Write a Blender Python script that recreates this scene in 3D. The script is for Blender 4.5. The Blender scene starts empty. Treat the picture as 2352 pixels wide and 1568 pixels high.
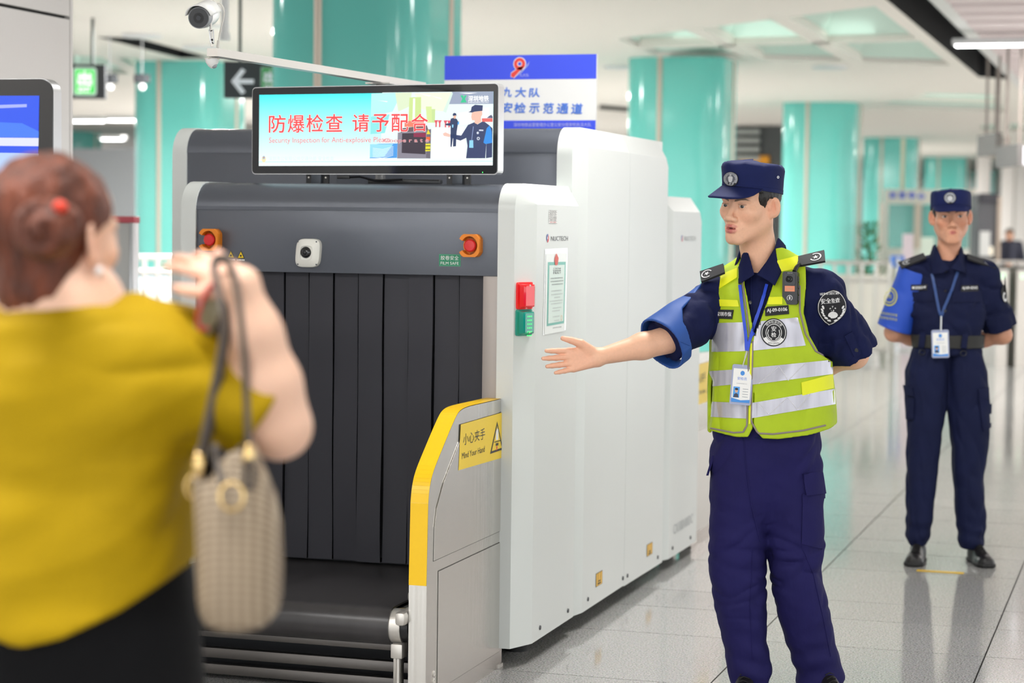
import bpy, bmesh, math, random
import numpy as np
from mathutils import Vector, Matrix
from mathutils.bvhtree import BVHTree
random.seed(7); np.random.seed(7)
SC = bpy.context.scene; COL = SC.collection

# ------------------------------------------------------------------ camera
F = 4800.0; CX, CY = 1176.0, 784.0; H = 1.58; ROLL = .012
YAW = math.atan(1489/4800); PITCH = math.atan(271/4800)
HD = np.array([-math.sin(YAW), math.cos(YAW), 0.]); ZU = np.array([0, 0, 1.])
RT = np.array([math.cos(YAW), math.sin(YAW), 0.])
FW = HD*math.cos(PITCH) - ZU*math.sin(PITCH); UP = HD*math.sin(PITCH) + ZU*math.cos(PITCH)
CAM = np.array([0, 0, H])
cd = bpy.data.cameras.new('camera'); cam = bpy.data.objects.new('camera', cd); COL.objects.link(cam)
cd.sensor_width = 36; cd.lens = F/2352*36; cd.clip_end = 400; cd.clip_start = .1
th = math.atan(ROLL)
r2 = RT*math.cos(th) + UP*math.sin(th)
u2 = -RT*math.sin(th) + UP*math.cos(th)
cam.matrix_world = Matrix(((r2[0], u2[0], -FW[0], 0), (r2[1], u2[1], -FW[1], 0), (r2[2], u2[2], -FW[2], H), (0, 0, 0, 1)))
cd.dof.use_dof = True; cd.dof.focus_distance = 6.95; cd.dof.aperture_fstop = 2.6
SC.camera = cam

def ray(px, py):
    u, v = px-CX, py-CY
    u, v = u-ROLL*v, v+ROLL*u
    return RT*u/F - UP*v/F + FW
def at(px, py, D):
    return CAM + ray(px, py)*D
def on_z(px, py, z):
    d = ray(px, py); return CAM + d*((z-H)/d[2])
def on_x(px, py, x):
    d = ray(px, py); return CAM + d*(x/d[0])
def on_y(px, py, y):
    d = ray(px, py); return CAM + d*(y/d[1])

# ------------------------------------------------------------------ world and exposure
w = bpy.data.worlds.new('hall_light'); SC.world = w; w.use_nodes = True
w.node_tree.nodes['Background'].inputs[0].default_value = (.95, .98, 1, 1)
w.node_tree.nodes['Background'].inputs[1].default_value = 2.0
SC.view_settings.view_transform = 'Standard'; SC.view_settings.look = 'None'
SC.view_settings.gamma = 1; SC.view_settings.use_curve_mapping = False
SC.view_settings.exposure = 0.2
SC.cycles.max_bounces = 6; SC.cycles.diffuse_bounces = 3; SC.cycles.glossy_bounces = 3; SC.cycles.transmission_bounces = 4; SC.cycles.transparent_max_bounces = 4
SC.cycles.adaptive_threshold = .03; SC.cycles.caustics_reflective = False; SC.cycles.caustics_refractive = False

# ------------------------------------------------------------------ materials
def lin(c):
    if isinstance(c, str):
        c = [int(c[i:i+2], 16)/255 for i in (0, 2, 4)]
    return tuple(x/12.92 if x <= .04045 else ((x+.055)/1.055)**2.4 for x in c)
MATS = {}
def M(name, col='cccccc', rough=.5, metal=0., noise=None, bump=None, emit=0., alpha=1., trans=0., attr=False, spec=.5, coat=0., sheen=0., sss=0., emitcol=None):
    if name in MATS: return MATS[name]
    m = bpy.data.materials.new(name); m.use_nodes = True; nt = m.node_tree; b = nt.nodes['Principled BSDF']
    c = lin(col) + (1,)
    b.inputs['Base Color'].default_value = c
    b.inputs['Roughness'].default_value = rough; b.inputs['Metallic'].default_value = metal
    b.inputs['Specular IOR Level'].default_value = spec
    if coat: b.inputs['Coat Weight'].default_value = coat; b.inputs['Coat Roughness'].default_value = .05
    if sheen: b.inputs['Sheen Weight'].default_value = sheen
    if trans: b.inputs['Transmission Weight'].default_value = trans
    if alpha < 1: b.inputs['Alpha'].default_value = alpha
    if sss:
        b.inputs['Subsurface Weight'].default_value = sss; b.inputs['Subsurface Radius'].default_value = (1, .35, .2); b.inputs['Subsurface Scale'].default_value = .012
    if emit:
        b.inputs['Emission Color'].default_value = (lin(emitcol) + (1,)) if emitcol else c
        b.inputs['Emission Strength'].default_value = emit
    src = None
    if attr:
        a = nt.nodes.new('ShaderNodeAttribute'); a.attribute_name = 'Col'; src = a.outputs['Color']
        nt.links.new(src, b.inputs['Base Color'])
    if noise or bump:
        tc = nt.nodes.new('ShaderNodeTexCoord')
    if noise:
        sc, amt = noise[:2]
        n = nt.nodes.new('ShaderNodeTexNoise'); n.inputs['Scale'].default_value = sc; n.inputs['Detail'].default_value = 3
        if len(noise) > 2:
            mp = nt.nodes.new('ShaderNodeMapping'); mp.inputs['Scale'].default_value = noise[2]
            nt.links.new(tc.outputs['Object'], mp.inputs[0]); nt.links.new(mp.outputs[0], n.inputs['Vector'])
        else: nt.links.new(tc.outputs['Object'], n.inputs['Vector'])
        mr = nt.nodes.new('ShaderNodeMapRange'); mr.inputs[1].default_value = .3; mr.inputs[2].default_value = .7
        mr.inputs[3].default_value = 1-amt; mr.inputs[4].default_value = 1+amt
        nt.links.new(n.outputs['Fac'], mr.inputs[0])
        mx = nt.nodes.new('ShaderNodeMix'); mx.data_type = 'RGBA'; mx.blend_type = 'MULTIPLY'; mx.inputs[0].default_value = 1
        if src: nt.links.new(src, mx.inputs[6])
        else: mx.inputs[6].default_value = c
        nt.links.new(mr.outputs[0], mx.inputs[7]); nt.links.new(mx.outputs[2], b.inputs['Base Color'])
    if bump:
        n = nt.nodes.new('ShaderNodeTexNoise'); n.inputs['Scale'].default_value = bump[0]; n.inputs['Detail'].default_value = 4
        if len(bump) > 2:
            mp = nt.nodes.new('ShaderNodeMapping'); mp.inputs['Scale'].default_value = bump[2]
            nt.links.new(tc.outputs['Object'], mp.inputs[0]); nt.links.new(mp.outputs[0], n.inputs['Vector'])
        else: nt.links.new(tc.outputs['Object'], n.inputs['Vector'])
        bp = nt.nodes.new('ShaderNodeBump'); bp.inputs['Strength'].default_value = bump[1]; bp.inputs['Distance'].default_value = .01
        nt.links.new(n.outputs['Fac'], bp.inputs['Height']); nt.links.new(bp.outputs[0], b.inputs['Normal'])
    MATS[name] = m
    return m

# ------------------------------------------------------------------ objects
def tag(o, label=None, cat=None, group=None, kind=None):
    if label: o['label'] = label
    if cat: o['category'] = cat
    if group: o['group'] = group
    if kind: o['kind'] = kind
    return o
def empty(name, loc, label=None, cat=None, group=None, kind=None):
    o = bpy.data.objects.new(name, None); COL.objects.link(o); o.location = [float(x) for x in loc]
    o.empty_display_size = .1
    return tag(o, label, cat, group, kind)
def adopt(o, parent):
    if parent is None: return o
    o.parent = parent
    q = parent; mw = Matrix.Identity(4)
    chain = []
    while q: chain.append(q); q = q.parent
    for q in reversed(chain): mw = mw @ q.matrix_parent_inverse @ q.matrix_basis
    o.matrix_parent_inverse = mw.inverted()
    return o
def mesh(name, V, Fc, mat, parent=None, smooth=False, cols=None, auto=None):
    me = bpy.data.meshes.new(name)
    V = np.asarray(V, dtype=np.float64)
    me.from_pydata(V.tolist() if len(V) < 1 else V, [], Fc if isinstance(Fc, list) else Fc.tolist())
    if cols is not None:
        ca = me.color_attributes.new('Col', 'FLOAT_COLOR', 'POINT'); ca.data.foreach_set('color', np.asarray(cols, dtype=np.float32).ravel())
    if smooth: me.polygons.foreach_set('use_smooth', [True]*len(me.polygons))
    if auto is not None:
        me.polygons.foreach_set('use_smooth', [True]*len(me.polygons)); me.set_sharp_from_angle(angle=auto)
    me.update()
    o = bpy.data.objects.new(name, me); COL.objects.link(o)
    if mat: me.materials.append(mat)
    return adopt(o, parent)
class MB:
    def __init__(s): s.bm = bmesh.new()
    def box(s, x0, x1, y0, y1, z0, z1, bev=0, seg=2, mtx=None):
        r = bmesh.ops.create_cube(s.bm, size=1)
        vs = r['verts']
        for v in vs: v.co = Vector(((x0+x1)/2+v.co.x*(x1-x0), (y0+y1)/2+v.co.y*(y1-y0), (z0+z1)/2+v.co.z*(z1-z0)))
        if bev:
            es = list({e for v in vs for e in v.link_edges})
            rr = bmesh.ops.bevel(s.bm, geom=es, offset=bev, segments=seg, affect='EDGES', profile=.5)
            vs = list({v for f in rr['faces'] for v in f.verts} | {v for v in vs if v.is_valid})
        if mtx is not None: bmesh.ops.transform(s.bm, matrix=mtx, verts=vs)
        return s
    def cyl(s, a, b, r0, r1=None, n=20, cap=True):
        a = Vector([float(x) for x in a]); b = Vector([float(x) for x in b]); r1 = r0 if r1 is None else r1
        d = b-a; q = d.to_track_quat('Z', 'Y').to_matrix().to_4x4()
        bmesh.ops.create_cone(s.bm, cap_ends=cap, segments=n, radius1=r0, radius2=max(r1, 1e-5), depth=d.length, matrix=Matrix.Translation((a+b)/2) @ q)
        return s
    def sph(s, c, r, sc=(1, 1, 1), u=20, v=12, rot=None):
        m = Matrix.Translation([float(x) for x in c]) @ (rot or Matrix.Identity(4)) @ Matrix.Diagonal((r*sc[0], r*sc[1], r*sc[2], 1))
        bmesh.ops.create_uvsphere(s.bm, u_segments=u, v_segments=v, radius=1, matrix=m); return s
    def quad(s, pts):
        vs = [s.bm.verts.new([float(x) for x in p]) for p in pts]; s.bm.faces.new(vs); return s
    def prism(s, poly, vec):
        """extrude a 3D polygon along vec"""
        vec = Vector([float(x) for x in vec]); n = len(poly)
        a = [s.bm.verts.new([float(x) for x in p]) for p in poly]; b = [s.bm.verts.new(v.co+vec) for v in a]
        s.bm.faces.new(a); s.bm.faces.new(b[::-1])
        for i in range(n): s.bm.faces.new((a[i], b[i], b[(i+1) % n], a[(i+1) % n]))
        return s
    def tube(s, pts, r, n=10, closed=False, flat=None):
        """tube along pts; flat=(width vector scale) makes an elliptical strap"""
        P = [Vector([float(x) for x in p]) for p in pts]; m = len(P); rings = []
        rr = r if hasattr(r, '__len__') else [r]*m
        prev = None
        for i, p in enumerate(P):
            t = (P[(i+1) % m]-P[i-1]) if closed else (P[min(i+1, m-1)]-P[max(i-1, 0)])
            t.normalize()
            if prev is None:
                ref = Vector((0, 0, 1)) if abs(t.z) < .9 else Vector((1, 0, 0)); nrm = t.cross(ref).normalized()
            else: nrm = (prev-t*prev.dot(t)).normalized()
            prev = nrm; bi = t.cross(nrm)
            fl = flat if flat else 1
            rings.append([s.bm.verts.new(p+(nrm*math.cos(2*math.pi*k/n)+bi*math.sin(2*math.pi*k/n)*fl)*rr[i]) for k in range(n)])
        for i in range(m if closed else m-1):
            A, B = rings[i], rings[(i+1) % m]
            for k in range(n): s.bm.faces.new((A[k], A[(k+1) % n], B[(k+1) % n], B[k]))
        if not closed:
            s.bm.faces.new(rings[0][::-1]); s.bm.faces.new(rings[-1])
        return s
    def lathe(s, prof, org, axis=(0, 0, 1), n=28):
        """prof: list of (radius, height)"""
        q = Vector(axis).to_track_quat('Z', 'Y').to_matrix(); o = Vector([float(x) for x in org]); rings = []
        for r, h in prof:
            rings.append([s.bm.verts.new(o+q @ Vector((max(r, 1e-5)*math.cos(2*math.pi*k/n), max(r, 1e-5)*math.sin(2*math.pi*k/n), h))) for k in range(n)])
        for A, B in zip(rings, rings[1:]):
            for k in range(n): s.bm.faces.new((A[k], A[(k+1) % n], B[(k+1) % n], B[k]))
        s.bm.faces.new(rings[0][::-1]); s.bm.faces.new(rings[-1])
        return s
    def build(s, name, mat, parent=None, auto=.6):
        bmesh.ops.recalc_face_normals(s.bm, faces=s.bm.faces)
        me = bpy.data.meshes.new(name); s.bm.to_mesh(me); s.bm.free()
        if auto is not None:
            me.polygons.foreach_set('use_smooth', [True]*len(me.polygons)); me.set_sharp_from_angle(angle=auto)
        if mat: me.materials.append(mat)
        o = bpy.data.objects.new(name, me); COL.objects.link(o)
        return adopt(o, parent)
def rrect(w, h, r, n=6):
    pts = []
    for cx, cy, a0 in ((w/2-r, h/2-r, 0), (-w/2+r, h/2-r, 90), (-w/2+r, -h/2+r, 180), (w/2-r, -h/2+r, 270)):
        for k in range(n+1):
            a = math.radians(a0+90*k/n); pts.append((cx+r*math.cos(a), cy+r*math.sin(a)))
    return pts
class Plane:
    """2D drawing plane: origin, x dir, y dir (world); normal = x cross y points outwards"""
    def __init__(s, o, x, y):
        s.o = np.asarray(o, float); s.x = np.asarray(x, float); s.y = np.asarray(y, float)
        s.x = s.x/np.linalg.norm(s.x); s.y = s.y/np.linalg.norm(s.y); s.n = np.cross(s.x, s.y)
    def p(s, u, v, h=0): return s.o+s.x*u+s.y*v+s.n*h
    def poly(s, pts, mat, name, parent, h=.001, th=0):
        b = MB()
        if th: b.prism([s.p(u, v, h) for u, v in pts], s.n*th)
        else: b.quad([s.p(u, v, h) for u, v in pts])
        return b.build(name, mat, parent, auto=None)
    def rect(s, u, v, w, h_, mat, name, parent, h=.001, r=0, th=0):
        pts = [(u+a, v+b) for a, b in (rrect(w, h_, r) if r else ((-w/2, -h_/2), (w/2, -h_/2), (w/2, h_/2), (-w/2, h_/2)))]
        return s.poly(pts, mat, name, parent, h, th)
    def disc(s, u, v, rx, ry, mat, name, parent, h=.001, n=28, th=0):
        return s.poly([(u+rx*math.cos(2*math.pi*k/n), v+ry*math.sin(2*math.pi*k/n)) for k in range(n)], mat, name, parent, h, th)
    def ring(s, u, v, r0, r1, mat, name, parent, h=.001, n=32, a0=0, a1=360):
        b = MB(); k = n
        A = [math.radians(a0+(a1-a0)*i/k) for i in range(k+1)]
        for i in range(k):
            b.quad([s.p(u+r*math.cos(a), v+r*math.sin(a), h) for r, a in ((r0, A[i]), (r1, A[i]), (r1, A[i+1]), (r0, A[i+1]))])
        return b.build(name, mat, parent, auto=None)
_tc = {}
def text2d(s):
    if s in _tc: return _tc[s]
    cu = bpy.data.curves.new('t', 'FONT'); cu.body = s; cu.size = 1; cu.resolution_u = 3
    ob = bpy.data.objects.new('t', cu); COL.objects.link(ob)
    dg = bpy.context.evaluated_depsgraph_get(); dg.update()
    me = ob.evaluated_get(dg).to_mesh()
    V = np.array([v.co[:2] for v in me.vertices]); Fc = [list(p.vertices) for p in me.polygons]
    ob.evaluated_get(dg).to_mesh_clear()
    bpy.data.objects.remove(ob); bpy.data.curves.remove(cu)
    lo, hi = V.min(0), V.max(0)
    V = (V-(lo+hi)/2); _tc[s] = (V, Fc, hi-lo)
    return _tc[s]
def text_on(pl, s, u, v, w=None, hgt=None, mat=None, name='lettering', parent=None, h=.0015, slant=0, bold=0):
    V, Fc, sz = text2d(s)
    if w and hgt: sx, sy = w/sz[0], hgt/sz[1]
    elif w: sx = sy = w/sz[0]
    else: sx = sy = hgt/sz[1]
    allV, allF = [], []
    offs = [(0, 0)] if not bold else [(-bold, 0), (bold, 0), (0, bold), (0, -bold)]
    for ki, (ou, ov) in enumerate(offs):
        n0 = len(allV)
        allV += [pl.p(u+a*sx+b*sy*slant+ou, v+b*sy+ov, h+ki*.00008) for a, b in V]
        allF += [[i+n0 for i in f] for f in Fc]
    return mesh(name, np.array(allV), allF, mat, parent)

# ================================================================== SETTING
ZC = 3.5
m_ceil = M('ceiling_paint', 'fbf6ed', .7)
m_ceil2 = M('ceiling_mint_glow', 'd8f0e4', .6)  # white ceiling with the mint cove glow put into its base colour
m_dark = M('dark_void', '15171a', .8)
m_steel = M('brushed_steel', 'd6d3cd', .24, .9, bump=(60, .06, (1, 1, .02)))
m_steel2 = M('satin_steel', 'd2cec8', .4, .75)
m_alu = M('aluminium', 'd5d6d8', .3, .8)
m_white = M('white_paint', 'f2f2f0', .35)
m_black = M('black_plastic', '17181b', .35)
m_teal = M('teal_back_painted_glass', '74d6ca', .1, spec=.55, noise=(.7, .05))
m_strip = M('champagne_strip', 'd3c4b4', .4, .3)

def granite():
    m = bpy.data.materials.new('polished_granite'); m.use_nodes = True; nt = m.node_tree; b = nt.nodes['Principled BSDF']
    g = nt.nodes.new('ShaderNodeNewGeometry')
    n1 = nt.nodes.new('ShaderNodeTexNoise'); n1.inputs['Scale'].default_value = 150; n1.inputs['Detail'].default_value = 3
    n2 = nt.nodes.new('ShaderNodeTexVoronoi'); n2.inputs['Scale'].default_value = 210
    n3 = nt.nodes.new('ShaderNodeTexNoise'); n3.inputs['Scale'].default_value = 1.2
    for n in (n1, n2, n3): nt.links.new(g.outputs['Position'], n.inputs['Vector'])
    r = nt.nodes.new('ShaderNodeValToRGB'); e = r.color_ramp.elements
    e[0].position = .30; e[0].color = lin('6f6a67')+(1,); e[1].position = .62; e[1].color = lin('cbc7c0')+(1,)
    x = e.new(.45); x.color = lin('a9a5a0')+(1,)
    nt.links.new(n1.outputs['Fac'], r.inputs[0])
    mx = nt.nodes.new('ShaderNodeMix'); mx.data_type = 'RGBA'; mx.blend_type = 'MULTIPLY'; mx.inputs[0].default_value = .30
    nt.links.new(r.outputs[0], mx.inputs[6]); nt.links.new(n2.outputs['Color'], mx.inputs[7])
    hs = nt.nodes.new('ShaderNodeHueSaturation'); hs.inputs['Saturation'].default_value = .35
    nt.links.new(mx.outputs[2], hs.inputs['Color'])
    oi = nt.nodes.new('ShaderNodeObjectInfo')
    mr = nt.nodes.new('ShaderNodeMapRange'); mr.inputs[3].default_value = .95; mr.inputs[4].default_value = 1.05
    nt.links.new(oi.outputs['Random'], mr.inputs[0]); nt.links.new(mr.outputs[0], hs.inputs['Value'])
    nt.links.new(hs.outputs[0], b.inputs['Base Color'])
    b.inputs['Roughness'].default_value = .09; b.inputs['Specular IOR Level'].default_value = .6
    return m
m_gran = granite()

# ---- floor with its tiles
fl = MB().box(-34, 16, -6, 95, -.2, -.012).build('floor', M('grout', '3a3735', .9), auto=None); tag(fl, 'pale speckled polished granite floor laid in large slabs', kind='structure')
xs = [-1.45+.865*k for k in range(-14, 12)]
ys = [7.0]
for k in range(60): ys.append(ys[-1]+(.84, .56, .41)[k % 3])
yb = 7.0
for k in range(14): yb -= (.41, .56, .84)[k % 3]; ys.insert(0, yb)
tiles = []
for i in range(len(xs)-1):
    for j in range(len(ys)-1):
        x0, x1, y0, y1 = xs[i]+.0028, xs[i+1]-.0028, ys[j]+.0028, ys[j+1]-.0028
        c = np.array([(x0+x1)/2, (y0+y1)/2, 0]); q = c-CAM; zc = q@FW
        if zc < 1: vis = False; px = 0
        else: px = CX+F*(q@RT)/zc; py = CY-F*(q@UP)/zc; vis = -500 < px < 2900 and 500 < py < 1900
        tiles.append((0 if vis else 1, np.hypot(c[0], c[1]), x0, x1, y0, y1))
tiles.sort()
_tm = {}
rest = MB()
for k, (nv, d, x0, x1, y0, y1) in enumerate(tiles):
    if k < 290:
        key = round(y1-y0, 3)
        if key not in _tm:
            b = MB().box(-(x1-x0)/2, (x1-x0)/2, -(y1-y0)/2, (y1-y0)/2, -.012, 0); me = bpy.data.meshes.new('floor_tile'); b.bm.to_mesh(me); b.bm.free(); me.materials.append(m_gran); _tm[key] = me
        o = bpy.data.objects.new('floor_tile', _tm[key]); COL.objects.link(o); o.location = ((x0+x1)/2, (y0+y1)/2, 0); o.parent = fl
    else: rest.box(x0, x1, y0, y1, -.012, 0)
o = rest.build('floor_tile_rest', m_gran, fl, auto=None); o['kind'] = 'stuff'
b = MB()
for (x0, x1, y0, y1) in ((-34, xs[0], -6, 95), (xs[-1], 16, -6, 95), (xs[0], xs[-1], ys[-1], 95), (xs[0], xs[-1], -6, ys[0])): b.box(x0, x1, y0, y1, -.012, 0)
b.build('floor_margin', m_gran, fl, auto=None)

# ---- ceiling with coffers and service gaps
def cpx(*pts, z=ZC): return [on_z(a, b_, z) for a, b_ in pts]
coffers = [cpx((1400, 84), (2003, -6), (2168, 126), (1490, 122)),
           cpx((1975, 226), (2120, 192), (2262, 192), (2300, 230)),
           cpx((152, 152), (400, 158), (600, 190), (152, 193)),
           cpx((2235, 262), (2330, 256), (2352, 272), (2245, 276))]
_g0 = on_z(2206, 152, ZC); coffers[0][1] = np.array([coffers[0][2][0], coffers[0][1][1], ZC]); _gx = max(float(_g0[0]), float(coffers[0][2][0])+.16, float(coffers[1][1][0])*0-9)
gaps = [[np.array([_gx, 15.0, ZC]), np.array([_gx+.40, 15.0, ZC]), np.array([_gx+.40, float(_g0[1])+.6, ZC]), np.array([_gx, float(_g0[1]), ZC])], cpx((205, 108), (300, 108), (470, 150), (400, 152)), cpx((1365, 236), (1432, 240), (1432, 250), (1362, 246))]
bm = bmesh.new(); edges = []
def loop(pts, z):
    vs = [bm.verts.new((float(p[0]), float(p[1]), z)) for p in pts]
    for i in range(len(vs)): edges.append(bm.edges.new((vs[i], vs[(i+1) % len(vs)])))
loop([(-34, -6), (16, -6), (16, 95), (-34, 95)], ZC)
for c in coffers+gaps: loop(c, ZC)
bmesh.ops.triangle_fill(bm, use_beauty=True, edges=edges)
me = bpy.data.meshes.new('ceiling'); bm.to_mesh(me); bm.free(); me.materials.append(m_ceil)
ceil = bpy.data.objects.new('ceiling', me); COL.objects.link(ceil); tag(ceil, 'pale suspended ceiling with mint lit coffers', kind='structure')
MB().box(-34, 16, -6, 95, ZC+.75, ZC+.8).build('roof_slab', m_ceil2, ceil, auto=None)
def lerp(a, b_, t): return np.asarray(a)*(1-t)+np.asarray(b_)*t
def quadpt(q, u, v): return lerp(lerp(q[0], q[1], u), lerp(q[3], q[2], u), v)
for ci, q in enumerate(coffers):
    nu, nv = ((3, 2), (2, 1), (3, 1), (2, 1))[ci]
    b = MB()
    for i in range(4):
        p, p2 = q[i], q[(i+1) % 4]
        b.quad([p, p2, p2+ZU*.12, p+ZU*.12])
    b.build('coffer_edge', m_ceil, ceil, auto=None)
    for i in range(nu):
        for j in range(nv):
            c4 = [quadpt(q, (i+a)/nu, (j+bb)/nv)+ZU*.06 for a, bb in ((.03, .03), (.97, .03), (.97, .97), (.03, .97))]
            ap = quadpt(q, (i+.5)/nu, (j+.5)/nv)+ZU*.62
            b = MB()
            for k in range(4): b.quad([c4[k], c4[(k+1) % 4], ap])
            b.build('coffer_pyramid', m_ceil2, ceil, auto=None)
    L = bpy.data.lights.new('cove_light', 'AREA'); L.shape = 'RECTANGLE'; L.size = 2.2; L.size_y = 1.2; L.energy = (3.5, 2, 3, 2)[ci]; L.color = (.82, 1, .93)
    lo = bpy.data.objects.new('cove_light', L); COL.objects.link(lo); c_ = quadpt(q, .5, .5); lo.location = (c_[0], c_[1], ZC+.07); lo.rotation_euler = (math.pi, 0, 0); adopt(lo, ceil)
    for i in range(1, nu):
        a, c = quadpt(q, i/nu, 0), quadpt(q, i/nu, 1); d = (c-a)/np.linalg.norm(c-a); s = np.cross(d, ZU)*.09
        MB().prism([a-s, a+s, c+s, c-s], ZU*.1).build('coffer_rib', m_ceil, ceil, auto=None)
    for j in range(1, nv):
        a, c = quadpt(q, 0, j/nv), quadpt(q, 1, j/nv); d = (c-a)/np.linalg.norm(c-a); s = np.cross(d, ZU)*.09
        MB().prism([a-s, a+s, c+s, c-s], ZU*.1).build('coffer_rib', m_ceil, ceil, auto=None)
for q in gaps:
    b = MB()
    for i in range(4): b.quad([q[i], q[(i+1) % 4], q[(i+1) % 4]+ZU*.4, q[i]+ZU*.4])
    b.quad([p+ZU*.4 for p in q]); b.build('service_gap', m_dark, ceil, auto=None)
# slatted zone on the right
sx = _gx+.56
m_slat = M('slat_paint', 'efe0e0', .5)
for k in range(34):
    y = 14+k*.72
    MB().box(sx, sx+7, y, y+.5, ZC-.10, ZC-.005, .01).build('ceiling_slat', m_slat, ceil, auto=None)
MB().box(sx-.14, sx, 8, 40, ZC-.08, ZC, .01).build('slat_carrier', m_white, ceil, auto=None)

# ---- walls
wl = MB().box(-5.5, -5.03, -2, 8.95, 0, ZC).build('wall_left', M('panel_joint', '222222', .7), auto=None); tag(wl, 'wall of pale metal panels behind the blue information screen', kind='structure')
m_panel = M('enamel_panel', 'e6e2de', .22, .1, spec=.6)
for y0 in np.arange(-2, 8.9, 1.825):
    for z0, z1 in ((0, 2.524), (2.538, ZC)):
        MB().box(-5.035, -5.0, y0+.004, y0+1.821, z0, z1, .003).build('wall_panel', m_panel, wl, auto=None)
MB().box(-5.5, -5.0, 8.95, 8.975, 0, ZC).build('wall_panel_end', m_panel, wl, auto=None)
o = MB().box(-34, 16, 88, 88.3, 0, ZC).build('wall_back', M('far_wall', 'd9d5cc', .6), auto=None); tag(o, kind='structure')
p = at(160, 400, 42); p2 = at(330, 400, 42)
o = MB().box(p[0]-6, p2[0]+2.5, p[1]+.6, p[1]+1, 0, 3.0).build('wall_grey', M('grey_wall', 'a9adb0', .5), auto=None); tag(o, 'grey far wall between the left teal column and the white wall', kind='structure')
p = at(1690, 300, 40); p2 = at(1800, 300, 40)
ws = MB().box(p[0]-1, p2[0]+.25, p[1], p[1]+.4, 0, ZC).build('wall_shop', M('shop_wall', '4c4f50', .5), auto=None); tag(ws, 'dark shop front between two teal columns', kind='structure')
for k in range(4):
    a = at(1692, 290+k*20, 39.9); MB().box(a[0]-.1, a[0]+.35, a[1]-.05, a[1]+.05, a[2]-.05, a[2]+.04).build('shelf_board', M('pale_board', 'a8aca8', .5), ws, auto=None)
sg = at(1716, 352, 39.6)
o = MB().box(sg[0]-.28, sg[0]+.28, p[1]-.1, p[1], sg[2]-.09, sg[2]+.07, .01).build('shop_sign', M('orange_sign', 'f2a51e', .4)); tag(o, 'orange sign on the dark shop front behind the capped guard', 'sign')

# ---- teal columns
def column(cx, cy, label, s=1.14, cut=.37, zt=ZC):
    root = empty('glass_column', (cx, cy, 0), label, 'column', 'teal glass columns of the hall')
    base = [np.array(p) for p in rrect(s, s, .26, 8)]
    # perimeter polyline, start at back middle; cut positions by arc length
    per = np.array(base+[base[0]]); L = np.r_[0, np.cumsum(np.linalg.norm(np.diff(per, axis=0), axis=1))]; T = L[-1]
    def pt(t): t = t % T; return np.array([np.interp(t, L, per[:, 0]), np.interp(t, L, per[:, 1])])
    # front side (y=-s/2) runs from left to right near the end of the loop
    ts = np.linspace(0, T, 1200); pts = np.array([pt(t) for t in ts])
    def tfind(x, y): return ts[np.argmin(np.hypot(pts[:, 0]-x, pts[:, 1]-y))]
    cuts = sorted([tfind(-s/2+s*cut, -s/2), tfind(s/2, s*.1), tfind(s*.1, s/2), tfind(-s/2, s*.1)])
    for k in range(4):
        t0, t1 = cuts[k]+.025, (cuts[(k+1) % 4] if k < 3 else cuts[0]+T)-.025
        tt = np.linspace(t0, t1, 26); b = MB()
        out = [pt(t) for t in tt]; inn = [p*.965 for p in out]
        poly = out+inn[::-1]
        b.prism([(cx+p[0], cy+p[1], .12) for p in poly], (0, 0, zt-.12)); b.build('glass_panel', m_teal, root, auto=.5)
        c = pt(cuts[k]); n = c/np.linalg.norm(c)
        b = MB().cyl((cx+c[0]*.985, cy+c[1]*.985, 0), (cx+c[0]*.985, cy+c[1]*.985, zt), .032, n=12); b.build('metal_strip', m_strip, root)
    b = MB(); b.prism([(cx+p[0]*1.01, cy+p[1]*1.01, 0) for p in base], (0, 0, .12)); b.build('plinth', m_steel2, root)
    b = MB(); b.prism([(cx+p[0]*.955, cy+p[1]*.955, 0) for p in base], (0, 0, zt)); b.build('column_core', M('core_teal', '5ab8ae', .6), root)
    return root
for (px, D, lab) in ((836, 14.74, 'widest teal glass column, behind the long security screen'), (430, 26, 'teal glass column just left of the arrow sign'),
                     (1557, 24.5, 'teal glass column directly behind the guard in the yellow vest'), (1878, 32.8, 'teal glass column right of the dark shop front'),
                     (2038, 45.1, 'third teal glass column from the baggage scanner'), (2163, 57.1, 'far teal glass column above the capped woman guard'),
                     (2238, 70, 'small far teal glass column right of the capped woman guard'), (155, 47, 'far teal glass column beside the pale panel wall'), (2335, 62, 'far teal glass column at the right edge')):
    p = at(px, 520, D); column(p[0], p[1], lab)

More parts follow.
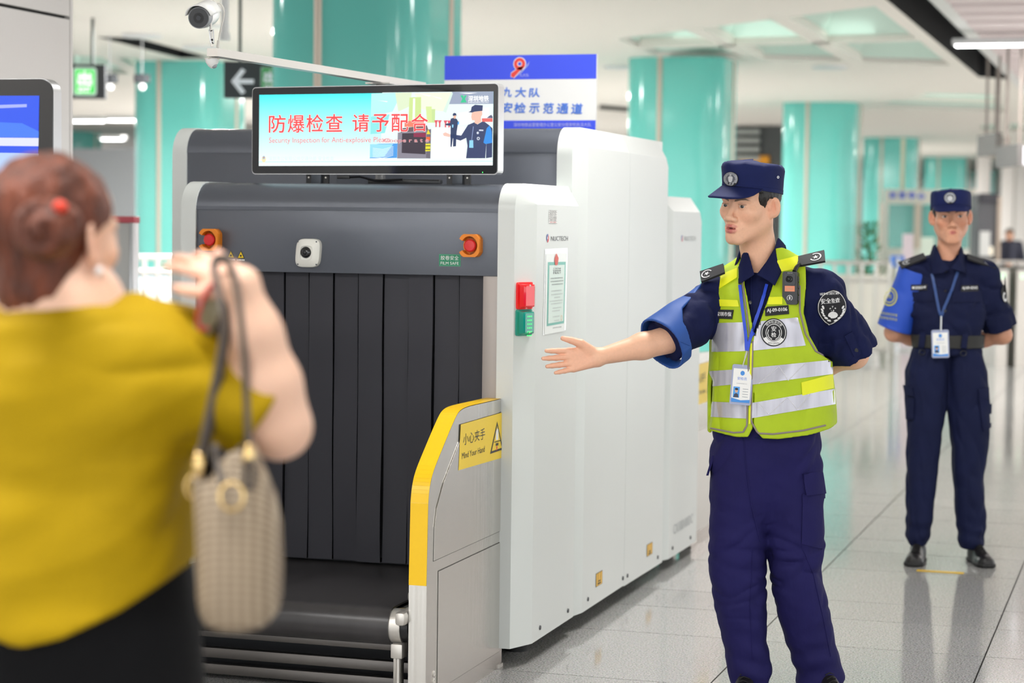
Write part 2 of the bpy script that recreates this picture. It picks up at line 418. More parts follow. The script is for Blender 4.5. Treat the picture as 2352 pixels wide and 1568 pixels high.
# ---- ceiling lamps
m_lamp = M('lamp_diffuser', 'ffffff', .5, emit=9)
m_ring = M('lamp_ring', 'e8e8e8', .4)
def downlight(px, py, i, lab):
    p = on_z(px, py, ZC); r = empty('ceiling_downlight', p, lab, 'ceiling light', 'round downlights')
    MB().lathe([(.16, -.03), (.2, -.03), (.21, 0), (.16, 0)], p).build('trim_ring', m_ring, r)
    MB().lathe([(.155, -.025), (.155, -.02)], p).build('diffuser', m_lamp, r)
downlight(310, 100, 0, 'round downlight above the green exit sign'); downlight(446, 124, 1, 'round downlight left of the bullet camera'); downlight(1890, 135, 2, 'round downlight below the mint lit ceiling coffer')
downlight(1410, 146, 3, 'round downlight right of the blue and white banner')
def linear(x, y, z, lx, ly, lab, power=0, grp='linear ceiling lights'):
    r = empty('ceiling_light', (x, y, z), lab, 'ceiling light', grp)
    MB().box(x-lx/2-.03, x+lx/2+.03, y-ly/2-.03, y+ly/2+.03, z, z+.06, .01).build('housing', m_ring, r)
    MB().box(x-lx/2, x+lx/2, y-ly/2, y+ly/2, z-.012, z+.002).build('diffuser', m_lamp, r)
    if power:
        L = bpy.data.lights.new('tube_light', 'AREA'); L.shape = 'RECTANGLE'; L.size = lx; L.size_y = ly; L.energy = power; L.color = (1, .985, .96)
        lo = bpy.data.objects.new('tube_light', L); COL.objects.link(lo); lo.location = (x, y, z-.02); adopt(lo, r)
k = 0
for x in (-8.5, -4.1, -1.6, 4.5):  # second row is added to draw light streaks on the scanner hood
    for y in (-2.5, 2.5, 7.5, 12.5):
        if (x == -8.5 and y < 9) or (x == -4.1 and y > 3): continue
        linear(x, y, ZC-.07, 1.2, .4, 'unseen ceiling light panel over the checkpoint, out of the upper frame', 46, 'ceiling panels over the checkpoint'); k += 1
p = on_z(2330, 72, ZC-.2); linear(p[0], p[1], ZC-.21, 1.2, .12, 'thin bright strip light under the pink ceiling slats', 60)
for i, (a, b_, yy) in enumerate(((150, 228, 302), (234, 314, 298), (222, 274, 342))):
    D = 30 if i < 2 else 36
    p, p2 = at(a, yy, D), at(b_, yy, D)
    linear((p[0]+p2[0])/2, (p[1]+p2[1])/2, p[2], abs(p2[0]-p[0]), .14, ('long strip light beside the panel wall below the exit sign', 'long strip light between exit sign and left teal column', 'short far strip light above the grey wall')[i], 40)
for i, (x, y) in enumerate(((-9, 29), (3.2, 29), (-9, 40), (3.2, 40), (-16, 34), (3.2, 19), (2.5, 24), (-9, 19), (2.5, 34), (3.2, 52), (-8, 52))):  # lamps added out of view to brighten the far hall
    p = np.array([x, y, ZC-.0])
    r = empty('far_fill_lamp', p, 'added lamp that brightens the far concourse from above', 'ceiling light', 'added fill lamps over the far concourse')
    MB().lathe([(.11, -.02), (.14, -.02), (.15, 0), (.11, 0)], p).build('trim_ring', m_ring, r)
    L = bpy.data.lights.new('far_fill_light', 'AREA'); L.shape = 'DISK'; L.size = .3; L.energy = 520; L.color = (1, .98, .95)
    lo = bpy.data.objects.new('far_fill_light', L); COL.objects.link(lo); lo.location = (x, y, ZC-.05); adopt(lo, r)

# ================================================================== BAGGAGE SCANNER
def hit(pl, px, py):
    d = ray(px, py); t = np.dot(pl.o-CAM, pl.n)/np.dot(d, pl.n); q = CAM+d*t-pl.o
    return float(q@pl.x), float(q@pl.y)
def prect(pl, x0, y0, x1, y1, mat, name, parent, h=.001, r=0, th=0):
    (a, b_), (c, d) = hit(pl, x0, (y0+y1)/2), hit(pl, x1, (y0+y1)/2)
    t = hit(pl, (x0+x1)/2, y0); u = hit(pl, (x0+x1)/2, y1)
    return pl.rect((a+c)/2, (t[1]+u[1])/2, c-a, t[1]-u[1], mat, name, parent, h, r, th)
def ppoly(pl, pts, mat, name, parent, h=.001, th=0): return pl.poly([hit(pl, *p) for p in pts], mat, name, parent, h, th)
def ptext(pl, s, px, py, wpx, mat, parent, h=.0015, hpx=None, name='lettering', slant=0, bold=0):
    u, v = hit(pl, px, py); a = hit(pl, px-wpx/2, py); c = hit(pl, px+wpx/2, py)
    hh = None
    if hpx: hh = hit(pl, px, py-hpx/2)[1]-hit(pl, px, py+hpx/2)[1]
    return text_on(pl, s, u, v, c[0]-a[0], hh, mat, name, parent, h, slant, bold)

m_sw = M('scanner_white', 'dde1de', .3, spec=.5, bump=(400, .02))
m_sg = M('scanner_grey', '62666f', .26, .35, bump=(900, .10))
m_sd = M('scanner_dark', '24262b', .6)
m_rub = M('curtain_rubber', '2b2b33', .55, noise=(3, .12, (1, 1, .15)), bump=(300, .05))
m_belt = M('belt_rubber', '343233', .32, noise=(4, .2, (3, .1, 1)))
m_rd = M('red_plastic', 'e02a2c', .3); m_or = M('orange_plastic', 'f28a1a', .4); m_gr = M('green_print', '1f8a62', .5)
m_yel = M('yellow_print', 'f8d322', .4); m_ink = M('black_ink', '1c1c1e', .5); m_pap = M('paper_white', 'f4f4f2', .5)
m_wink = M('white_ink', 'f5f5f5', .5)

scn = empty('baggage_scanner', (-2.8, 8.4, 0), 'large white and grey x-ray baggage scanner with black lead curtain', 'scanner')
def loftx(xa, pa, xb, pb, name, mat, parent, auto=.5):
    n = len(pa); V = [(xa, y, z) for y, z in pa]+[(xb, y, z) for y, z in pb]
    Fc = [[i, (i+1) % n, n+(i+1) % n, n+i] for i in range(n)]+[list(range(n))[::-1], list(range(n, 2*n))]
    o = mesh(name, V, Fc, mat, parent)
    bm = bmesh.new(); bm.from_mesh(o.data); bmesh.ops.recalc_face_normals(bm, faces=bm.faces); bm.to_mesh(o.data); bm.free()
    o.data.polygons.foreach_set('use_smooth', [True]*len(o.data.polygons)); o.data.set_sharp_from_angle(angle=auto)
    return o
def prof(yf, yr, zb, zt, R=.1, n=7, yb=None):
    """front rounded profile in y,z"""
    return [(yf, zb)]+[(yf+R-R*math.cos(math.pi/2*k/n), zt-R+R*math.sin(math.pi/2*k/n)) for k in range(n+1)]+[(yr, zt), (yr, zb)]
def prof2(yf, yr, zb, zt, n=7): return [(yf, zb)]+[(yf, zt)]*(n+1)+[(yr, zt), (yr, zb)]
def rearprof(yf, yr, zb, zt, R=.1, n=7):
    return [(yf, zb), (yf, zt)]+[(yr-R+R*math.sin(math.pi/2*k/n), zt-R+R*math.cos(math.pi/2*k/n)) for k in range(n+1)]+[(yr, zb)]
# side frames and panels, front section
for sgn, xi, xm, xo in ((1, -2.234, -2.172, -2.126), (-1, -3.403, -3.462, -3.508)):
    loftx(xi, prof(7.018, 7.72, .072, 1.722), xm, prof(7.018, 7.72, .072, 1.722), 'front_side_frame', m_sw, scn)
    loftx(xm, prof(7.018, 7.70, .072, 1.722), xo, prof2(7.135, 7.688, .072, 1.649), 'front_side_panel', m_sw, scn, .12)
for sgn, xi, xm, xo in ((1, -2.218, -2.157, -2.126), (-1, -3.776, -3.838, -3.87)):
    loftx(xi, prof(7.70, 9.2, .06, 1.953, .11), xm, prof(7.70, 9.2, .06, 1.953, .11), 'middle_side_frame', m_sw, scn)
    loftx(xm, prof(7.70, 8.484, .06, 1.953, .11), xo, prof2(7.82, 8.484, .064, 1.878), 'middle_side_panel', m_sw, scn, .12)
    loftx(xm, [(8.488, .06), (8.488, 1.953), (9.1, 1.953), (9.2, 1.9), (9.2, .06)], xo, [(8.488, .06), (8.488, 1.878), (9.15, 1.878), (9.19, 1.84), (9.19, .055)], 'middle_side_panel', m_sw, scn, .12)
for sgn, xi, xm, xo in ((1, -2.25, -2.165, -2.126), (-1, -3.4, -3.462, -3.508)):
    loftx(xi, [(9.2, .05), (9.2, 1.712), (9.82, 1.712), (9.93, 1.62), (9.93, .05)], xm, [(9.2, .05), (9.2, 1.712), (9.82, 1.712), (9.93, 1.62), (9.93, .05)], 'rear_side_frame', m_sw, scn)
    loftx(xm, [(9.21, .05), (9.21, 1.712), (9.84, 1.712), (9.93, 1.62), (9.93, .05)], xo, [(9.31, .05), (9.31, 1.643), (9.88, 1.643), (9.92, 1.6), (9.92, .045)], 'rear_side_panel', m_sw, scn, .12)
# hoods
def hood(x0, x1, yf, yr, zb, zg, zt, R, pre):
    loftx(x0, [(yf, zg)]+prof(yf, yr, zg, zt, R)[1:-2]+[(yr, zt), (yr, zg)], x1, [(yf, zg)]+prof(yf, yr, zg, zt, R)[1:-2]+[(yr, zt), (yr, zg)], pre+'hood_top', m_sg, scn)
    MB().box(x0, x1, yf+.002, yr, zb, zg-.004, .002).build(pre+'hood_panel', m_sg, scn)
hood(-3.403, -2.234, 7.024, 7.70, 1.393, 1.631, 1.718, .1, '')
hood(-3.776, -2.218, 7.706, 9.19, .5, 1.855, 1.949, .1, 'middle_')
MB().box(-3.4, -2.25, 9.2, 9.92, .5, 1.70, .03).build('rear_hood', m_sg, scn)
MB().box(-3.4, -2.24, 7.13, 9.9, .35, 1.39).build('tunnel_body', m_sd, scn, auto=None)
MB().box(-3.8, -2.2, 7.75, 9.15, .1, .6).build('base_body', m_sd, scn, auto=None)
MB().box(-3.4, -2.22, 7.1, 9.9, .08, .34).build('base_frame', m_sd, scn, auto=None)
for x in (-3.35, -2.25):
    for y in (7.35, 9.75):
        MB().lathe([(.045, 0), (.045, .02), (.02, .03), (.02, .09)], (x, y, 0)).build('foot', M('foot_black', '1b1b1d', .6), scn)
# jambs and curtain
MB().box(-2.291, -2.234, 7.03, 7.11, .30, 1.395, .003).build('door_jamb', M('jamb_steel', 'a59d98', .45, .4), scn)
MB().box(-3.403, -3.352, 7.03, 7.11, .30, 1.395, .003).build('door_jamb', M('jamb_steel', 'a59d98', .45, .4), scn)
nst = 11; wst = (3.352-2.291)/nst
for k in range(nst):
    x0 = -3.352+k*wst; yo = 7.055+(.008 if k % 2 else 0)+random.uniform(-.002, .002)
    V = []; nz = 12
    for j in range(nz+1):
        z = .345+(1.395-.345)*j/nz; ww = 1-.012*math.sin(j*.9+k); sag = .006*math.sin(k*1.7+j*.5)*(1-j/nz)
        for (dx, dy) in ((.0025, 0), (wst*ww-.0025, .003*math.sin(k*2.1)), (wst*ww-.0025, .005), (.0025, .005)):
            V.append((x0+dx, yo+dy+sag, z))
    Fc = []
    for j in range(nz):
        a = j*4
        for q in range(4): Fc.append([a+q, a+(q+1) % 4, a+4+(q+1) % 4, a+4+q])
    Fc += [[3, 2, 1, 0], [nz*4, nz*4+1, nz*4+2, nz*4+3]]
    mesh('curtain_strip', V, Fc, m_rub, scn)
# conveyor
cv = scn
RZ, RY, RR = .272, 6.315, .063
pts = [(7.12, RZ+RR)]+[(RY-RR*math.sin(a), RZ+RR*math.cos(a)) for a in np.linspace(0, math.pi, 15)]+[(7.12, RZ-RR)]
inn = [(y, RZ+(z-RZ)*.9) if y > RY else (RY+(y-RY)*.9, RZ+(z-RZ)*.9) for y, z in pts]
loftx(-3.33, pts+inn[::-1], -2.348, pts+inn[::-1], 'conveyor_belt', m_belt, scn)
MB().cyl((-3.38, RY, RZ), (-2.31, RY, RZ), RR*.9, n=36).build('roller', m_steel2, scn)
MB().box(-2.36, -2.28, 6.34, 7.1, .30, .318, .002).build('slider_edge', m_steel, scn)
MB().cyl((-2.315, RY, RZ), (-2.285, RY, RZ), .05, n=24).build('bearing_cover', m_black, scn)
MB().box(-2.312, -2.276, 6.215, 6.40, .29, .335, .012).build('bearing_block', m_steel2, scn)
MB().box(-2.312, -2.276, 6.33, 6.48, .345, .385, .015, 4).build('guide_block', m_steel2, scn)
MB().box(-2.34, -2.30, 6.26, 6.31, .175, .222, .004).build('tension_block', m_steel2, scn)
MB().box(-2.345, -2.318, 6.3, 6.33, .06, .235, .002).build('conveyor_leg', m_steel, scn)
MB().cyl((-2.32, 6.28, 0), (-2.32, 6.28, .18), .008, n=12).cyl((-2.32, 6.28, .0), (-2.32, 6.28, .018), .03, n=18).cyl((-2.32, 6.28, .06), (-2.32, 6.28, .08), .016, n=6).build('levelling_bolt', m_steel2, scn)
for (y, z0, z1) in ((6.42, .165, .20), (6.46, .085, .12), (6.5, .02, .055)):
    MB().box(-3.38, -2.34, y, y+.03, z0, z1, .003).build('cross_bar', M('dull_steel', '6f6b68', .4, .8), scn)
MB().box(-3.38, -2.30, 6.62, 7.1, .02, .22).build('conveyor_drive_box', m_sd, scn, auto=None)
for x in (-3.36, -2.30): MB().box(x-.01, x+.01, 6.35, 7.1, .2, .29, .003).build('conveyor_rail', m_steel, scn)
tp = Plane((-2.335, 6.33, .319), (1, 0, 0), (0, 1, 0)); tp.rect(0, .02, .03, .035, m_yel, 'pinch_label', scn, .001)
# front panel plane
fp = Plane((-2.8, 7.026, 1.5), (1, 0, 0), (0, 0, 1))
def estop(px, py):
    u, v = hit(fp, px, py); c = fp.p(u, v); e = empty('emergency_stop', c); adopt(e, scn)
    o = .04
    outer = []
    for a in range(-150, 151, 10):
        r = .041/max(abs(math.cos(math.radians(a))), abs(math.sin(math.radians(a))))*.98; outer.append((min(r, .047), a))
    P = [(u+r*math.cos(math.radians(a))*.92, v+r*math.sin(math.radians(a))) for r, a in outer]
    Q = [(u+.033*math.cos(math.radians(a))*.9, v+.033*math.sin(math.radians(a))) for r, a in outer]
    b = MB(); b.prism([fp.p(a, b_, 0) for a, b_ in P+Q[::-1]], fp.n*.042); b.build('stop_guard', m_or, e, auto=.5)
    fp.disc(u, v, .034, .036, m_or, 'stop_base', e, .0, th=.006)
    MB().lathe([(.014, 0), (.014, .02), (.021, .024), (.022, .034), (.018, .038), (.0, .039)], c, (0, -1, 0)).build('stop_button', m_rd, e)
    text_on(fp, 'EMERGENCY', u+.004, v+.0285, .034, None, m_ink, 'lettering', e, .0075); text_on(fp, 'STOP', u+.004, v-.0285, .022, None, m_ink, 'lettering', e, .0075)
estop(1081, 566); estop(484, 567)
(fx0, fy0), (fx1, fy1) = hit(fp, 1004, 601), hit(fp, 1054, 601)
fpl = empty('film_label', fp.p((fx0+fx1)/2, fy0)); adopt(fpl, scn)
uc = (fx0+fx1)/2; vc = hit(fp, 1029, 601)[1]
fp.rect(uc, vc, .081, .043, m_gr, 'label_plate', fpl, .0, th=.0012); fp.rect(uc, vc, .0785, .0405, M('pale_green_line', '9fd3bd', .5), 'label_line', fpl, .0015); fp.rect(uc, vc, .0772, .0392, m_gr, 'label_field', fpl, .0018)
text_on(fp, '胶卷安全', uc, vc+.0085, .068, None, m_wink, 'lettering', fpl, .0024); text_on(fp, 'FILM SAFE', uc, vc-.0105, .068, .0105, m_wink, 'lettering', fpl, .0024)
for px in (526, 549):
    u, v = hit(fp, px, 601); fp.poly([(u-.015, v-.012), (u+.015, v-.012), (u, v+.018)], m_ink, 'hazard_label', scn, .001); fp.poly([(u-.0115, v-.0095), (u+.0115, v-.0095), (u, v+.0135)], m_yel, 'hazard_label', scn, .0014)
    fp.disc(u, v-.002, .004, .004, m_ink, 'hazard_mark', scn, .0018, 10); fp.rect(u, v-.0175, .030, .006, m_wink, 'hazard_text', scn, .001)
    text_on(fp, '当心夹人', u, v-.0175, .026, None, m_ink, 'lettering', scn, .0016)
# ceiling-type dome camera on the front panel
u, v = hit(fp, 706, 592); c = fp.p(u, v)
dm = empty('dome_camera', c, 'small white square dome camera on the grey scanner hood', 'camera')
pts = []
for k in range(48):
    a = 2*math.pi*k/48; e = 4.2; r = 1/((abs(math.cos(a))**e+abs(math.sin(a))**e)**(1/e)); pts.append((r*math.cos(a), r*math.sin(a)))
V = []; n = 48
for s_, h in ((1, 0), (1.0, .012), (.97, .018), (.8, .024), (.55, .03), (.5, .031), (.46, .027)):
    V += [fp.p(u+x*.0475*s_+y*.004*s_, v+y*.052*s_, h) for x, y in pts]
Fc = [[i*n+k, i*n+(k+1) % n, (i+1)*n+(k+1) % n, (i+1)*n+k] for i in range(6) for k in range(n)]+[list(range(6*n, 7*n))]
mesh('camera_shell', V, Fc, M('ivory_plastic', 'f3f2ea', .35), dm, auto=.5)
MB().sph(fp.p(u-.003, v+.002, .024), .0215, (1, .75, 1)).build('camera_dome', M('dome_glass', '15161a', .05, spec=.8), dm)
MB().sph(fp.p(u-.003, v+.002, .036), .009, (1, .9, 1)).build('camera_lens', m_black, dm)
for sx_, sy_ in ((-1, -1), (1, -1), (1, 1), (-1, 1)): fp.disc(u+sx_*.036, v+sy_*.041, .0028, .0028, M('screw_grey', '55585c', .4, .8), 'screw', dm, .0215, 10, .001)
text_on(fp, 'CAMERA', u+.002, v-.034, .018, None, M('grey_ink', '77777a', .5), 'lettering', dm, .0265)
# side plane markings
sp = Plane((-2.126, 8.4, 1), (0, 1, 0), (0, 0, 1))
k_grey = M('light_grey_ink', 'b7babb', .5); k_dgrey = M('logo_grey', '55585e', .45)
a = hit(sp, 1253, 495); c = hit(sp, 1272, 495); t = hit(sp, 1262, 481); bt = hit(sp, 1262, 510.5)
cu, cv_, cw, ch = (a[0]+c[0])/2, (t[1]+bt[1])/2, c[0]-a[0], t[1]-bt[1]
lb = empty('rating_label', sp.p(cu, cv_)); adopt(lb, scn)
sp.rect(cu, cv_, cw, ch, m_pap, 'label_paper', lb, .001)
for k in range(7): sp.rect(cu, cv_-ch/2+ch*k/6, cw, .0008, m_ink, 'label_rule', lb, .0014)
for k in range(6):
    vv = cv_+ch/2-ch*(k+.5)/6
    text_on(sp, ('安全检查设备', '编号 No', '型号 Type', '日期', '单位', '合格')[k], cu, vv, cw*.8, ch*.09, m_rd if k == 5 else m_ink, 'lettering', lb, .0016)
def logo(px, py, wpx, parent, col):
    lg = empty('maker_logo', sp.p(*hit(sp, px, py))); adopt(lg, scn)
    ptext(sp, 'NUCTECH', px+wpx*.13, py, wpx*.72, col, lg, .001, hpx=10.5)
    u, v = hit(sp, px-wpx*.38, py)
    sp.ring(u, v, .006, .0155, M('logo_blue', '5668b0', .4), 'logo_arc', lg, .001, 16, 60, 230); sp.ring(u+.002, v, .0045, .0155, M('logo_red', 'dd4a55', .4), 'logo_arc', lg, .001, 16, 240, 410)
    sp.disc(u+.001, v, .004, .004, m_wink, 'logo_dot', lg, .0014, 12)
logo(1272, 545, 54, scn, k_dgrey); logo(1574, 538, 36, scn, k_grey)
ct = empty('certificate', sp.p(*hit(sp, 1271, 680))); adopt(ct, scn)
tint = M('certificate_paper', 'e2f2ea', .35)
ppoly(sp, [(1246, 768), (1298, 755), (1298, 566), (1246, 570)], M('clear_sleeve', 'f2f4f2', .15, coat=.5), 'plastic_sleeve', ct, .001)
ppoly(sp, [(1249, 766), (1295, 757), (1296, 578), (1248, 581)], M('cert_white', 'f6faf7', .3), 'paper', ct, .002)
ppoly(sp, [(1253.5, 747), (1293, 739), (1293.5, 598), (1252.5, 600)], M('cert_frame', '7fc8bb', .4), 'printed_frame', ct, .0026)
ppoly(sp, [(1256, 741), (1290.5, 734), (1291, 605), (1255.5, 607)], tint, 'printed_field', ct, .0032)
ppoly(sp, [(1271, 579), (1276, 590), (1274.5, 605), (1271, 607), (1268, 605), (1267, 590)], M('seal_red', 'e05a4a', .4), 'red_ribbon_seal', ct, .0042)
ptext(sp, '认证证书', 1273, 619, 18, k_dgrey, ct, .0038)
for k, (wpx, yy) in enumerate(((28, 636), (30, 643), (26, 650), (24, 665), (26, 673), (14, 680), (30, 688), (26, 694), (20, 704), (18, 711), (16, 724), (12, 733))):
    ptext(sp, '安全检查设备辐射豁免管理证明有效', 1273+(k % 3), yy, wpx, k_grey if k > 2 else k_dgrey, ct, .0038, hpx=3)
u, v = hit(sp, 1286, 727); sp.ring(u, v, .008, .0098, M('seal_orange', 'eeb15c', .4), 'stamp_ring', ct, .004)
ptext(sp, '深圳市安全检查', 1277, 749, 20, k_dgrey, ct, .003, hpx=3.2)
# foot warning labels, screws, model mark
for (x0, y0, x1, y1) in ((1381, 1308, 1396, 1339), (1496.5, 1239.5, 1509.5, 1267)):
    wl_ = empty('warning_label', sp.p(*hit(sp, (x0+x1)/2, (y0+y1)/2))); adopt(wl_, scn)
    prect(sp, x0, y0, x1, y1, m_ink, 'label_border', wl_, .001); prect(sp, x0+.8, y0+1, x1-.8, y1-1, M('amber', 'f2bd3c', .4), 'label_field', wl_, .0015)
    u, v = hit(sp, (x0+x1)/2, (y0+y1)/2); sp.rect(u-.02, v+.002, .004, .05, m_ink, 'pictogram', wl_, .002); sp.rect(u+.02, v+.005, .004, .045, m_ink, 'pictogram', wl_, .002); sp.rect(u, v-.018, .05, .006, m_ink, 'pictogram', wl_, .002); sp.rect(u, v-.008, .03, .005, m_ink, 'pictogram', wl_, .002)
for px, py in ((1255.4, 1439), (1318.6, 1398.6), (1364, 1371), (1443, 1321), (1453.4, 1315), (1522, 1271), (1555.5, 1249), (1596, 1224)):
    u, v = hit(sp, px, py); MB().lathe([(.009, 0), (.008, .004), (.004, .0045)], sp.p(u, v), (1, 0, 0), 14).build('panel_screw', M('screw_dark', '4c4c4e', .4, .6), scn)
ptext(sp, 'CX100100DC', 1579, 1193, 44, k_grey, scn, .001, hpx=22, name='model_mark')
# indicator lamp on the chamfer
chx = np.array([.046, .117, 0]); cp = Plane((-2.149, 7.0765, 1.2), chx, (0, 0, 1))
il = empty('indicator_lamp', cp.p(0, 0)); adopt(il, scn)
m_red2 = M('lamp_red', 'd8141c', .12, emit=.25, coat=.6); m_grn2 = M('lamp_green', '0e9a86', .12, coat=.6); m_led = M('led_green', '3dff6a', .3, emit=1.6)
def halfshell(y0, y1, mat, name):
    a, c = hit(cp, 1182.5, (y0+y1)/2), hit(cp, 1217.5, (y0+y1)/2); t, bt = hit(cp, 1200, y0), hit(cp, 1200, y1)
    uu, vv, ww, hh = (a[0]+c[0])/2, (t[1]+bt[1])/2, c[0]-a[0], t[1]-bt[1]
    V = []; base = rrect(ww, hh, .008, 5); n = len(base)
    for s_, h in ((1, 0), (1, .008), (.8, .011), (.72, .026), (.55, .03)):
        V += [cp.p(uu+x*s_, vv+y*(s_*.6+.4), h) for x, y in base]
    Fc = [[i*n+k, i*n+(k+1) % n, (i+1)*n+(k+1) % n, (i+1)*n+k] for i in range(4) for k in range(n)]+[list(range(4*n, 5*n))]
    mesh(name, V, Fc, mat, il, auto=.4); return uu, vv, ww, hh
halfshell(647, 709, m_red2, 'red_lens'); uu, vv, ww, hh = halfshell(709.5, 770, m_grn2, 'green_lens')
for i in range(3):
    for j in range(6): MB().sph(cp.p(uu+(i-1)*.0095, vv+hh*.24-j*.0135, .0295), .0024, u=8, v=6).build('led', m_led, il)
for px, py in ((1200, 655), (1201, 762)):
    u, v = hit(cp, px, py); MB().lathe([(.004, .012), (.004, .03), (.002, .031)], cp.p(u, v), tuple(cp.n), 12).build('lamp_screw', m_steel2, il)

# ================================================================== CONVEYOR GUARDS
def guard(xo, xi, pts, ytape, label, px_stick, nm='conveyor_guard'):
    g = empty(nm, ((xo+xi)/2, pts[0][0]+.3, 0), label, 'guard')
    MB().prism([(xi, y, z) for y, z in pts], (xo-xi, 0, 0)).build('guard_frame', m_steel, g, auto=.5)
    return g
ed = [(712, 82), (600, 108), (520, 128), (480, 148), (455, 190), (380, 385), (345, 480), (330, 560), (326, 640), (325, 1075)]
top = [on_x(850+a/2.28, 880+b_/2.28, -2.215) for a, b_ in ed]
out = [(float(q[1]), float(q[2])) for q in top]
out[-1] = (6.25, .42); out[0] = (7.06, .96)
def chaikin(p):
    o_ = [p[0]]
    for a, b in zip(p, p[1:]): o_ += [tuple(lerp(a, b, .25)), tuple(lerp(a, b, .75))]
    return o_+[p[-1]]
out = chaikin(chaikin(out[:-1]))+[out[-1]]
gp = [(7.06, .0), (7.06, .96)]+out[1:-1]+[(6.25, .42), (6.25, 0)]
gd = guard(-2.215, -2.275, gp, None, 'stainless guard plate with yellow edge and hand warning beside the conveyor', None)
# yellow edge tape following the front edge
b = MB()
for (y0, z0), (y1, z1) in zip(out, out[1:]):
    d = np.array([y1-y0, z1-z0]); nrm = np.array([d[1], -d[0]])/np.linalg.norm(d); nrm = nrm if nrm[0] < 0 or nrm[1] > 0 else -nrm
    o_ = .002*nrm
    b.quad([(-2.215, y0+o_[0], z0+o_[1]), (-2.275, y0+o_[0], z0+o_[1]), (-2.275, y1+o_[0], z1+o_[1]), (-2.215, y1+o_[0], z1+o_[1])])
bmesh.ops.remove_doubles(b.bm, verts=b.bm.verts, dist=1e-5)
b.build('yellow_edge_tape', M('yellow_tape', 'f9c80e', .35), gd, auto=1.2)
gpl = Plane((-2.215, 6.6, .5), (0, 1, 0), (0, 0, 1))
# inset panels with dark gap line
m_gap = M('panel_gap', '4a4846', .6)
inner = [(y+.045*(1 if y < 6.9 else 0)+.0, z) for y, z in out]
up = [(7.035, .492), (7.035, .915), (6.60, .885), (6.54, .84), (6.40, .735), (6.335, .66), (6.315, .6), (6.312, .492)]
dn = [(7.035, .06), (7.035, .45), (6.36, .45), (6.36, .06)]
for nm_, poly in (('upper_panel', up), ('lower_panel', dn)):
    cy_, cz_ = np.mean(poly, 0)
    g_ = [(cy_+(y-cy_)*1.008-6.6, cz_+(z-cz_)*1.012-.5) for y, z in poly]; gpl.poly(g_, m_gap, 'panel_gap', gd, .0006)
    gpl.poly([(y-6.6, z-.5) for y, z in poly], m_steel, nm_, gd, .0008, th=.002)
hs = empty('hand_sticker', gpl.p(.2, .3)); adopt(hs, gd)
zg = lambda a, b_: (850+a/2.28, 880+b_/2.28)
ppoly(gpl, [zg(474, 462), zg(715, 386), zg(714, 148), zg(480, 222)], m_yel, 'sticker_sheet', hs, .0036)
ptext(gpl, '小心夹手', *zg(552, 283), 50, m_ink, hs, .0042, hpx=26)
ptext(gpl, 'Mind Your Hand', *zg(550, 366), 52, m_ink, hs, .0042, hpx=14)
T = [zg(637, 372), zg(704, 347), zg(670, 200)]; ppoly(gpl, T, m_ink, 'triangle', hs, .0042)
cx_ = np.mean(T, 0); ppoly(gpl, [tuple(cx_+(np.array(q)-cx_)*.78) for q in T], m_yel, 'triangle_field', hs, .0046)
ppoly(gpl, [zg(664, 300), zg(677, 296), zg(676, 245), zg(670, 236), zg(664, 252)], m_pap, 'hand_pictogram', hs, .005)
ppoly(gpl, [zg(656, 308), zg(688, 298), zg(688, 303), zg(656, 313)], m_ink, 'roller_pictogram', hs, .005); ppoly(gpl, [zg(664, 316), zg(678, 312), zg(678, 326), zg(664, 330)], m_ink, 'roller_pictogram', hs, .005)
ppoly(gpl, [zg(667, 332), zg(674, 330), zg(672, 352), zg(668, 352)], m_rd, 'arrow_pictogram', hs, .005)
for a, b_ in ((716, 1315), (716, 1388), (375, 1530), (375, 1568)):
    u, v = hit(gpl, *zg(a, b_)); MB().lathe([(.010, 0), (.010, .002), (.006, .003), (.005, .001), (.001, .001)], gpl.p(u, v), (1, 0, 0), 18).build('guard_screw', m_steel2, gd)
MB().box(-2.28, -2.21, 7.02, 7.062, 0, .012).build('foot_plate', m_steel2, gd, auto=None)
# exit side guard
gp2 = [(9.96, 0), (9.96, .96), (10.5, .94), (10.62, .88), (10.78, .66), (10.8, .5), (10.8, 0)]
g2 = guard(-2.16, -2.22, gp2, None, 'stainless guard plate at the far exit end of the scanner', None)
g2p = Plane((-2.16, 10.2, .5), (0, 1, 0), (0, 0, 1)); g2p.rect(0.0, .30, .44, .2, m_yel, 'yellow_sticker', g2, .002); g2p.poly([(.07, .24), (.19, .24), (.13, .38)], m_ink, 'triangle', g2, .003); g2p.poly([(.09, .255), (.17, .255), (.13, .35)], m_yel, 'triangle_field', g2, .0035)
text_on(g2p, '小心夹手', -.08, .33, .2, None, m_ink, 'lettering', g2, .003); text_on(g2p, 'Mind Your Hand', -.08, .26, .2, None, m_ink, 'lettering', g2, .003)
g2p.rect(.2, -.18, .9, .5, m_steel2, 'lower_panel', g2, .001, th=.002)
MB().box(-3.33, -2.25, 9.95, 10.75, .25, .335, .03).build('exit_conveyor', m_belt, scn)
for x in (-3.2, -2.4): MB().box(x-.03, x+.03, 10.5, 10.56, 0, .25).build('exit_leg', m_steel, scn, auto=None)

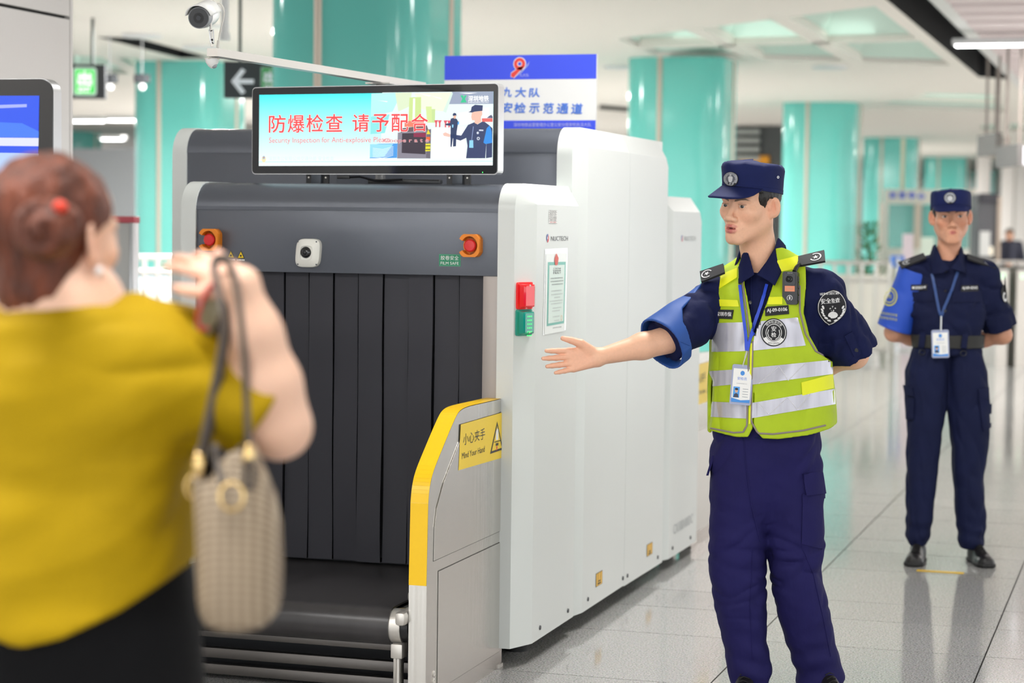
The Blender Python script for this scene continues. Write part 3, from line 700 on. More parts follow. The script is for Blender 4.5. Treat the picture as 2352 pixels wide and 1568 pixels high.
# ================================================================== NOTICE SCREEN ON THE SCANNER
tl = on_y(568, 313, 7.25); tr = on_y(1131.5, 298, 7.13)
mx = tr-tl; mx[2] = 0; W_ = np.linalg.norm(mx)
mp = Plane(((tl[0]+tr[0])/2, (tl[1]+tr[1])/2, (1.757+2.075)/2), mx, (0, 0, 1))
MH = .322
mon = empty('notice_screen', mp.p(0, -MH/2), 'wide black framed notice screen with red Chinese text on top of the scanner', 'screen')
body = rrect(W_+.004, MH+.004, .016); MB().prism([mp.p(u, v, -.048) for u, v in body], mp.n*.046).build('screen_case', m_alu, mon, auto=.5)
mp.rect(0, 0, W_-.002, MH-.002, M('bezel_glass', '0b1018', .06, spec=.6), 'bezel', mon, -.003, r=.014, th=.004)
def screen_mat(name, cA, cB, axis=1, lo=-.15, hi=.15, s=1.):
    m = bpy.data.materials.new(name); m.use_nodes = True; nt = m.node_tree; b = nt.nodes['Principled BSDF']
    b.inputs['Base Color'].default_value = (0, 0, 0, 1); b.inputs['Roughness'].default_value = .25
    tc = nt.nodes.new('ShaderNodeTexCoord'); sep = nt.nodes.new('ShaderNodeSeparateXYZ'); nt.links.new(tc.outputs['Object'], sep.inputs[0])
    mr = nt.nodes.new('ShaderNodeMapRange'); mr.inputs[1].default_value = lo; mr.inputs[2].default_value = hi; nt.links.new(sep.outputs[axis], mr.inputs[0])
    mx_ = nt.nodes.new('ShaderNodeMix'); mx_.data_type = 'RGBA'; mx_.inputs[6].default_value = lin(cA)+(1,); mx_.inputs[7].default_value = lin(cB)+(1,)
    nt.links.new(mr.outputs[0], mx_.inputs[0]); nt.links.new(mx_.outputs[2], b.inputs['Emission Color']); b.inputs['Emission Strength'].default_value = s
    return m
SE = .95
def E_(name, col, s=SE): return M('lit_'+name, '000000', .3, emit=s, emitcol=col)
zq = lambda a, b_: (540+a/6.031, 170+b_/6.031)
zr = lambda a, b_: (840+a/6.031, 170+b_/6.031)
scr = [zq(258, 373), zr(1690, 248), zr(1704, 1272), zq(274, 1358)]
zmid = mp.o[2]
ppoly(mp, scr, screen_mat('lit_cyan', 'f0ffff', '35f0f2', 2, zmid-.11, zmid+.14, SE), 'display', mon, .0016)
sc = empty('display_picture', mp.p(.2, 0)); adopt(sc, mon)
def S(pts, col, h, nm='picture_patch', f=zr): return ppoly(mp, [f(*p) for p in pts], E_(col, col), nm, sc, h)
S([(150, 300), (1690, 248), (1700, 1185), (150, 1215)], 'e8f6f4', .0019)
S([(0, 318), (420, 292), (300, 560), (0, 640)], 'b8f8f0', .0020); S([(0, 640), (260, 600), (200, 860), (0, 880)], '8fe8e8', .0020)
S([(330, 300), (560, 290), (540, 480), (380, 560)], 'dfeecb', .0021); S([(1120, 268), (1690, 248), (1692, 420), (1050, 440)], '9aa6bd', .0021)
S([(600, 300), (1120, 275), (1000, 540), (700, 520)], 'eef3dc', .0021)
S([(650, 300), (830, 325), (800, 340)], 'ffffff', .0022); S([(830, 330), (980, 360), (960, 372)], 'ffffff', .0022); S([(90, 410), (230, 420), (220, 432)], 'ffffff', .0022); S([(1210, 280), (1470, 272), (1350, 292)], 'ffffff', .0022)
S([(530, 360), (690, 350), (700, 760), (520, 770)], 'cfe694', .0023); S([(580, 372), (610, 370), (612, 700), (578, 702)], 'fbfff0', .0024)
S([(760, 480), (840, 478), (850, 700), (780, 705)], 'd6ea9c', .0023); S([(840, 515), (890, 512), (890, 700), (850, 700)], 'c9e39a', .0023)
S([(1040, 560), (1130, 290), (1110, 270), (1000, 540)], 'd8efe2', .0023)
S([(1200, 560), (1400, 520), (1400, 700), (1240, 730)], 'f6fbfb', .0022); S([(1540, 480), (1640, 466), (1636, 640), (1540, 640)], 'f0f4fb', .0022)
S([(850, 780), (1300, 740), (1340, 1195), (845, 1200)], 'f4f6fa', .0022)
S([(380, 850), (840, 790), (840, 1198), (380, 1208)], '8b8794', .0024); S([(440, 860), (770, 840), (770, 1140), (440, 1130)], '3c3340', .0025); S([(600, 850), (770, 845), (770, 905), (600, 905)], '8f2a4c', .0026)
S([(420, 790), (780, 740), (800, 800), (420, 850)], '6b5a60', .0025); S([(470, 690), (740, 670), (740, 760), (470, 770)], 'f0836a', .0025); S([(780, 800), (835, 800), (835, 1198), (780, 1190)], '6d6874', .0026)
S([(800, 795), (832, 860), (778, 862)], 'f2df2e', .0028); S([(768, 995), (836, 990), (836, 1095), (768, 1100)], 'e9e02c', .0028); S([(775, 900), (830, 900), (830, 950), (775, 950)], 'f06a30', .0028)
for k in range(2): S([(770, 1018+k*50), (835, 1015+k*50), (835, 1028+k*50), (770, 1030+k*50)], '4a4636', .0029)
S([(0, 1030), (130, 1010), (380, 1000), (378, 1200), (0, 1215)], '4f9fe8', .0025); S([(0, 1020), (320, 1010), (200, 1190), (0, 1205)], '9be0f6', .0026)
for k in range(7): S([(40, 1070+k*20), (180, 1085+k*20), (325, 1040+k*20), (325, 1046+k*20), (180, 1092+k*20), (40, 1076+k*20)], 'f2fdff', .0028)
for x in (880, 930, 1010, 1060): S([(x, 668), (x+55, 664), (x+38, 705), (x+38, 760), (x+18, 762), (x+18, 708)], 'e25a68', .0027)
# two uniformed figures on the picture
S([(1110, 640), (1150, 625), (1190, 640), (1215, 680), (1205, 750), (1195, 820), (1190, 1020), (1150, 1025), (1150, 880), (1130, 1030), (1115, 1030), (1110, 740), (1040, 730), (1035, 712), (1100, 700)], '2b3c62', .003)
S([(1145, 585), (1180, 580), (1182, 620), (1165, 642), (1148, 632)], 'eab8a0', .0031); S([(1135, 575), (1155, 558), (1182, 566), (1190, 605), (1180, 592), (1138, 602)], '253a66', .0032); S([(1205, 690), (1225, 670), (1225, 715), (1207, 722)], '3ea0ec', .0031); S([(1128, 722), (1150, 720), (1148, 762), (1130, 762)], '8fd0f4', .0032)
S([(1440, 680), (1480, 712), (1560, 660), (1640, 715), (1690, 760), (1694, 1160), (1610, 1175), (1610, 960), (1600, 1175), (1335, 1182), (1350, 1010), (1330, 900), (1250, 940), (1110, 900), (1110, 855), (1260, 870), (1350, 720)], '33406a', .003)
S([(1400, 545), (1420, 540), (1540, 520), (1545, 570), (1525, 610), (1535, 670), (1480, 710), (1440, 690), (1440, 655), (1405, 655), (1392, 610)], 'f0c0ac', .0031)
S([(1350, 545), (1385, 525), (1395, 470), (1440, 440), (1550, 445), (1545, 520), (1440, 535), (1400, 548)], '2a3a66', .0032)
S([(1005, 850), (1040, 830), (1110, 860), (1105, 895), (1020, 880)], 'f0c4b4', .0031); S([(1610, 760), (1650, 720), (1680, 800), (1692, 960), (1600, 980), (1570, 960)], '2f8fe6', .0032)
S([(1375, 932), (1428, 930), (1432, 1036), (1375, 1036)], '8fd4f4', .0033); S([(1420, 740), (1430, 740), (1410, 930), (1402, 930)], '8a9cc8', .0032); S([(1505, 780), (1565, 782), (1565, 800), (1505, 800)], 'd6dcea', .0033)
mp_u, mp_v = hit(mp, *zr(1498, 905)); mp.ring(mp_u, mp_v, .003, .006, E_('pale', 'd8deea'), 'picture_badge', sc, .0033, 14); mp_u, mp_v = hit(mp, *zr(1488, 828)); mp.disc(mp_u, mp_v, .0045, .0045, E_('pale', 'd8deea'), 'picture_badge', sc, .0033, 14)
S([(1540, 625), (1688, 620), (1690, 670), (1545, 672)], 'e86a64', .0031); S([(1640, 590), (1670, 572), (1688, 600), (1688, 618), (1610, 618)], '5a5a78', .0031)
S([(-60, 1218), (1700, 1185), (1702, 1205), (-60, 1240)], 'eefcff', .0027)
ppoly(mp, [zq(274, 1300), zr(1702, 1212), zr(1702, 1217), zq(274, 1305)], E_('rule', '8fe0e8'), 'display_rule', sc, .0034)
# lettering of the notice
m_rl = E_('redtext', 'f5484c'); m_wl = E_('whitetext', 'ffffff'); m_shl = E_('shadowtext', '8fd8dc')
for ch_, a, b_ in (('防', 520, 770), ('爆', 782, 762), ('检', 1040, 750), ('查', 1308, 738), ('请', 1676, 728)):
    px, py = zq(a, b_); ptext(mp, ch_, px+.7, py+.8, 38, m_shl, sc, .0036, hpx=40, bold=.0012); ptext(mp, ch_, px, py, 38, m_wl, sc, .0038, hpx=40, bold=.0022); ptext(mp, ch_, px, py, 38, m_rl, sc, .0042, hpx=40, bold=.0008)
for ch_, a, b_ in (('予', 140, 722), ('配', 408, 715), ('合', 682, 705)):
    px, py = zr(a, b_); ptext(mp, ch_, px, py, 38, m_wl, sc, .0038, hpx=40, bold=.0022); ptext(mp, ch_, px, py, 38, m_rl, sc, .0042, hpx=40, bold=.0008)
px, py = zq(1275, 985); ptext(mp, 'Security Inspection for Anti-explosive Please', px-6, py, 278, m_wl, sc, .0036, hpx=16, bold=.0005); ptext(mp, 'Security Inspection for Anti-explosive Please', px-6, py, 278, E_('pinktext', 'e8747c'), sc, .004, hpx=16)
px, py = zr(500, 962); ptext(mp, 'Coope r a t e', px, py, 103, m_wl, sc, .0036, hpx=11.5, bold=.0005); ptext(mp, 'Coope r a t e', px, py, 103, E_('pinktext2', 'd8505c'), sc, .004, hpx=11.5)
px, py = zr(1487, 350); ptext(mp, '深圳地铁', px, py, 47, m_wl, sc, .0036, bold=.0006); px, py = zr(1487, 402); ptext(mp, 'SHENZHEN METRO', px, py, 47, m_wl, sc, .0036)
S([(1235, 318), (1270, 310), (1282, 345), (1294, 312), (1322, 314), (1300, 360), (1325, 410), (1240, 415), (1265, 360)], '2fc790', .0036)
u, v = hit(mp, *zq(345, 1262)); mp.disc(u, v, .0095, .0125, E_('badge_gold', 'f4e6b4'), 'display_emblem', sc, .0036); mp.disc(u, v+.006, .0055, .006, E_('badge_blue', '7fb8e8'), 'display_emblem', sc, .0039); mp.disc(u, v+.006, .003, .003, E_('badge_or', 'f0a040'), 'display_emblem', sc, .0042)
px, py = zq(860, 1240); ptext(mp, '深圳市公安局公共交通分局 安全检查', px, py, 150, M('lit_faint', '000000', .3, emit=SE, emitcol='d8eff2'), sc, .0034)
u, v = hit(mp, *zr(1566, 1372)); mp.disc(u, v, .0018, .0018, M('power_led', '40ff60', emit=3), 'power_light', mon, .002, 10)
# brackets under the screen
for px in (715, 1040):
    u, _ = hit(mp, px, 405); c0 = mp.p(u, -MH/2)
    MB().box(c0[0]-.045, c0[0]+.045, c0[1]+.02, c0[1]+.03, 1.718, 1.80).build('bracket_plate', m_black, mon, auto=None)
    MB().box(c0[0]-.02, c0[0]+.02, c0[1]+.005, c0[1]+.06, 1.718, 1.9, .004).build('bracket_post', M('grey_metal', '5a5f66', .4, .5), mon)
    for s_ in (-1, 1): MB().lathe([(.004, 0), (.003, .003)], (c0[0]+s_*.034, c0[1]+.02, 1.742), (0, -1, 0), 10).build('bracket_screw', m_steel2, mon)
p1 = mp.p(-.1, -MH/2-.012, -.02); p2 = mp.p(.12, -MH/2-.02, -.02)
MB().tube([p1, p1+np.array([.04, 0, .002]), p1+np.array([.1, 0, -.012]), p2], .004, 8).box(p1[0]-.05, p1[0], p1[1]-.006, p1[1]+.006, p1[2]-.006, p1[2]+.006, .002).build('signal_cable', m_black, mon)
MB().box(mp.o[0]-.03, mp.o[0]+.25, mp.o[1]+.04, mp.o[1]+.08, 1.718, 1.737, .004).build('bracket_bar', m_black, mon)

# ================================================================== BANNER BOARD ON THE SCANNER
bp = Plane((-2.77, 9.0, 2.15), (1, 0, 0), (0, 0, 1))
bd = empty('banner_board', (-2.77, 9.0, 1.953), 'blue and white banner board with a red figure nine behind the screen', 'sign')
tlu = hit(bp, 1006.5, 207); tru = hit(bp, 1355, 207); zt_ = hit(bp, 1180, 126)[1]; zb_ = -.17
wbd = tru[0]-tlu[0]; ucb = (tlu[0]+tru[0])/2
MB().box(-2.77+ucb-wbd/2, -2.77+ucb+wbd/2, 9.003, 9.02, 2.15+zb_, 2.15+zt_).build('board', m_pap, bd, auto=None)
m_bb = M('banner_blue', '3d55f0', .4); m_bl = M('banner_letter_blue', '4f82e6', .5)
y1 = hit(bp, 1180, 182)[1]; y2 = hit(bp, 1250, 274.5)[1]
bp.rect(ucb, (zt_+y1)/2, wbd, zt_-y1, m_bb, 'blue_band', bd, -.002); bp.rect(ucb, (y2+zb_)/2, wbd, y2-zb_, m_bb, 'blue_band', bd, -.002)
zn = lambda a, b_: (990+a/6.19, 110+b_/6.19)
# the figure nine
u, v = hit(bp, *zn(1165, 225))
def nine(r0, r1, mat, h, g=0):
    bp.ring(u, v, r0, r1, mat, 'figure_nine', bd, h, 30)
    bp.poly([hit(bp, *zn(*q)) for q in ((1222+g, 262), (1246+g, 240+g), (1085+g, 425+g), (1045-g, 405+g), (1050-g, 360-g), (1118-g, 310-g), (1150, 275))], mat, 'figure_nine', bd, h)
nine(.008, .030, m_wink, -.001, 6); nine(.0115, .0265, M('nine_red', 'f0453c', .4), 0)
bp.poly([hit(bp, *zn(*q)) for q in ((1305, 185), (1290, 240), (1200, 345), (1110, 415), (1190, 330), (1255, 262))], M('nine_shade', 'aab4e8', .4), 'figure_nine_swoosh', bd, -.0005)
for s_, a, b_, wz, hz in (('九', 1000, 630, 125, 130), ('大', 1190, 628, 150, 135), ('队', 1390, 628, 150, 125), ('安', 1005, 850, 140, 140), ('检', 1185, 850, 160, 145), ('示', 1390, 850, 140, 135), ('范', 1590, 845, 140, 145), ('通', 1792, 845, 160, 140), ('道', 1995, 842, 155, 145)):
    px, py = zn(a, b_); ptext(bp, s_, px, py, wz/6.19, m_bl, bd, 0, hpx=hz/6.19, slant=.1, bold=.0012)
px, py = zn(1648, 1078); ptext(bp, '深圳地铁运营管理办公室公安分局安检执法大队', px, py, 178, M('pale_lilac', 'c9cdf6', .5), bd, 0, hpx=9)
px, py = zn(1235, 385); ptext(bp, '九大队', px, py, 22, M('pale_lilac2', 'c9cdf6', .5), bd, 0.0005)
for s_ in (-.25, .25): MB().box(-2.77+ucb+s_-.02, -2.77+ucb+s_+.02, 8.96, 9.08, 1.953, 1.985, .004).build('board_foot', m_alu, bd)

# ================================================================== CAMERA ARM, BULLET CAMERA, DOME CAMERA
AZ = 2.127; xa = -2.935
arm = empty('camera_arm', (-2.92, 7.55, 1.72), 'square stainless arm on a mast reaching out over the conveyor', 'bracket')
e0 = np.array([-2.985, 6.275, AZ]); e1 = np.array([-2.86, 7.95, AZ]); dv = (e1-e0)/np.linalg.norm(e1-e0); sd = np.cross(dv, ZU)*.02
MB().prism([e0-sd-ZU*.013, e0+sd-ZU*.013, e0+sd+ZU*.013, e0-sd+ZU*.013], e1-e0).build('arm_tube', m_steel2, arm, auto=None)
pm = e0+dv*1.3
MB().box(pm[0]-.016, pm[0]+.016, pm[1]-.016, pm[1]+.016, 1.719, AZ-.013, .003).build('mast', m_steel, arm); MB().box(pm[0]-.05, pm[0]+.05, pm[1]-.04, pm[1]+.04, AZ-.019, AZ-.013).build('mast_plate', m_steel2, arm, auto=None)
D0 = 6.88
zc_ = lambda a, b_: (380+a/7.842, b_/7.842)
bc = empty('bullet_camera', at(*zc_(715, 960), D0), 'white bullet security camera with dark round face on top of the arm', 'camera')
cf = at(*zc_(462, 460), D0-.06); cb = at(*zc_(690, 350), D0+.14); ax = (cb-cf)/np.linalg.norm(cb-cf)
RBC = .0355
MB().lathe([(RBC*.98, 0), (RBC, .006), (RBC, .055)], cf, tuple(ax), 36).build('camera_front', M('camera_grey', '8d8f92', .4), bc)
MB().lathe([(RBC*.9, 0), (RBC*.9, .002)], cf-ax*.002, tuple(ax), 36).build('camera_face', M('face_black', '232529', .15, spec=.7), bc)
MB().lathe([(.017, 0), (.017, .001)], cf-ax*.003, tuple(ax), 30).build('lens_ring', M('lens_black', '131417', .1), bc); MB().lathe([(.008, 0), (.006, .001)], cf-ax*.004, tuple(ax), 24).build('lens', M('lens_glass', '2a2d33', .03), bc)
MB().lathe([(RBC*1.02, .05), (RBC*1.1, .06), (RBC*1.1, .15), (RBC*.9, .17), (.003, .172)], cf, tuple(ax), 36).build('camera_body', m_white, bc)
# sun hood: half shell over the tube
axv = Vector(ax); upv = Vector(UP)-axv*axv.dot(Vector(UP)); upv.normalize(); rtv = axv.cross(upv)
V = []; na = 18
for (tt, rr) in ((-.025, RBC*1.16), (.16, RBC*1.18)):
    for k in range(na+1):
        a = math.radians(-80+160*k/na); V.append(np.array(Vector(cf)+axv*(tt+.02*(1-math.cos(a)) if tt < 0 else tt)+(upv*math.cos(a)+rtv*math.sin(a))*rr))
Fc = [[k, k+1, na+2+k, na+1+k] for k in range(na)]
o = mesh('sun_hood', V, Fc, m_white, bc, smooth=True); md = o.modifiers.new('s', 'SOLIDIFY'); md.thickness = .003; md.offset = 1
s0 = at(*zc_(680, 610), D0); s1 = at(*zc_(715, 975), D0)
MB().cyl(s0+ZU*.012, lerp(s0, s1, .2), .004, n=10).cyl(lerp(s0, s1, .8), s1, .004, n=10).build('stem', m_steel2, bc)
for a, c in ((655, 690), (690, 705), (730, 745)): MB().cyl(at(*zc_(a-2, 665), D0), at(*zc_(c, 915), D0), .0022, n=8).build('turnbuckle_rod', m_alu, bc)
for yy in (680, 850, 910): MB().sph(at(*zc_(690+(yy-680)*.12, yy), D0), .004, u=10, v=6).build('turnbuckle_joint', M('joint_dark', '3b3c3e', .4, .6), bc)
MB().tube([at(*zc_(*q), D0+.08) for q in ((770, 200), (820, 190), (870, 215), (905, 280), (920, 360), (905, 480), (870, 620), (845, 740), (830, 870))], .0022, 8).cyl(at(*zc_(830, 860), D0+.08), at(*zc_(815, 990), D0+.08), .0048, n=12).build('camera_cable', M('cable_grey', 'd8d4cc', .5), bc)
dc = empty('turret_camera', at(*zc_(720, 1130), D0), 'small white ball camera hanging under the end of the arm', 'camera')
c0 = at(*zc_(720, 1185), D0)
MB().cyl(at(*zc_(720, 1120), D0), c0, .009, n=16).build('mount_neck', m_steel2, dc)
MB().lathe([(.026, 0), (.028, .002), (.026, .005)], c0-ZU*.003, (0, 0, 1), 4).build('mount_plate', M('plate_cream', 'e9e4d8', .4), dc, auto=.3)
MB().lathe([(.0225, 0), (.021, -.012), (.013, -.024), (.004, -.031), (.0005, -.032)][::-1], c0-ZU*.001, (0, 0, 1), 28).build('camera_ball', m_white, dc)
MB().sph(c0+np.array([.007, 0, -.022]), .0105, u=16, v=10).build('camera_window', M('smoke_glass', '9ea3a8', .1), dc)

# ================================================================== BACKGROUND PROPS
# information kiosk at the left edge
kr = at(107, 205, 6.0); kz = float(kr[2])
kp = Plane((kr[0], kr[1], 1), (1, 0, 0), (0, 0, 1))
ko = empty('information_kiosk', (kr[0]-.4, kr[1], 0), 'tall black framed information screen with a bright blue display', 'kiosk')
KW = .82; KB = .55
case = [(u-KW/2, v+(kz-KB)/2+KB-1) for u, v in rrect(KW, kz-KB, .04, 8)]
MB().prism([kp.p(u, v, -.05) for u, v in case], kp.n*.046).build('kiosk_case', m_alu, ko, auto=.5)
kp.poly([(-.004+(u+.004)*.988, (v-.0)*.998) for u, v in case], M('kiosk_glass', '0a0b0d', .08, spec=.6), 'kiosk_glass', ko, -.002, th=.003)
MB().box(kr[0]-.55, kr[0]-.27, kr[1]+.01, kr[1]+.04, 0, KB+.1).build('kiosk_stand', m_alu, ko); MB().box(kr[0]-.72, kr[0]-.1, kr[1]-.2, kr[1]+.25, 0, .02, .005).build('kiosk_foot', m_alu, ko)
def K(pts, col, h, s=.9): ppoly(kp, pts, M('kio_'+col, '000000', .3, emit=s, emitcol=col), 'kiosk_display', ko, h)
K([(-480, 260), (78, 246), (82, 1100), (-480, 1100)], '1f55f0', .002); K([(-480, 385), (80, 378), (82, 1100), (-480, 1100)], 'b9d4fb', .0024)
K([(-480, 352), (79, 343), (79, 362), (-480, 370)], 'e2e6fb', .0026); K([(-480, 300), (40, 310), (79, 328), (79, 342), (-480, 350)], '3f7df4', .0023); K([(-300, 285), (50, 266), (50, 273), (-300, 296)], 'a9b6f8', .0026)

# hanging exit sign and hanging arrow sign
m_sgn = M('sign_black', '3a3c40', .4); m_sgreen = M('exit_green_lit', '19c83c', .4, emit=.7); m_swh = M('sign_white_lit', 'ffffff', .4, emit=.7); m_sgd = M('exit_green', '1f9a3e', .4, emit=.12); m_sw2 = M('sign_white', 'e8e4ec', .4, emit=.15)
def hang_sign(x0, y0, x1, y1, D, rods, label, nm):
    c = at((x0+x1)/2, (y0+y1)/2, D); pl = Plane((c[0], c[1], c[2]), RT, (0, 0, 1)); w = (x1-x0)*D/F; h = (y1-y0)*D/F
    s = empty(nm, (c[0], c[1], ZC), label, 'sign')
    MB().prism([pl.p(u, v, -.06) for u, v in rrect(w, h, .01)], pl.n*.06).build('sign_box', m_sgn, s, auto=.5)
    for px in rods:
        q = at(px, y0, D); MB().cyl((q[0], q[1], q[2]), (q[0], q[1], ZC), .012*D/15, n=10).build('hanging_rod', M('rod_dark', '4a5250', .4, .4), s)
    return s, pl
s, pl = hang_sign(120, 172, 228, 250, 20.1, (198,), 'hanging dark sign with a lit green exit pictogram', 'exit_sign')
u, v = hit(pl, 181, 211); sz = 24*20.1/F
pl.rect(u, v, 54*20.1/F, 64*20.1/F, M('exit_border', 'c8e8d4', .4, emit=.3), 'sign_border', s, .002, r=.03); pl.rect(u, v, 44*20.1/F, 54*20.1/F, m_sgreen, 'sign_field', s, .004, r=.02)
text_on(pl, '出', u, v+.03, .125, .125, m_swh, 'lettering', s, .006, bold=.006); text_on(pl, 'EXIT', u, v-.075, .12, .045, m_swh, 'lettering', s, .006, bold=.003)
s, pl = hang_sign(500, 156, 650, 240, 16, (536,), 'hanging dark sign with a white left arrow and green exit mark', 'arrow_sign')
u, v = hit(pl, 545, 202); k = 16/F
for pts in (((-28, 0), (-4, 30), (5, 24), (-14, 0)), ((-28, 0), (-14, 0), (5, -24), (-4, -30)), ((-20, 5), (24, 5), (24, -5), (-20, -5))):
    pl.poly([(u+a*k, v+b_*k) for a, b_ in pts], m_sw2, 'arrow', s, .004)
u, v = hit(pl, 606, 196); pl.rect(u, v, 42*k, 56*k, M('exit_border2', 'b8d4c2', .4), 'sign_border', s, .002); pl.rect(u, v, 36*k, 50*k, m_sgd, 'sign_field', s, .004)
text_on(pl, '出', u, v+.02, .085, .085, m_sw2, 'lettering', s, .006, bold=.005); text_on(pl, 'EXIT', u, v-.055, .08, .03, m_sw2, 'lettering', s, .006, bold=.002)
q = at(500, 104, 12.5); o = MB().cyl((q[0], q[1], q[2]), (q[0], q[1], ZC), .024, n=16).cyl((q[0], q[1], q[2]-.012), (q[0], q[1], q[2]+.03), .032, n=16).build('hanging_pipe', m_white); tag(o, 'white pipe hanging from the ceiling right of the bullet camera', 'pipe')
for i, (px, py) in enumerate(((238, 202), (312, 200))):
    q = at(px, py, 22); e = empty('ceiling_speaker', (q[0], q[1], ZC), ('small dark box hanging right of the exit sign', 'small dark box hanging by the left teal column')[i], 'speaker')
    MB().box(q[0]-.07, q[0]+.07, q[1]-.06, q[1]+.06, q[2]-.05, q[2]+.04, .01).build('speaker_box', m_sgn, e); MB().cyl((q[0], q[1], q[2]), (q[0], q[1], ZC), .008, n=8).build('hanging_rod', m_alu, e)
    MB().sph((q[0], q[1], q[2]-.09), .04, u=12, v=8).build('speaker_eye', m_white, e)

# standing board with a red top beside the woman
q = at(284, 525, 11); bw = .62
o = empty('notice_board', (q[0]-bw/2+.08, q[1], 0), 'white standing board with a red top rail behind the woman in yellow', 'board')
x1b = at(302, 600, 11)[0]; zt2 = float(at(285, 518, 11)[2])
MB().box(x1b-bw, x1b, q[1], q[1]+.05, .1, zt2-.03, .004).build('board_panel', M('board_grey', 'd4d4d2', .3, .2), o); MB().box(x1b-bw-.01, x1b+.01, q[1]-.01, q[1]+.06, zt2-.035, zt2, .006).build('red_top_rail', M('red_rail', 'd8606c', .4), o)
for xx in (x1b-bw, x1b-.02): MB().box(xx, xx+.025, q[1]-.008, q[1]+.058, 0, zt2-.03, .004).build('board_post', m_alu, o)

# railings
def railing(pa, pb, D, zt_, rails, npost, label, nm='railing', post=.02, panel=None, D2=None):
    a, b_ = at(*pa, D), at(*pb, D2 or D); a[2] = b_[2] = 0
    r = empty(nm, (a+b_)/2, label, 'railing')
    for z in rails: MB().cyl(a+ZU*z, b_+ZU*z, post*1.1, n=10).build('rail', m_steel2, r)
    for k in range(npost):
        p = lerp(a, b_, k/(npost-1)); MB().cyl(p, p+ZU*zt_, post, n=10).build('post', m_steel2, r)
    if panel:
        d = (b_-a)/np.linalg.norm(b_-a); n_ = np.cross(d, ZU)*.006
        for k in range(npost-1):
            p, p2 = lerp(a, b_, (k+.12)/(npost-1)), lerp(a, b_, (k+.88)/(npost-1)); MB().prism([p-n_+ZU*.12, p2-n_+ZU*.12, p2-n_+ZU*(zt_-.14), p-n_+ZU*(zt_-.14)], n_*2).build('panel', panel, r, auto=None)
    return r
m_glassp = M('pale_glass_panel', 'c6dce2', .1, spec=.6)
railing((296, 615), (420, 612), 22, 1.18, (1.18, 1.03, .1), 5, 'pale steel railing between the red topped board and the scanner', post=.03, panel=m_glassp)
railing((1560, 588), (2040, 592), 25, 1.16, (1.16, .95, .12), 16, 'steel railing behind the guard in the yellow vest', post=.022, panel=M('beige_panel', 'd6d2c6', .3, .2))
railing((2060, 560), (2420, 560), 31, 1.1, (1.1, .9, .12), 12, 'far steel railing right of the woman guard', post=.02, panel=M('beige_panel', 'd6d2c6', .3, .2))

# glazed service booth
def bx(x0, y0, x1, y1, D, dep, mat, name, parent, bev=.01):
    p, p2 = at(x0, y0, D), at(x1, y1, D); c = (p+p2)/2; w = (x1-x0)*D/F; h = (y1-y0)*D/F
    pl = Plane(c, RT, (0, 0, 1)); b = MB(); b.prism([pl.p(u, v, -dep) for u, v in ((-w/2, -h/2), (w/2, -h/2), (w/2, h/2), (-w/2, h/2))], pl.n*dep)
    return b.build(name, mat, parent, auto=None), pl
def zfloor(D): return 501+H*F/D
D = 34; yf = zfloor(D); q = at(2130, yf, D)
bo = empty('service_booth', (q[0], q[1], 0), 'pale service booth with a lettered header behind the woman guard', 'booth')
m_bth = M('booth_white', 'e9e4da', .4)
_, pl = bx(2030, 412, 2232, 446, D, .35, m_bth, 'booth_header', bo)
for i, ch_ in enumerate('客服中心'): ptext(pl, ch_, 2042+i*22, 427, 13, M('booth_blue', '5a6ee0', .5), bo, .004, bold=.01)
for x in (2020, 2095, 2222): bx(x, 446 if x < 2200 else 408, x+(14 if x < 2200 else 13), yf, D, .12, m_bth if x != 2095 else m_strip, 'booth_post', bo)
bx(2020, 548, 2232, 575, D-.1, .5, m_bth, 'booth_counter', bo); bx(2025, 575, 2230, yf, D, .3, M('booth_front', 'd8d2c4', .5), 'booth_front', bo)
bx(2034, 448, 2094, 548, D+.4, .01, M('booth_glass', '8cc8c2', .08, alpha=.5), 'booth_glass', bo); bx(2110, 448, 2220, 548, D+.4, .01, M('booth_glass', '8cc8c2', .08, alpha=.5), 'booth_glass', bo)
bx(2060, 296, 2068, 412, D+.2, .06, M('cream_post', 'e8e0c4', .5), 'booth_mast', bo)
D = 32; yf = zfloor(D); q = at(2268, yf, D)
tk = empty('ticket_machine', (q[0], q[1], 0), 'dark ticket machine with a pale edge right of the woman guard', 'machine')
bx(2238, 420, 2284, yf, D, .5, M('machine_dark', '6b6b70', .4), 'machine_body', tk); bx(2284, 424, 2292, yf, D-.05, .5, M('machine_beige', 'd2bfae', .5), 'machine_edge', tk); bx(2243, 418, 2288, 440, D-.1, .1, M('machine_top', '45444c', .4), 'machine_header', tk)
bx(2246, 446, 2280, 500, D-.03, .02, M('machine_glass', '7f9a96', .1), 'machine_window', tk); bx(2245, 505, 2268, 562, D-.12, .03, m_pap, 'poster', tk); bx(2268, 540, 2276, 560, D-.12, .03, M('warm_lamp', 'f8eeda', .5, emit=.4), 'machine_lamp', tk)
for i, (x0, x1, y0, D, col, lab) in enumerate(((2068, 2092, 515, 27, 'f0dfe6', 'pink and white roll up banner left of the woman guard'), (2110, 2140, 522, 29, 'dceadb', 'pale green standing sign just behind the woman guard'))):
    yf = zfloor(D); q = at((x0+x1)/2, yf, D); r = empty('banner_stand', (q[0], q[1], 0), lab, 'banner')
    bx(x0, y0, x1, yf-6, D, .02, M('banner'+col, col, .4), 'banner_sheet', r); bx(x0-2, yf-6, x1+2, yf, D-.05, .2, m_alu, 'banner_base', r)
D = 26; yf = zfloor(D); q = at(2058, yf, D); r = empty('leaflet_box', (q[0], q[1], 0), 'small blue leaflet stand by the blue sleeve of the woman guard', 'stand')
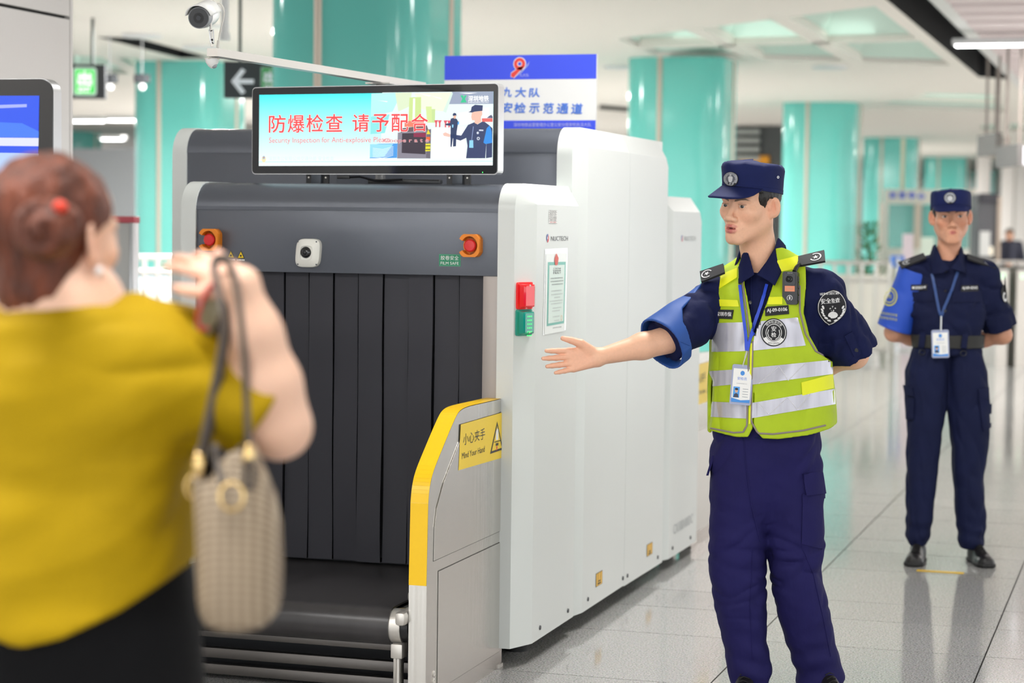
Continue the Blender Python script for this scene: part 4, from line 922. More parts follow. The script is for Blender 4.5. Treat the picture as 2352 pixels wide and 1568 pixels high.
bx(2046, 566, 2072, 592, D, .2, M('leaf_blue', '4a86e8', .4), 'leaflet_box', r); bx(2056, 592, 2062, yf, D, .08, m_alu, 'stand_post', r); bx(2055, 570, 2063, 588, D-.02, .01, m_pap, 'leaflet', r)
# gate row on the right
m_gate = M('gate_steel', 'c6c0b8', .3, .6)
for i, (px, D) in enumerate(((2300, 24), (2345, 24), (2390, 24))):
    yf = zfloor(D); q = at(px, yf, D); r = empty('ticket_gate', (q[0], q[1], 0), ('steel ticket gate nearest to the woman guard', 'steel ticket gate at the right picture edge', 'steel ticket gate just outside the right picture edge')[i], 'gate', 'ticket gates on the right')
    bx(px-13, 592, px+13, yf, D, 1.2, m_gate, 'gate_body', r); bx(px-14, 586, px+14, 592, D-.02, 1.25, M('gate_top', '5a5652', .3), 'gate_top', r); bx(px-5, 600, px+5, 612, D-.03, .02, M('gate_light', 'bfe8c4', .4, emit=.5), 'gate_display', r)
# potted plant
D = 27; yf = zfloor(D); q = at(1990, yf, D)
r = empty('potted_plant', (q[0], q[1], 0), 'dark green potted shrub beside the second right hand column', 'plant')
MB().lathe([(.14, 0), (.2, .4), (.21, .42), (.17, .42)], (q[0], q[1], 0)).build('pot', m_white, r)
V = []; Fc = []; rng = random.Random(3)
for k in range(420):
    a = rng.uniform(0, 6.28); hh = rng.uniform(.45, 1.62); rad = rng.uniform(.02, .13)*(1.3-abs(hh-1)/1.2); c = np.array([q[0]+rad*math.cos(a), q[1]+rad*math.sin(a), hh]); d = np.array([math.cos(a), math.sin(a), rng.uniform(.2, 1)])*.09; sd_ = np.array([-math.sin(a), math.cos(a), 0])*.022
    n0 = len(V); V += [c, c+d*.5+sd_, c+d, c+d*.5-sd_]; Fc.append([n0, n0+1, n0+2, n0+3])
mesh('foliage', V, Fc, M('leaf_green', '3f7a34', .5), r); MB().cyl((q[0], q[1], .4), (q[0], q[1], 1.4), .012, n=8).build('stem', M('stem_brown', '5a4630', .7), r)
# hanging signs upper right
for i, (x0, y0, x1, y1, D, col, lab) in enumerate(((2276, 278, 2290, 327, 22, '6e6a66', 'dark narrow hanging sign nearest the slatted ceiling'), (2297, 286, 2308, 330, 24, 'a89a90', 'beige narrow hanging sign among the dark ones'), (2326, 302, 2340, 352, 20, '6a6664', 'dark hanging sign with a white lit face at the right edge'))):
    c = at((x0+x1)/2, (y0+y1)/2, D); r = empty('hanging_sign', (c[0], c[1], ZC), lab, 'sign', 'narrow hanging signs')
    bx(x0, y0, x1, y1, D, .9, M('hang'+col, col, .5), 'sign_box', r)
    if i == 2: bx(2338, 308, 2350, 350, D+.02, .9, M('hang_lit', 'f4f2fa', .4, emit=.5), 'lit_face', r)
    for dz in (.05, .6):
        e = c+HD*dz; MB().cyl((e[0], e[1], e[2]), (e[0], e[1], ZC+(.4 if i == 1 else 0)), .014, n=8).build('hanging_rod', M('rod_grey', '8a7f78', .5), r)
# white pillars far right
for i, px in enumerate((2250, 2305, 2338)):
    D = 52+i*2; q = at(px, 500, D); o = MB().box(q[0]-.16, q[0]+.16, q[1]-.16, q[1]+.16, 0, ZC, .01).build('white_pillar', M('pillar_white', 'e4e0dc', .5)); tag(o, ('far white pillar left of the dark ticket machine edge', 'far white pillar beside the distant clerk', 'far white pillar at the right picture edge')[i], 'pillar', 'far white pillars')
# tape mark on the floor
a, b_ = on_z(2118, 1287, .001), on_z(2226, 1291, .001); d = (b_-a)/np.linalg.norm(b_-a); n_ = np.cross(ZU, d)*.022
o = MB().prism([a-n_, b_-n_, b_+n_, a+n_], ZU*.0012).build('floor_tape', M('floor_tape_yellow', 'eabf2c', .5), auto=None); tag(o, 'short strip of yellow tape on the floor between the woman guard\'s feet', 'tape')

# ================================================================== ORGANIC SURFACES (distance fields meshed with surface nets)
def A3(*v): return np.array(v, float)
def seg(P, a, b, r0, r1=None):
    a = np.asarray(a, float); b = np.asarray(b, float); r1 = r0 if r1 is None else r1
    ab = b-a; t = np.clip(((P-a)@ab)/max(ab@ab, 1e-12), 0, 1)
    return np.linalg.norm(P-a-t[:, None]*ab, axis=1)-(r0+(r1-r0)*t)
def chain(P, pts, rad, k=.0):
    d = None
    for i in range(len(pts)-1):
        e = seg(P, pts[i], pts[i+1], rad[i], rad[i+1]); d = e if d is None else (smin(d, e, k) if k else np.minimum(d, e))
    return d
def ell(P, c, r, R=None):
    q = P-np.asarray(c, float)
    if R is not None: q = q@R
    r = np.asarray(r, float); k0 = np.linalg.norm(q/r, axis=1); k1 = np.linalg.norm(q/(r*r), axis=1)+1e-9
    return k0*(k0-1)/k1
def smin(a, b, k): h = np.clip(.5+.5*(b-a)/k, 0, 1); return b+(a-b)*h-k*h*(1-h)
def smax(a, b, k): return -smin(-a, -b, k)
def poly2(P2, poly):
    """signed distance to a 2D polygon, negative inside"""
    poly = np.asarray(poly, float); d = np.full(len(P2), 1e9); ins = np.zeros(len(P2), bool); n = len(poly)
    for i in range(n):
        a, b = poly[i], poly[(i+1) % n]; ab = b-a; t = np.clip(((P2-a)@ab)/(ab@ab+1e-12), 0, 1)
        d = np.minimum(d, np.linalg.norm(P2-a-t[:, None]*ab, axis=1))
        c = ((a[1] > P2[:, 1]) != (b[1] > P2[:, 1])) & (P2[:, 0] < (b[0]-a[0])*(P2[:, 1]-a[1])/(b[1]-a[1]+1e-12)+a[0]); ins ^= c
    return np.where(ins, -d, d)
class Loft:
    """vertical body of elliptical sections (z, cx, cf, a, b)"""
    def __init__(s, secs, e=2.0, sm=5):
        S_ = np.array(sorted(secs)); zz = np.linspace(S_[0, 0], S_[-1, 0], 240); s.z = zz; s.e = e; s.T = []
        k = np.hanning(2*sm+3)[1:-1]; k /= k.sum()
        for c in range(1, 5):
            v = np.interp(zz, S_[:, 0], S_[:, c]); v = np.convolve(np.pad(v, sm, 'edge'), k, 'valid'); s.T.append(v)
    def at(s, z): return [np.interp(z, s.z, t) for t in s.T]
    def __call__(s, P, cap=.02, off=0):
        z = P[:, 2]; cx, cf, a, b = s.at(z); a = a+off; b = b+off
        q = (np.abs((P[:, 0]-cx)/a)**s.e+np.abs((P[:, 1]-cf)/b)**s.e)**(1/s.e)
        d = (q-1)*np.minimum(a, b)
        return smax(d, np.maximum(z-s.z[-1], s.z[0]-z), cap) if cap else np.maximum(d, np.maximum(z-s.z[-1], s.z[0]-z))
def nets(fn, lo, hi, h, B=8, mar=1.35):
    lo = np.asarray(lo, float); hi = np.asarray(hi, float); nb = np.maximum(np.ceil((hi-lo)/h/B).astype(int), 1); n = nb*B
    idx = np.stack(np.meshgrid(*[np.arange(k) for k in nb], indexing='ij'), -1).reshape(-1, 3)
    dc = fn(lo+(idx+.5)*B*h); keep = np.abs(dc) < B*h*mar
    sg = np.where(dc < 0, -1., 1.).reshape(nb).astype(np.float32)
    G = np.repeat(np.repeat(np.repeat(sg, B, 0), B, 1), B, 2); G = np.pad(G, ((0, 1),)*3, 'edge')*h
    loc = np.stack(np.meshgrid(*[np.arange(B+1)]*3, indexing='ij'), -1).reshape(-1, 3)
    kb = idx[keep]; I = (kb[:, None, :]*B+loc[None]).reshape(-1, 3)
    lin_ = (I[:, 0]*(n[1]+1)+I[:, 1])*(n[2]+1)+I[:, 2]; lin_ = np.unique(lin_)
    I = np.stack(np.unravel_index(lin_, tuple(n+1)), -1)
    vals = np.empty(len(I), np.float32)
    for k in range(0, len(I), 400000): vals[k:k+400000] = fn(lo+I[k:k+400000]*h)
    G.ravel()[lin_] = vals
    S_ = G < 0
    cnt = np.zeros(tuple(n), np.int8)
    for dx in (0, 1):
        for dy in (0, 1):
            for dz in (0, 1): cnt += S_[dx:n[0]+dx, dy:n[1]+dy, dz:n[2]+dz]
    C = np.argwhere((cnt > 0) & (cnt < 8)); pos = np.zeros((len(C), 3)); num = np.zeros(len(C))
    corners = [(dx, dy, dz) for dx in (0, 1) for dy in (0, 1) for dz in (0, 1)]
    for a in corners:
        for ax in range(3):
            if a[ax]: continue
            b = list(a); b[ax] = 1; b = tuple(b)
            va = G[C[:, 0]+a[0], C[:, 1]+a[1], C[:, 2]+a[2]]; vb = G[C[:, 0]+b[0], C[:, 1]+b[1], C[:, 2]+b[2]]
            m = (va < 0) != (vb < 0); t = np.where(m, va/np.where(m, va-vb, 1), 0)
            p = np.tile(np.array(a, float), (len(C), 1)); p[:, ax] += t
            pos += p*m[:, None]; num += m
    V = lo+(C+pos/num[:, None])*h
    ix = np.full(tuple(n), -1, np.int64); ix[C[:, 0], C[:, 1], C[:, 2]] = np.arange(len(C)); Fs = []
    for ax in range(3):
        sl0 = [slice(1, n[k]) for k in range(3)]; sl1 = [slice(1, n[k]) for k in range(3)]
        sl0[ax] = slice(0, n[ax]); sl1[ax] = slice(1, n[ax]+1)
        s0, s1 = S_[tuple(sl0)], S_[tuple(sl1)]
        E = np.argwhere(s0 != s1); fl = s0[E[:, 0], E[:, 1], E[:, 2]]
        E = E+1; E[:, ax] -= 1
        o1, o2 = [k for k in range(3) if k != ax]
        def cell(d1, d2): c = E.copy(); c[:, o1] -= d1; c[:, o2] -= d2; return ix[c[:, 0], c[:, 1], c[:, 2]]
        q = np.stack([cell(1, 1), cell(0, 1), cell(0, 0), cell(1, 0)], -1)
        if ax == 1: fl = ~fl
        q[~fl] = q[~fl][:, ::-1]; Fs.append(q[(q >= 0).all(1)])
    return V, np.concatenate(Fs)
def relax(V, Fc, it=2, lam=.5):
    e = np.concatenate([Fc[:, [0, 1]], Fc[:, [1, 2]], Fc[:, [2, 3]], Fc[:, [3, 0]]]); n = len(V)
    for _ in range(it):
        acc = np.zeros((n, 3)); c = np.zeros(n)
        for a, b in ((0, 1), (1, 0)):
            for k in range(3): acc[:, k] += np.bincount(e[:, a], V[e[:, b], k], n)
            c += np.bincount(e[:, a], minlength=n)
        V = V*(1-lam)+lam*acc/np.maximum(c, 1)[:, None]
    return V
def wob(P, f, seed, stretch=(1, 1, 1)):
    """smooth pseudo noise, about -1..1"""
    rg = np.random.RandomState(seed); Q = P*np.array(stretch)*f; o = np.zeros(len(P))
    for k in range(5):
        w = rg.normal(size=3); w /= np.linalg.norm(w); w2 = rg.normal(size=3)
        o += np.sin(Q@w*(1+.35*k)+1.6*np.sin(Q@w2*.7+rg.uniform(0, 6))+rg.uniform(0, 6))
    return o/3.2
def folds(P, f, seed, stretch=(1, 1, 1), sharp=2.):
    n = wob(P, f, seed, stretch); return (1-np.abs(n))**sharp-.4

class Person:
    def __init__(s, px0, D, label):
        s.D = D; s.s = F/D; q = ray(px0, 784); p = CAM+q*(D/(q@HD)); s.O = np.array([p[0], p[1], 0.])
        s.root = empty('person', s.O, label, 'person')
        s.B = np.stack([RT, HD, ZU])      # rows
    def L(s, px, py, d=0.):
        q = ray(px, py); p = CAM+q*((s.D+d)/(q@HD))-s.O; return np.array([p@RT, p@HD, p[2]])
    def W(s, V): return s.O+np.asarray(V)@s.B
    def secs(s, rows):
        """rows of (py, xL, xR, b, depth offset)"""
        out = []
        for py, xl, xr, b, d in rows:
            a, c = s.L(xl, py, d), s.L(xr, py, d); out.append(((a[2]+c[2])/2, (a[0]+c[0])/2, d, (c[0]-a[0])/2, b))
        return out
    def poly(s, pts, d=0.): return [tuple(s.L(x, y, d)[[0, 2]]) for x, y in pts]
    def sdf(s, name, fn, lo, hi, h, mat, parent=None, it=2, colfn=None, mar=1.35, B=8):
        V, Fc = nets(fn, lo, hi, h, B, mar); V = relax(V, Fc, it)
        cols = colfn(V) if colfn else None
        return mesh(name, s.W(V), Fc, mat, parent or s.root, smooth=True, cols=cols)
def bvh_of(*objs):
    V, Fc = [], []
    for o in objs:
        me = o.data; n = len(V); M_ = o.matrix_parent_inverse
        v = np.empty(len(me.vertices)*3); me.vertices.foreach_get('co', v)
        V += v.reshape(-1, 3).tolist(); Fc += [[i+n for i in p.vertices] for p in me.polygons]
    return BVHTree.FromPolygons(V, Fc)
def cast(bvh, px, py):
    d = Vector(ray(px, py)).normalized(); h = bvh.ray_cast(Vector(CAM), d)
    return h
def px_patch(bvh, fn, nu, nv, off, th, mat, name, parent, mask=None, flat=0.):
    """sheet laid on a surface: fn(u,v) gives photo pixel; every point is cast on the surface"""
    P = {}; 
    for i in range(nu+1):
        for j in range(nv+1):
            x, y = fn(i/nu, j/nv); h = cast(bvh, x, y)
            if h[0] is not None: P[i, j] = (np.array(h[0]), np.array(h[1]))
    if not P: return None
    if flat:
        c = np.mean([p for p, n in P.values()], 0); nm = np.mean([n for p, n in P.values()], 0); nm /= np.linalg.norm(nm)
        P = {k: (p-nm*((p-c)@nm)*flat, nm) for k, (p, n) in P.items()}
    V, Fc, ix = [], [], {}
    for k, (p, n) in P.items():
        ix[k] = len(V); V += [p+n*off, p+n*(off+th)]
    cnt = {}
    quads = [(i, j) for i in range(nu) for j in range(nv) if all((i+a, j+b) in ix for a in (0, 1) for b in (0, 1)) and (mask is None or mask((i+.5)/nu, (j+.5)/nv))]
    for i, j in quads:
        q = [(i, j), (i+1, j), (i+1, j+1), (i, j+1)]; Fc.append([ix[k]+1 for k in q][::-1]); Fc.append([ix[k] for k in q])
        for a in range(4):
            e = (q[a], q[(a+1) % 4]); r = (e[1], e[0])
            if r in cnt: del cnt[r]
            else: cnt[e] = 1
    for a, b in cnt: Fc.append([ix[a], ix[b], ix[b]+1, ix[a]+1])
    o = mesh(name, V, Fc, mat, parent)
    bm = bmesh.new(); bm.from_mesh(o.data); bmesh.ops.delete(bm, geom=[v for v in bm.verts if not v.link_faces], context='VERTS'); bmesh.ops.recalc_face_normals(bm, faces=bm.faces); bm.to_mesh(o.data); bm.free()
    o.data.polygons.foreach_set('use_smooth', [True]*len(o.data.polygons)); o.data.set_sharp_from_angle(angle=.8)
    return o
def quadfn(q):
    q = [np.array(p, float) for p in q]      # TL TR BR BL
    return lambda u, v: lerp(lerp(q[0], q[1], u), lerp(q[3], q[2], u), v)
def px_disc(bvh, cx, cy, rx, ry, off, th, mat, name, parent, rot=0., n=28, rings=4, r0=0., shape=None):
    V, Fc = [], []; c_, s_ = math.cos(rot), math.sin(rot); ok = {}
    for j in range(rings+1):
        t = r0+(1-r0)*j/rings
        for k in range(n):
            a = 2*math.pi*k/n; sx, sy = (math.cos(a), math.sin(a)) if shape is None else shape(a)
            x, y = sx*rx*t, sy*ry*t; h = cast(bvh, cx+x*c_-y*s_, cy+x*s_+y*c_)
            if h[0] is None: h = (Vector(V[-1]) if V else Vector((0, 0, 0)), Vector((0, 0, 1)))
            V.append(np.array(h[0]+h[1]*(off+th)))
    for j in range(rings):
        for k in range(n): Fc.append([j*n+k, j*n+(k+1) % n, (j+1)*n+(k+1) % n, (j+1)*n+k])
    return mesh(name, V, Fc, mat, parent)
def px_text(bvh, s, cx, cy, wpx, hpx, mat, parent, off=.003, rot=0., name='lettering', arc=None, bold=0):
    V, Fc, sz = text2d(s); c_, s_ = math.cos(rot), math.sin(rot); out = []; FF = []
    for ob, oc in ([(0, 0)] if not bold else [(-bold, 0), (bold, .0003)]):
        n0 = len(out)
        for a, b in V:
            x, y = a/sz[0]*wpx+ob, -b/sz[1]*hpx
            if arc:
                t = x/arc; rr = arc-y if arc > 0 else arc-y; X, Y = cx+rr*math.sin(t), cy-rr*math.cos(t)
            else: X, Y = cx+x*c_-y*s_, cy+x*s_+y*c_
            h = cast(bvh, X, Y)
            out.append(np.array(h[0]+h[1]*(off+oc)) if h[0] is not None else (out[-1] if out else np.zeros(3)))
        FF += [[i+n0 for i in f] for f in Fc]
    return mesh(name, out, FF, mat, parent)
def px_line(bvh, pts, r, mat, name, parent, off=.002, flat=None, step=6, n=8):
    P = []
    for (x0, y0), (x1, y1) in zip(pts, pts[1:]):
        m = max(1, int(math.hypot(x1-x0, y1-y0)/step))
        for k in range(m): P.append((x0+(x1-x0)*k/m, y0+(y1-y0)*k/m))
    P.append(pts[-1]); Q = []
    for x, y in P:
        h = cast(bvh, x, y)
        if h[0] is not None: Q.append(np.array(h[0]+h[1]*off))
    if len(Q) < 2: return None
    return MB().tube(Q, r, n, flat=flat).build(name, mat, parent)
def px_strap(bvh, pts, wpx, off, th, mat, name, parent):
    """flat ribbon following pixel polyline on a surface"""
    pts = np.array(pts, float); L_ = np.r_[0, np.cumsum(np.linalg.norm(np.diff(pts, axis=0), axis=1))]
    def fn(u, v):
        t = u*L_[-1]; p = np.array([np.interp(t, L_, pts[:, 0]), np.interp(t, L_, pts[:, 1])]); q = np.array([np.interp(t+1, L_, pts[:, 0]), np.interp(t+1, L_, pts[:, 1])]); q0 = np.array([np.interp(t-1, L_, pts[:, 0]), np.interp(t-1, L_, pts[:, 1])])
        d = (q-q0)/np.linalg.norm(q-q0+1e-9); return p+np.array([-d[1], d[0]])*wpx*(v-.5)
    return px_patch(bvh, fn, max(4, int(L_[-1]/5)), 3, off, th, mat, name, parent)

# ---- heads and hands
class Head:
    def __init__(s, P, px, py, yaw, pitch=0., roll=0., sc=1., d=0., back=False, mouth=.0012, fem=False, neck=.054, neck_to=None, slit=.0036):
        """yaw: degrees the face turns to picture left from facing the camera"""
        s.c = P.L(px, py, d); s.sc = sc; s.mouth = mouth; s.neck = neck; s.fem = fem; s.slit = slit
        k = .66 if fem else 1.; k2 = .88 if fem else 1.
        s.lips = (([(0, .0948-(1-k)*.004, -.0625-(1-k)*.006), (.010*k2, .0928-(1-k)*.004, -.0612-(1-k)*.006), (.031*k2, .0765, -.068)], [.0052*k, .0062*k, .0024]), ([(0, .0935-(1-k)*.004, -.0762+(1-k)*.012), (.012*k2, .0915-(1-k)*.004, -.0755+(1-k)*.012), (.029*k2, .0765, -.0692)], [.0078*k, .0074*k, .0024]))
        y = math.radians(yaw); f = np.array([-math.sin(y), -math.cos(y), 0.]); l = np.cross([0, 0, 1.], f); u = np.array([0, 0, 1.])
        # local frame is right handed in (r, f, z)
        f, u = f*math.cos(pitch)-u*math.sin(pitch), u*math.cos(pitch)+f*math.sin(pitch)
        l, u = l*math.cos(roll)+u*math.sin(roll), u*math.cos(roll)-l*math.sin(roll)
        s.R = np.stack([l, f, u]); s.P = P
        s.nb = None if neck_to is None else (neck_to-s.c)@s.R.T/sc
    def to(s, P): return (P-s.c)@s.R.T/s.sc
    def fro(s, q): return s.c+np.asarray(q, float)*s.sc@s.R
    def cran(s, p):
        d = ell(p, (0, -.018, .035), (.074, .094, .082)); d = smin(d, ell(p, (0, .026, .045), (.06, .058, .052)), .03); return d
    def local(s, p):
        x = np.abs(p[:, 0]); q = np.stack([x, p[:, 1], p[:, 2]], -1); k = .93 if s.fem else 1.
        d = s.cran(p)
        d = smin(d, ell(p, (0, .010, -.030), (.063*k, .076, .080)), .03)
        d = smin(d, seg(q, (.051*k, -.005, -.05), (.014, .068, -.100), .022, .018), .03)
        d = smin(d, ell(p, (0, .073, -.101), (.021, .017, .015)), .02)
        d = smin(d, ell(q, (.043*k, .052, -.022), (.025, .024, .022)), .025)
        d = smin(d, seg(q, (.012, .082, .0195), (.047, .068, .021), .0085, .0075), .014)
        d = smax(d, -ell(q, (.033, .101, .000), (.019, .019, .0105)), .012)
        d = smin(d, ell(q, (.032, .0735, .000), (.0165, .0145, .0125)), .006)
        d = smax(d, -ell(q, (.032, .0915, -.0008), (.0142, .014, s.slit)), .0014)
        d = smin(d, seg(p, (0, .085, .006), (0, .105, -.033), .0068, .0098), .014)
        d = smin(d, ell(p, (0, .1045, -.0365), (.0125, .0110, .0092)), .008)
        d = smin(d, ell(q, (.0148, .0945, -.0405), (.0088, .0105, .0075)), .006)
        d = smax(d, -ell(q, (.0066, .1035, -.0478), (.0034, .005, .003)), .002)
        d = smin(d, ell(p, (0, .077, -.069), (.029, .017, .021)), .02)
        d = smin(d, chain(q, *s.lips[0], .003), .004)
        d = smin(d, chain(q, *s.lips[1], .003), .004)
        d = smax(d, -ell(p, (0, .098, -.0688), (.0215, .012, s.mouth)), .0010)
        # ears
        a = math.radians(34); c_, s_ = math.cos(a), math.sin(a); R = np.array([[c_, -s_, 0], [s_, c_, 0], [0, 0, 1.]])
        e = ell(q, (.081, -.018, -.006), (.0068, .0205, .032), R); e = smin(e, ell(q, (.077, -.008, -.03), (.005, .009, .010)), .008)
        e = smax(e, -ell(q, (.0885, -.0130, -.002), (.0098, .0150, .0245), R), .002)
        e = smin(e, seg(q, (.0835, -.019, .012), (.0850, -.0235, -.012), .0034, .0036), .003); e = smin(e, ell(q, (.0745, -.003, -.010), (.004, .004, .006)), .003)
        d = smin(d, e, .005)
        nb = s.nb if s.nb is not None else np.array([0, -.05, -.2])
        d = smin(d, seg(p, (0, -.022, -.05), nb, s.neck, s.neck*1.06), .028)
        return d
    def __call__(s, P): return s.local(s.to(P))*s.sc
    def colors(s, V, base, lip, brow=(.02, .015, .012), bro=True, blush=.35):
        p = s.to(V); x = np.abs(p[:, 0]); q = np.stack([x, p[:, 1], p[:, 2]], -1); C = np.tile(np.array(base), (len(V), 1))
        def mixc(w, c): C[:] = C*(1-w[:, None])+np.array(c)*w[:, None]
        pink = np.array(base)*np.array([1.02, .72, .68])
        mixc(blush*np.exp(-((x-.042)**2/.018**2+(p[:, 1]-.06)**2/.03**2+(p[:, 2]+.03)**2/.018**2)), pink); mixc(.6*np.exp(-((x-.08)/.012)**2-((p[:, 1]+.015)/.03)**2-((p[:, 2]+.005)/.035)**2), pink)
        dl = np.minimum(chain(q, *s.lips[0]), chain(q, *s.lips[1]))
        mixc(np.clip((.0016-dl)/.0016, 0, 1)*(p[:, 1] > .075), lip)
        if bro:
            zb = np.interp(x, [.012, .028, .042, .054], [.0165, .0215, .0225, .0175]); hb = np.interp(x, [.012, .02, .042, .054], [.0035, .0045, .0036, .001])
            w = np.clip((hb-np.abs(p[:, 2]-zb))/.0014, 0, 1)*(x > .011)*(x < .055)*(p[:, 1] > .045); mixc(.85*w, brow)
            w = np.clip((.0012-np.abs(p[:, 2]-s.slit-.0006))/.0012, 0, 1)*(np.abs(x-.032) < .0138)*(p[:, 1] > .06); mixc(.8*w, (.03, .02, .018))
        return np.c_[C, np.ones(len(C))]
    def eyes(s, parent, look=0.):
        for sx_ in (1, -1):
            c = s.P.W(s.fro((sx_*.032, .0735, 0))[None])[0]; f = (s.R[1]@s.P.B); l = s.R[0]@s.P.B; g = f*math.cos(look)+l*math.sin(look)
            MB().sph(c, .0128*s.sc, u=20, v=14).build('eyeball', M('eye_white', 'e6dedb', .2), parent)
            Q = Vector(g).to_track_quat('Z', 'Y').to_matrix().to_4x4()
            MB().lathe([(.0001, .01355*s.sc), (.0030*s.sc, .01325*s.sc), (.0054*s.sc, .0120*s.sc)][::-1], c, tuple(g), 18).build('iris', M('iris_dark', '1a0f0b', .08, spec=.8), parent)
    def mesh_pts(s, V): return s.P.W(s.c+(np.asarray(V)*s.sc)@s.R)
def cap(hd, parent, mat, zlow=.036, h=.085, vis=.062, n=40, droop=.024, w=1.0, flare=1.05):
    P = hd.P; rings = []; base = []
    for k in range(n): a = 2*math.pi*k/n; base.append((math.sin(a), math.cos(a)))
    ax_, ay = .086*w, .107*w; cy = -.014
    prof_ = [(0, 1.0), (.012, 1.01), (.0125, 1.0), (h*.55, 1.0+.4*(flare-1)), (h*.84, flare), (h*.95, flare*.975), (h*1.02, flare*.91), (h*1.08, flare*.7), (h*1.11, .3), (h*1.115, .02)]
    V = []
    for hz, sc in prof_:
        for k, (sx_, cy_) in enumerate(base):
            wv = .0022*math.sin(k*.9+hz*60)+.0015*math.sin(k*2.3+hz*90)
            if hz > h*1.04: wv = -.003*abs(math.sin(k*.8+hz*40))
            z = zlow+hz+.016*cy_*(1-hz/h*.4)+(wv if hz > .03 else 0)
            V.append((ax_*sc*sx_*(1+wv*2), cy+ay*sc*cy_*(1+wv*2), z))
    m = len(prof_); Fc = [[i*n+k, i*n+(k+1) % n, (i+1)*n+(k+1) % n, (i+1)*n+k] for i in range(m-1) for k in range(n)]+[list(range((m-1)*n, m*n))]
    c = empty('cap', P.W(hd.fro((0, 0, zlow))[None])[0]); adopt(c, parent)
    crown = mesh('cap_crown', hd.mesh_pts(V), Fc, mat, c, auto=.9)
    # visor
    V = []; nu, nv = 26, 8
    for j in range(nv+1):
        t = j/nv
        for i in range(nu+1):
            u = -1+2*i/nu; a = u*math.radians(60); ix_, iy = ax_*1.01*math.sin(a), cy+ay*1.01*math.cos(a); z0 = zlow+.004+.016*math.cos(a)
            ln = vis*max(0, 1-abs(u)**2.6)**.5
            V.append((ix_*(1+.05*t), iy+ln*t, z0-(droop*t*(1-.25*u*u)+.018*abs(u)**2*t)*ln/vis))
    Fc = [[j*(nu+1)+i, j*(nu+1)+i+1, (j+1)*(nu+1)+i+1, (j+1)*(nu+1)+i] for j in range(nv) for i in range(nu)]
    v = mesh('cap_visor', hd.mesh_pts(V), Fc, mat, c, smooth=True); md = v.modifiers.new('s', 'SOLIDIFY'); md.thickness = .004; md.offset = 0
    return c, crown
def hand_prims(wr, ex, ey, ez, sc=1., curl=.25, spread=1., tcurl=.1, side=1, curls=None):
    """returns (palm segments, finger chains): wr wrist, ex fingers, ey thumb side, ez palm normal"""
    ex, ey, ez = [np.asarray(v, float)/np.linalg.norm(v) for v in (ex, ey, ez)]
    def T(x, y, z): return wr+(ex*x+ey*y+ez*z)*sc
    mcp = [(.088, .027), (.092, .008), (.088, -.012), (.079, -.030)]; ln = [.070, .078, .072, .057]; dirs = [8, 2, -5, -13]
    fingers = []
    for i, (x, y) in enumerate(mcp):
        a = math.radians(dirs[i]*spread); d = np.array([math.cos(a), math.sin(a)]); pts = [T(x, y, 0)]; cx_, cz_ = 0., 0.; ang = 0.; cu = curl if curls is None else curls[i]
        for j, fr in enumerate((.46, .30, .24)):
            ang += cu*(1 if j else .6); cx_ += ln[i]*fr*math.cos(ang); cz_ += ln[i]*fr*math.sin(ang); pts.append(T(x+d[0]*cx_, y+d[1]*cx_, cz_))
        r = np.array([.0095, .0088, .0078, .0062])*sc*(.88 if i == 3 else 1); fingers.append((pts, r))
    th = [T(.022, .024, .006), T(.050, .046, .014), T(.080, .058, .014+.01*tcurl), T(.104, .060+.006*(1-tcurl), .012+.02*tcurl)]
    fingers.append((th, np.array([.017, .0135, .0105, .0078])*sc))
    palm = [(T(.0, .012, 0), T(.085, .026, 0), .0165*sc, .0115*sc), (T(.0, .004, 0), T(.09, .008, 0), .0165*sc, .0115*sc), (T(0, -.006, 0), T(.085, -.012, 0), .0165*sc, .0112*sc), (T(0, -.012, .002), T(.076, -.029, .001), .0165*sc, .0112*sc)]
    return palm, fingers
def hand_sdf(Q, hp):
    palm, fingers = hp; d = None
    for a, b, r0, r1 in palm: e = seg(Q, a, b, r0, r1); d = e if d is None else smin(d, e, .012)
    for i, (pts, r) in enumerate(fingers):
        d = smin(d, chain(Q, pts, r, .003), .012 if i == 4 else .005)
    return d
def nails(hp, P, ez, parent, mat):
    for pts, r in hp[1]:
        a, b = pts[-2], pts[-1]; c = lerp(a, b, .78)-np.asarray(ez)*r[-1]*.82; d = (b-a)/np.linalg.norm(b-a)
        Rm = Matrix((Vector(d), Vector(np.cross(ez, d)), Vector(ez))).transposed()
        Mw = Matrix([[*row] for row in P.B.T])
        MB().sph(P.W(c[None])[0], 1, (.0065, .0048, .0016), 10, 6, rot=(Mw @ Rm).to_4x4()).build('fingernail', mat, parent)

# ================================================================== GUARD IN THE YELLOW VEST
SK = lin('efbb9c'); LIP = lin('cc7872')
m_skin = M('skin', 'e8b394', .45, attr=True, sss=.08, noise=(120, .03))
m_navy = M('navy_twill', '0e1642', .8, noise=(9, .1), bump=(19, .55, (1, 1, .6)), spec=.25)
m_trs = M('navy_trousers', '1c1950', .8, noise=(7, .08), bump=(15, .6, (1, 1, .45)), spec=.25)
m_capn = M('cap_navy', '101c52', .75, noise=(12, .08), bump=(800, .12), spec=.3)
m_blk = M('black_fabric', '1d1d22', .7); m_blu = M('armband_blue', '1f4f9e', .6, bump=(500, .1)); m_silver = M('silver_thread', 'cfcfd2', .5)
m_hair = M('black_hair', '15110f', .45, noise=(90, .4, (1, 1, .2)), bump=(260, .5, (1, 1, .15)))
m_shoe = M('black_leather', '161416', .45); m_hiv = M('fluorescent_yellow', 'b2cc0e', .6, bump=(900, .2), noise=(14, .06)); m_hiv2 = M('bright_yellow_tape', 'eef21c', .5)
m_refl = M('reflective_tape', 'b9b8c2', .25, .35, noise=(40, .12, (1, 1, .1)), coat=.4); m_trim = M('vest_trim', '8f8480', .6)

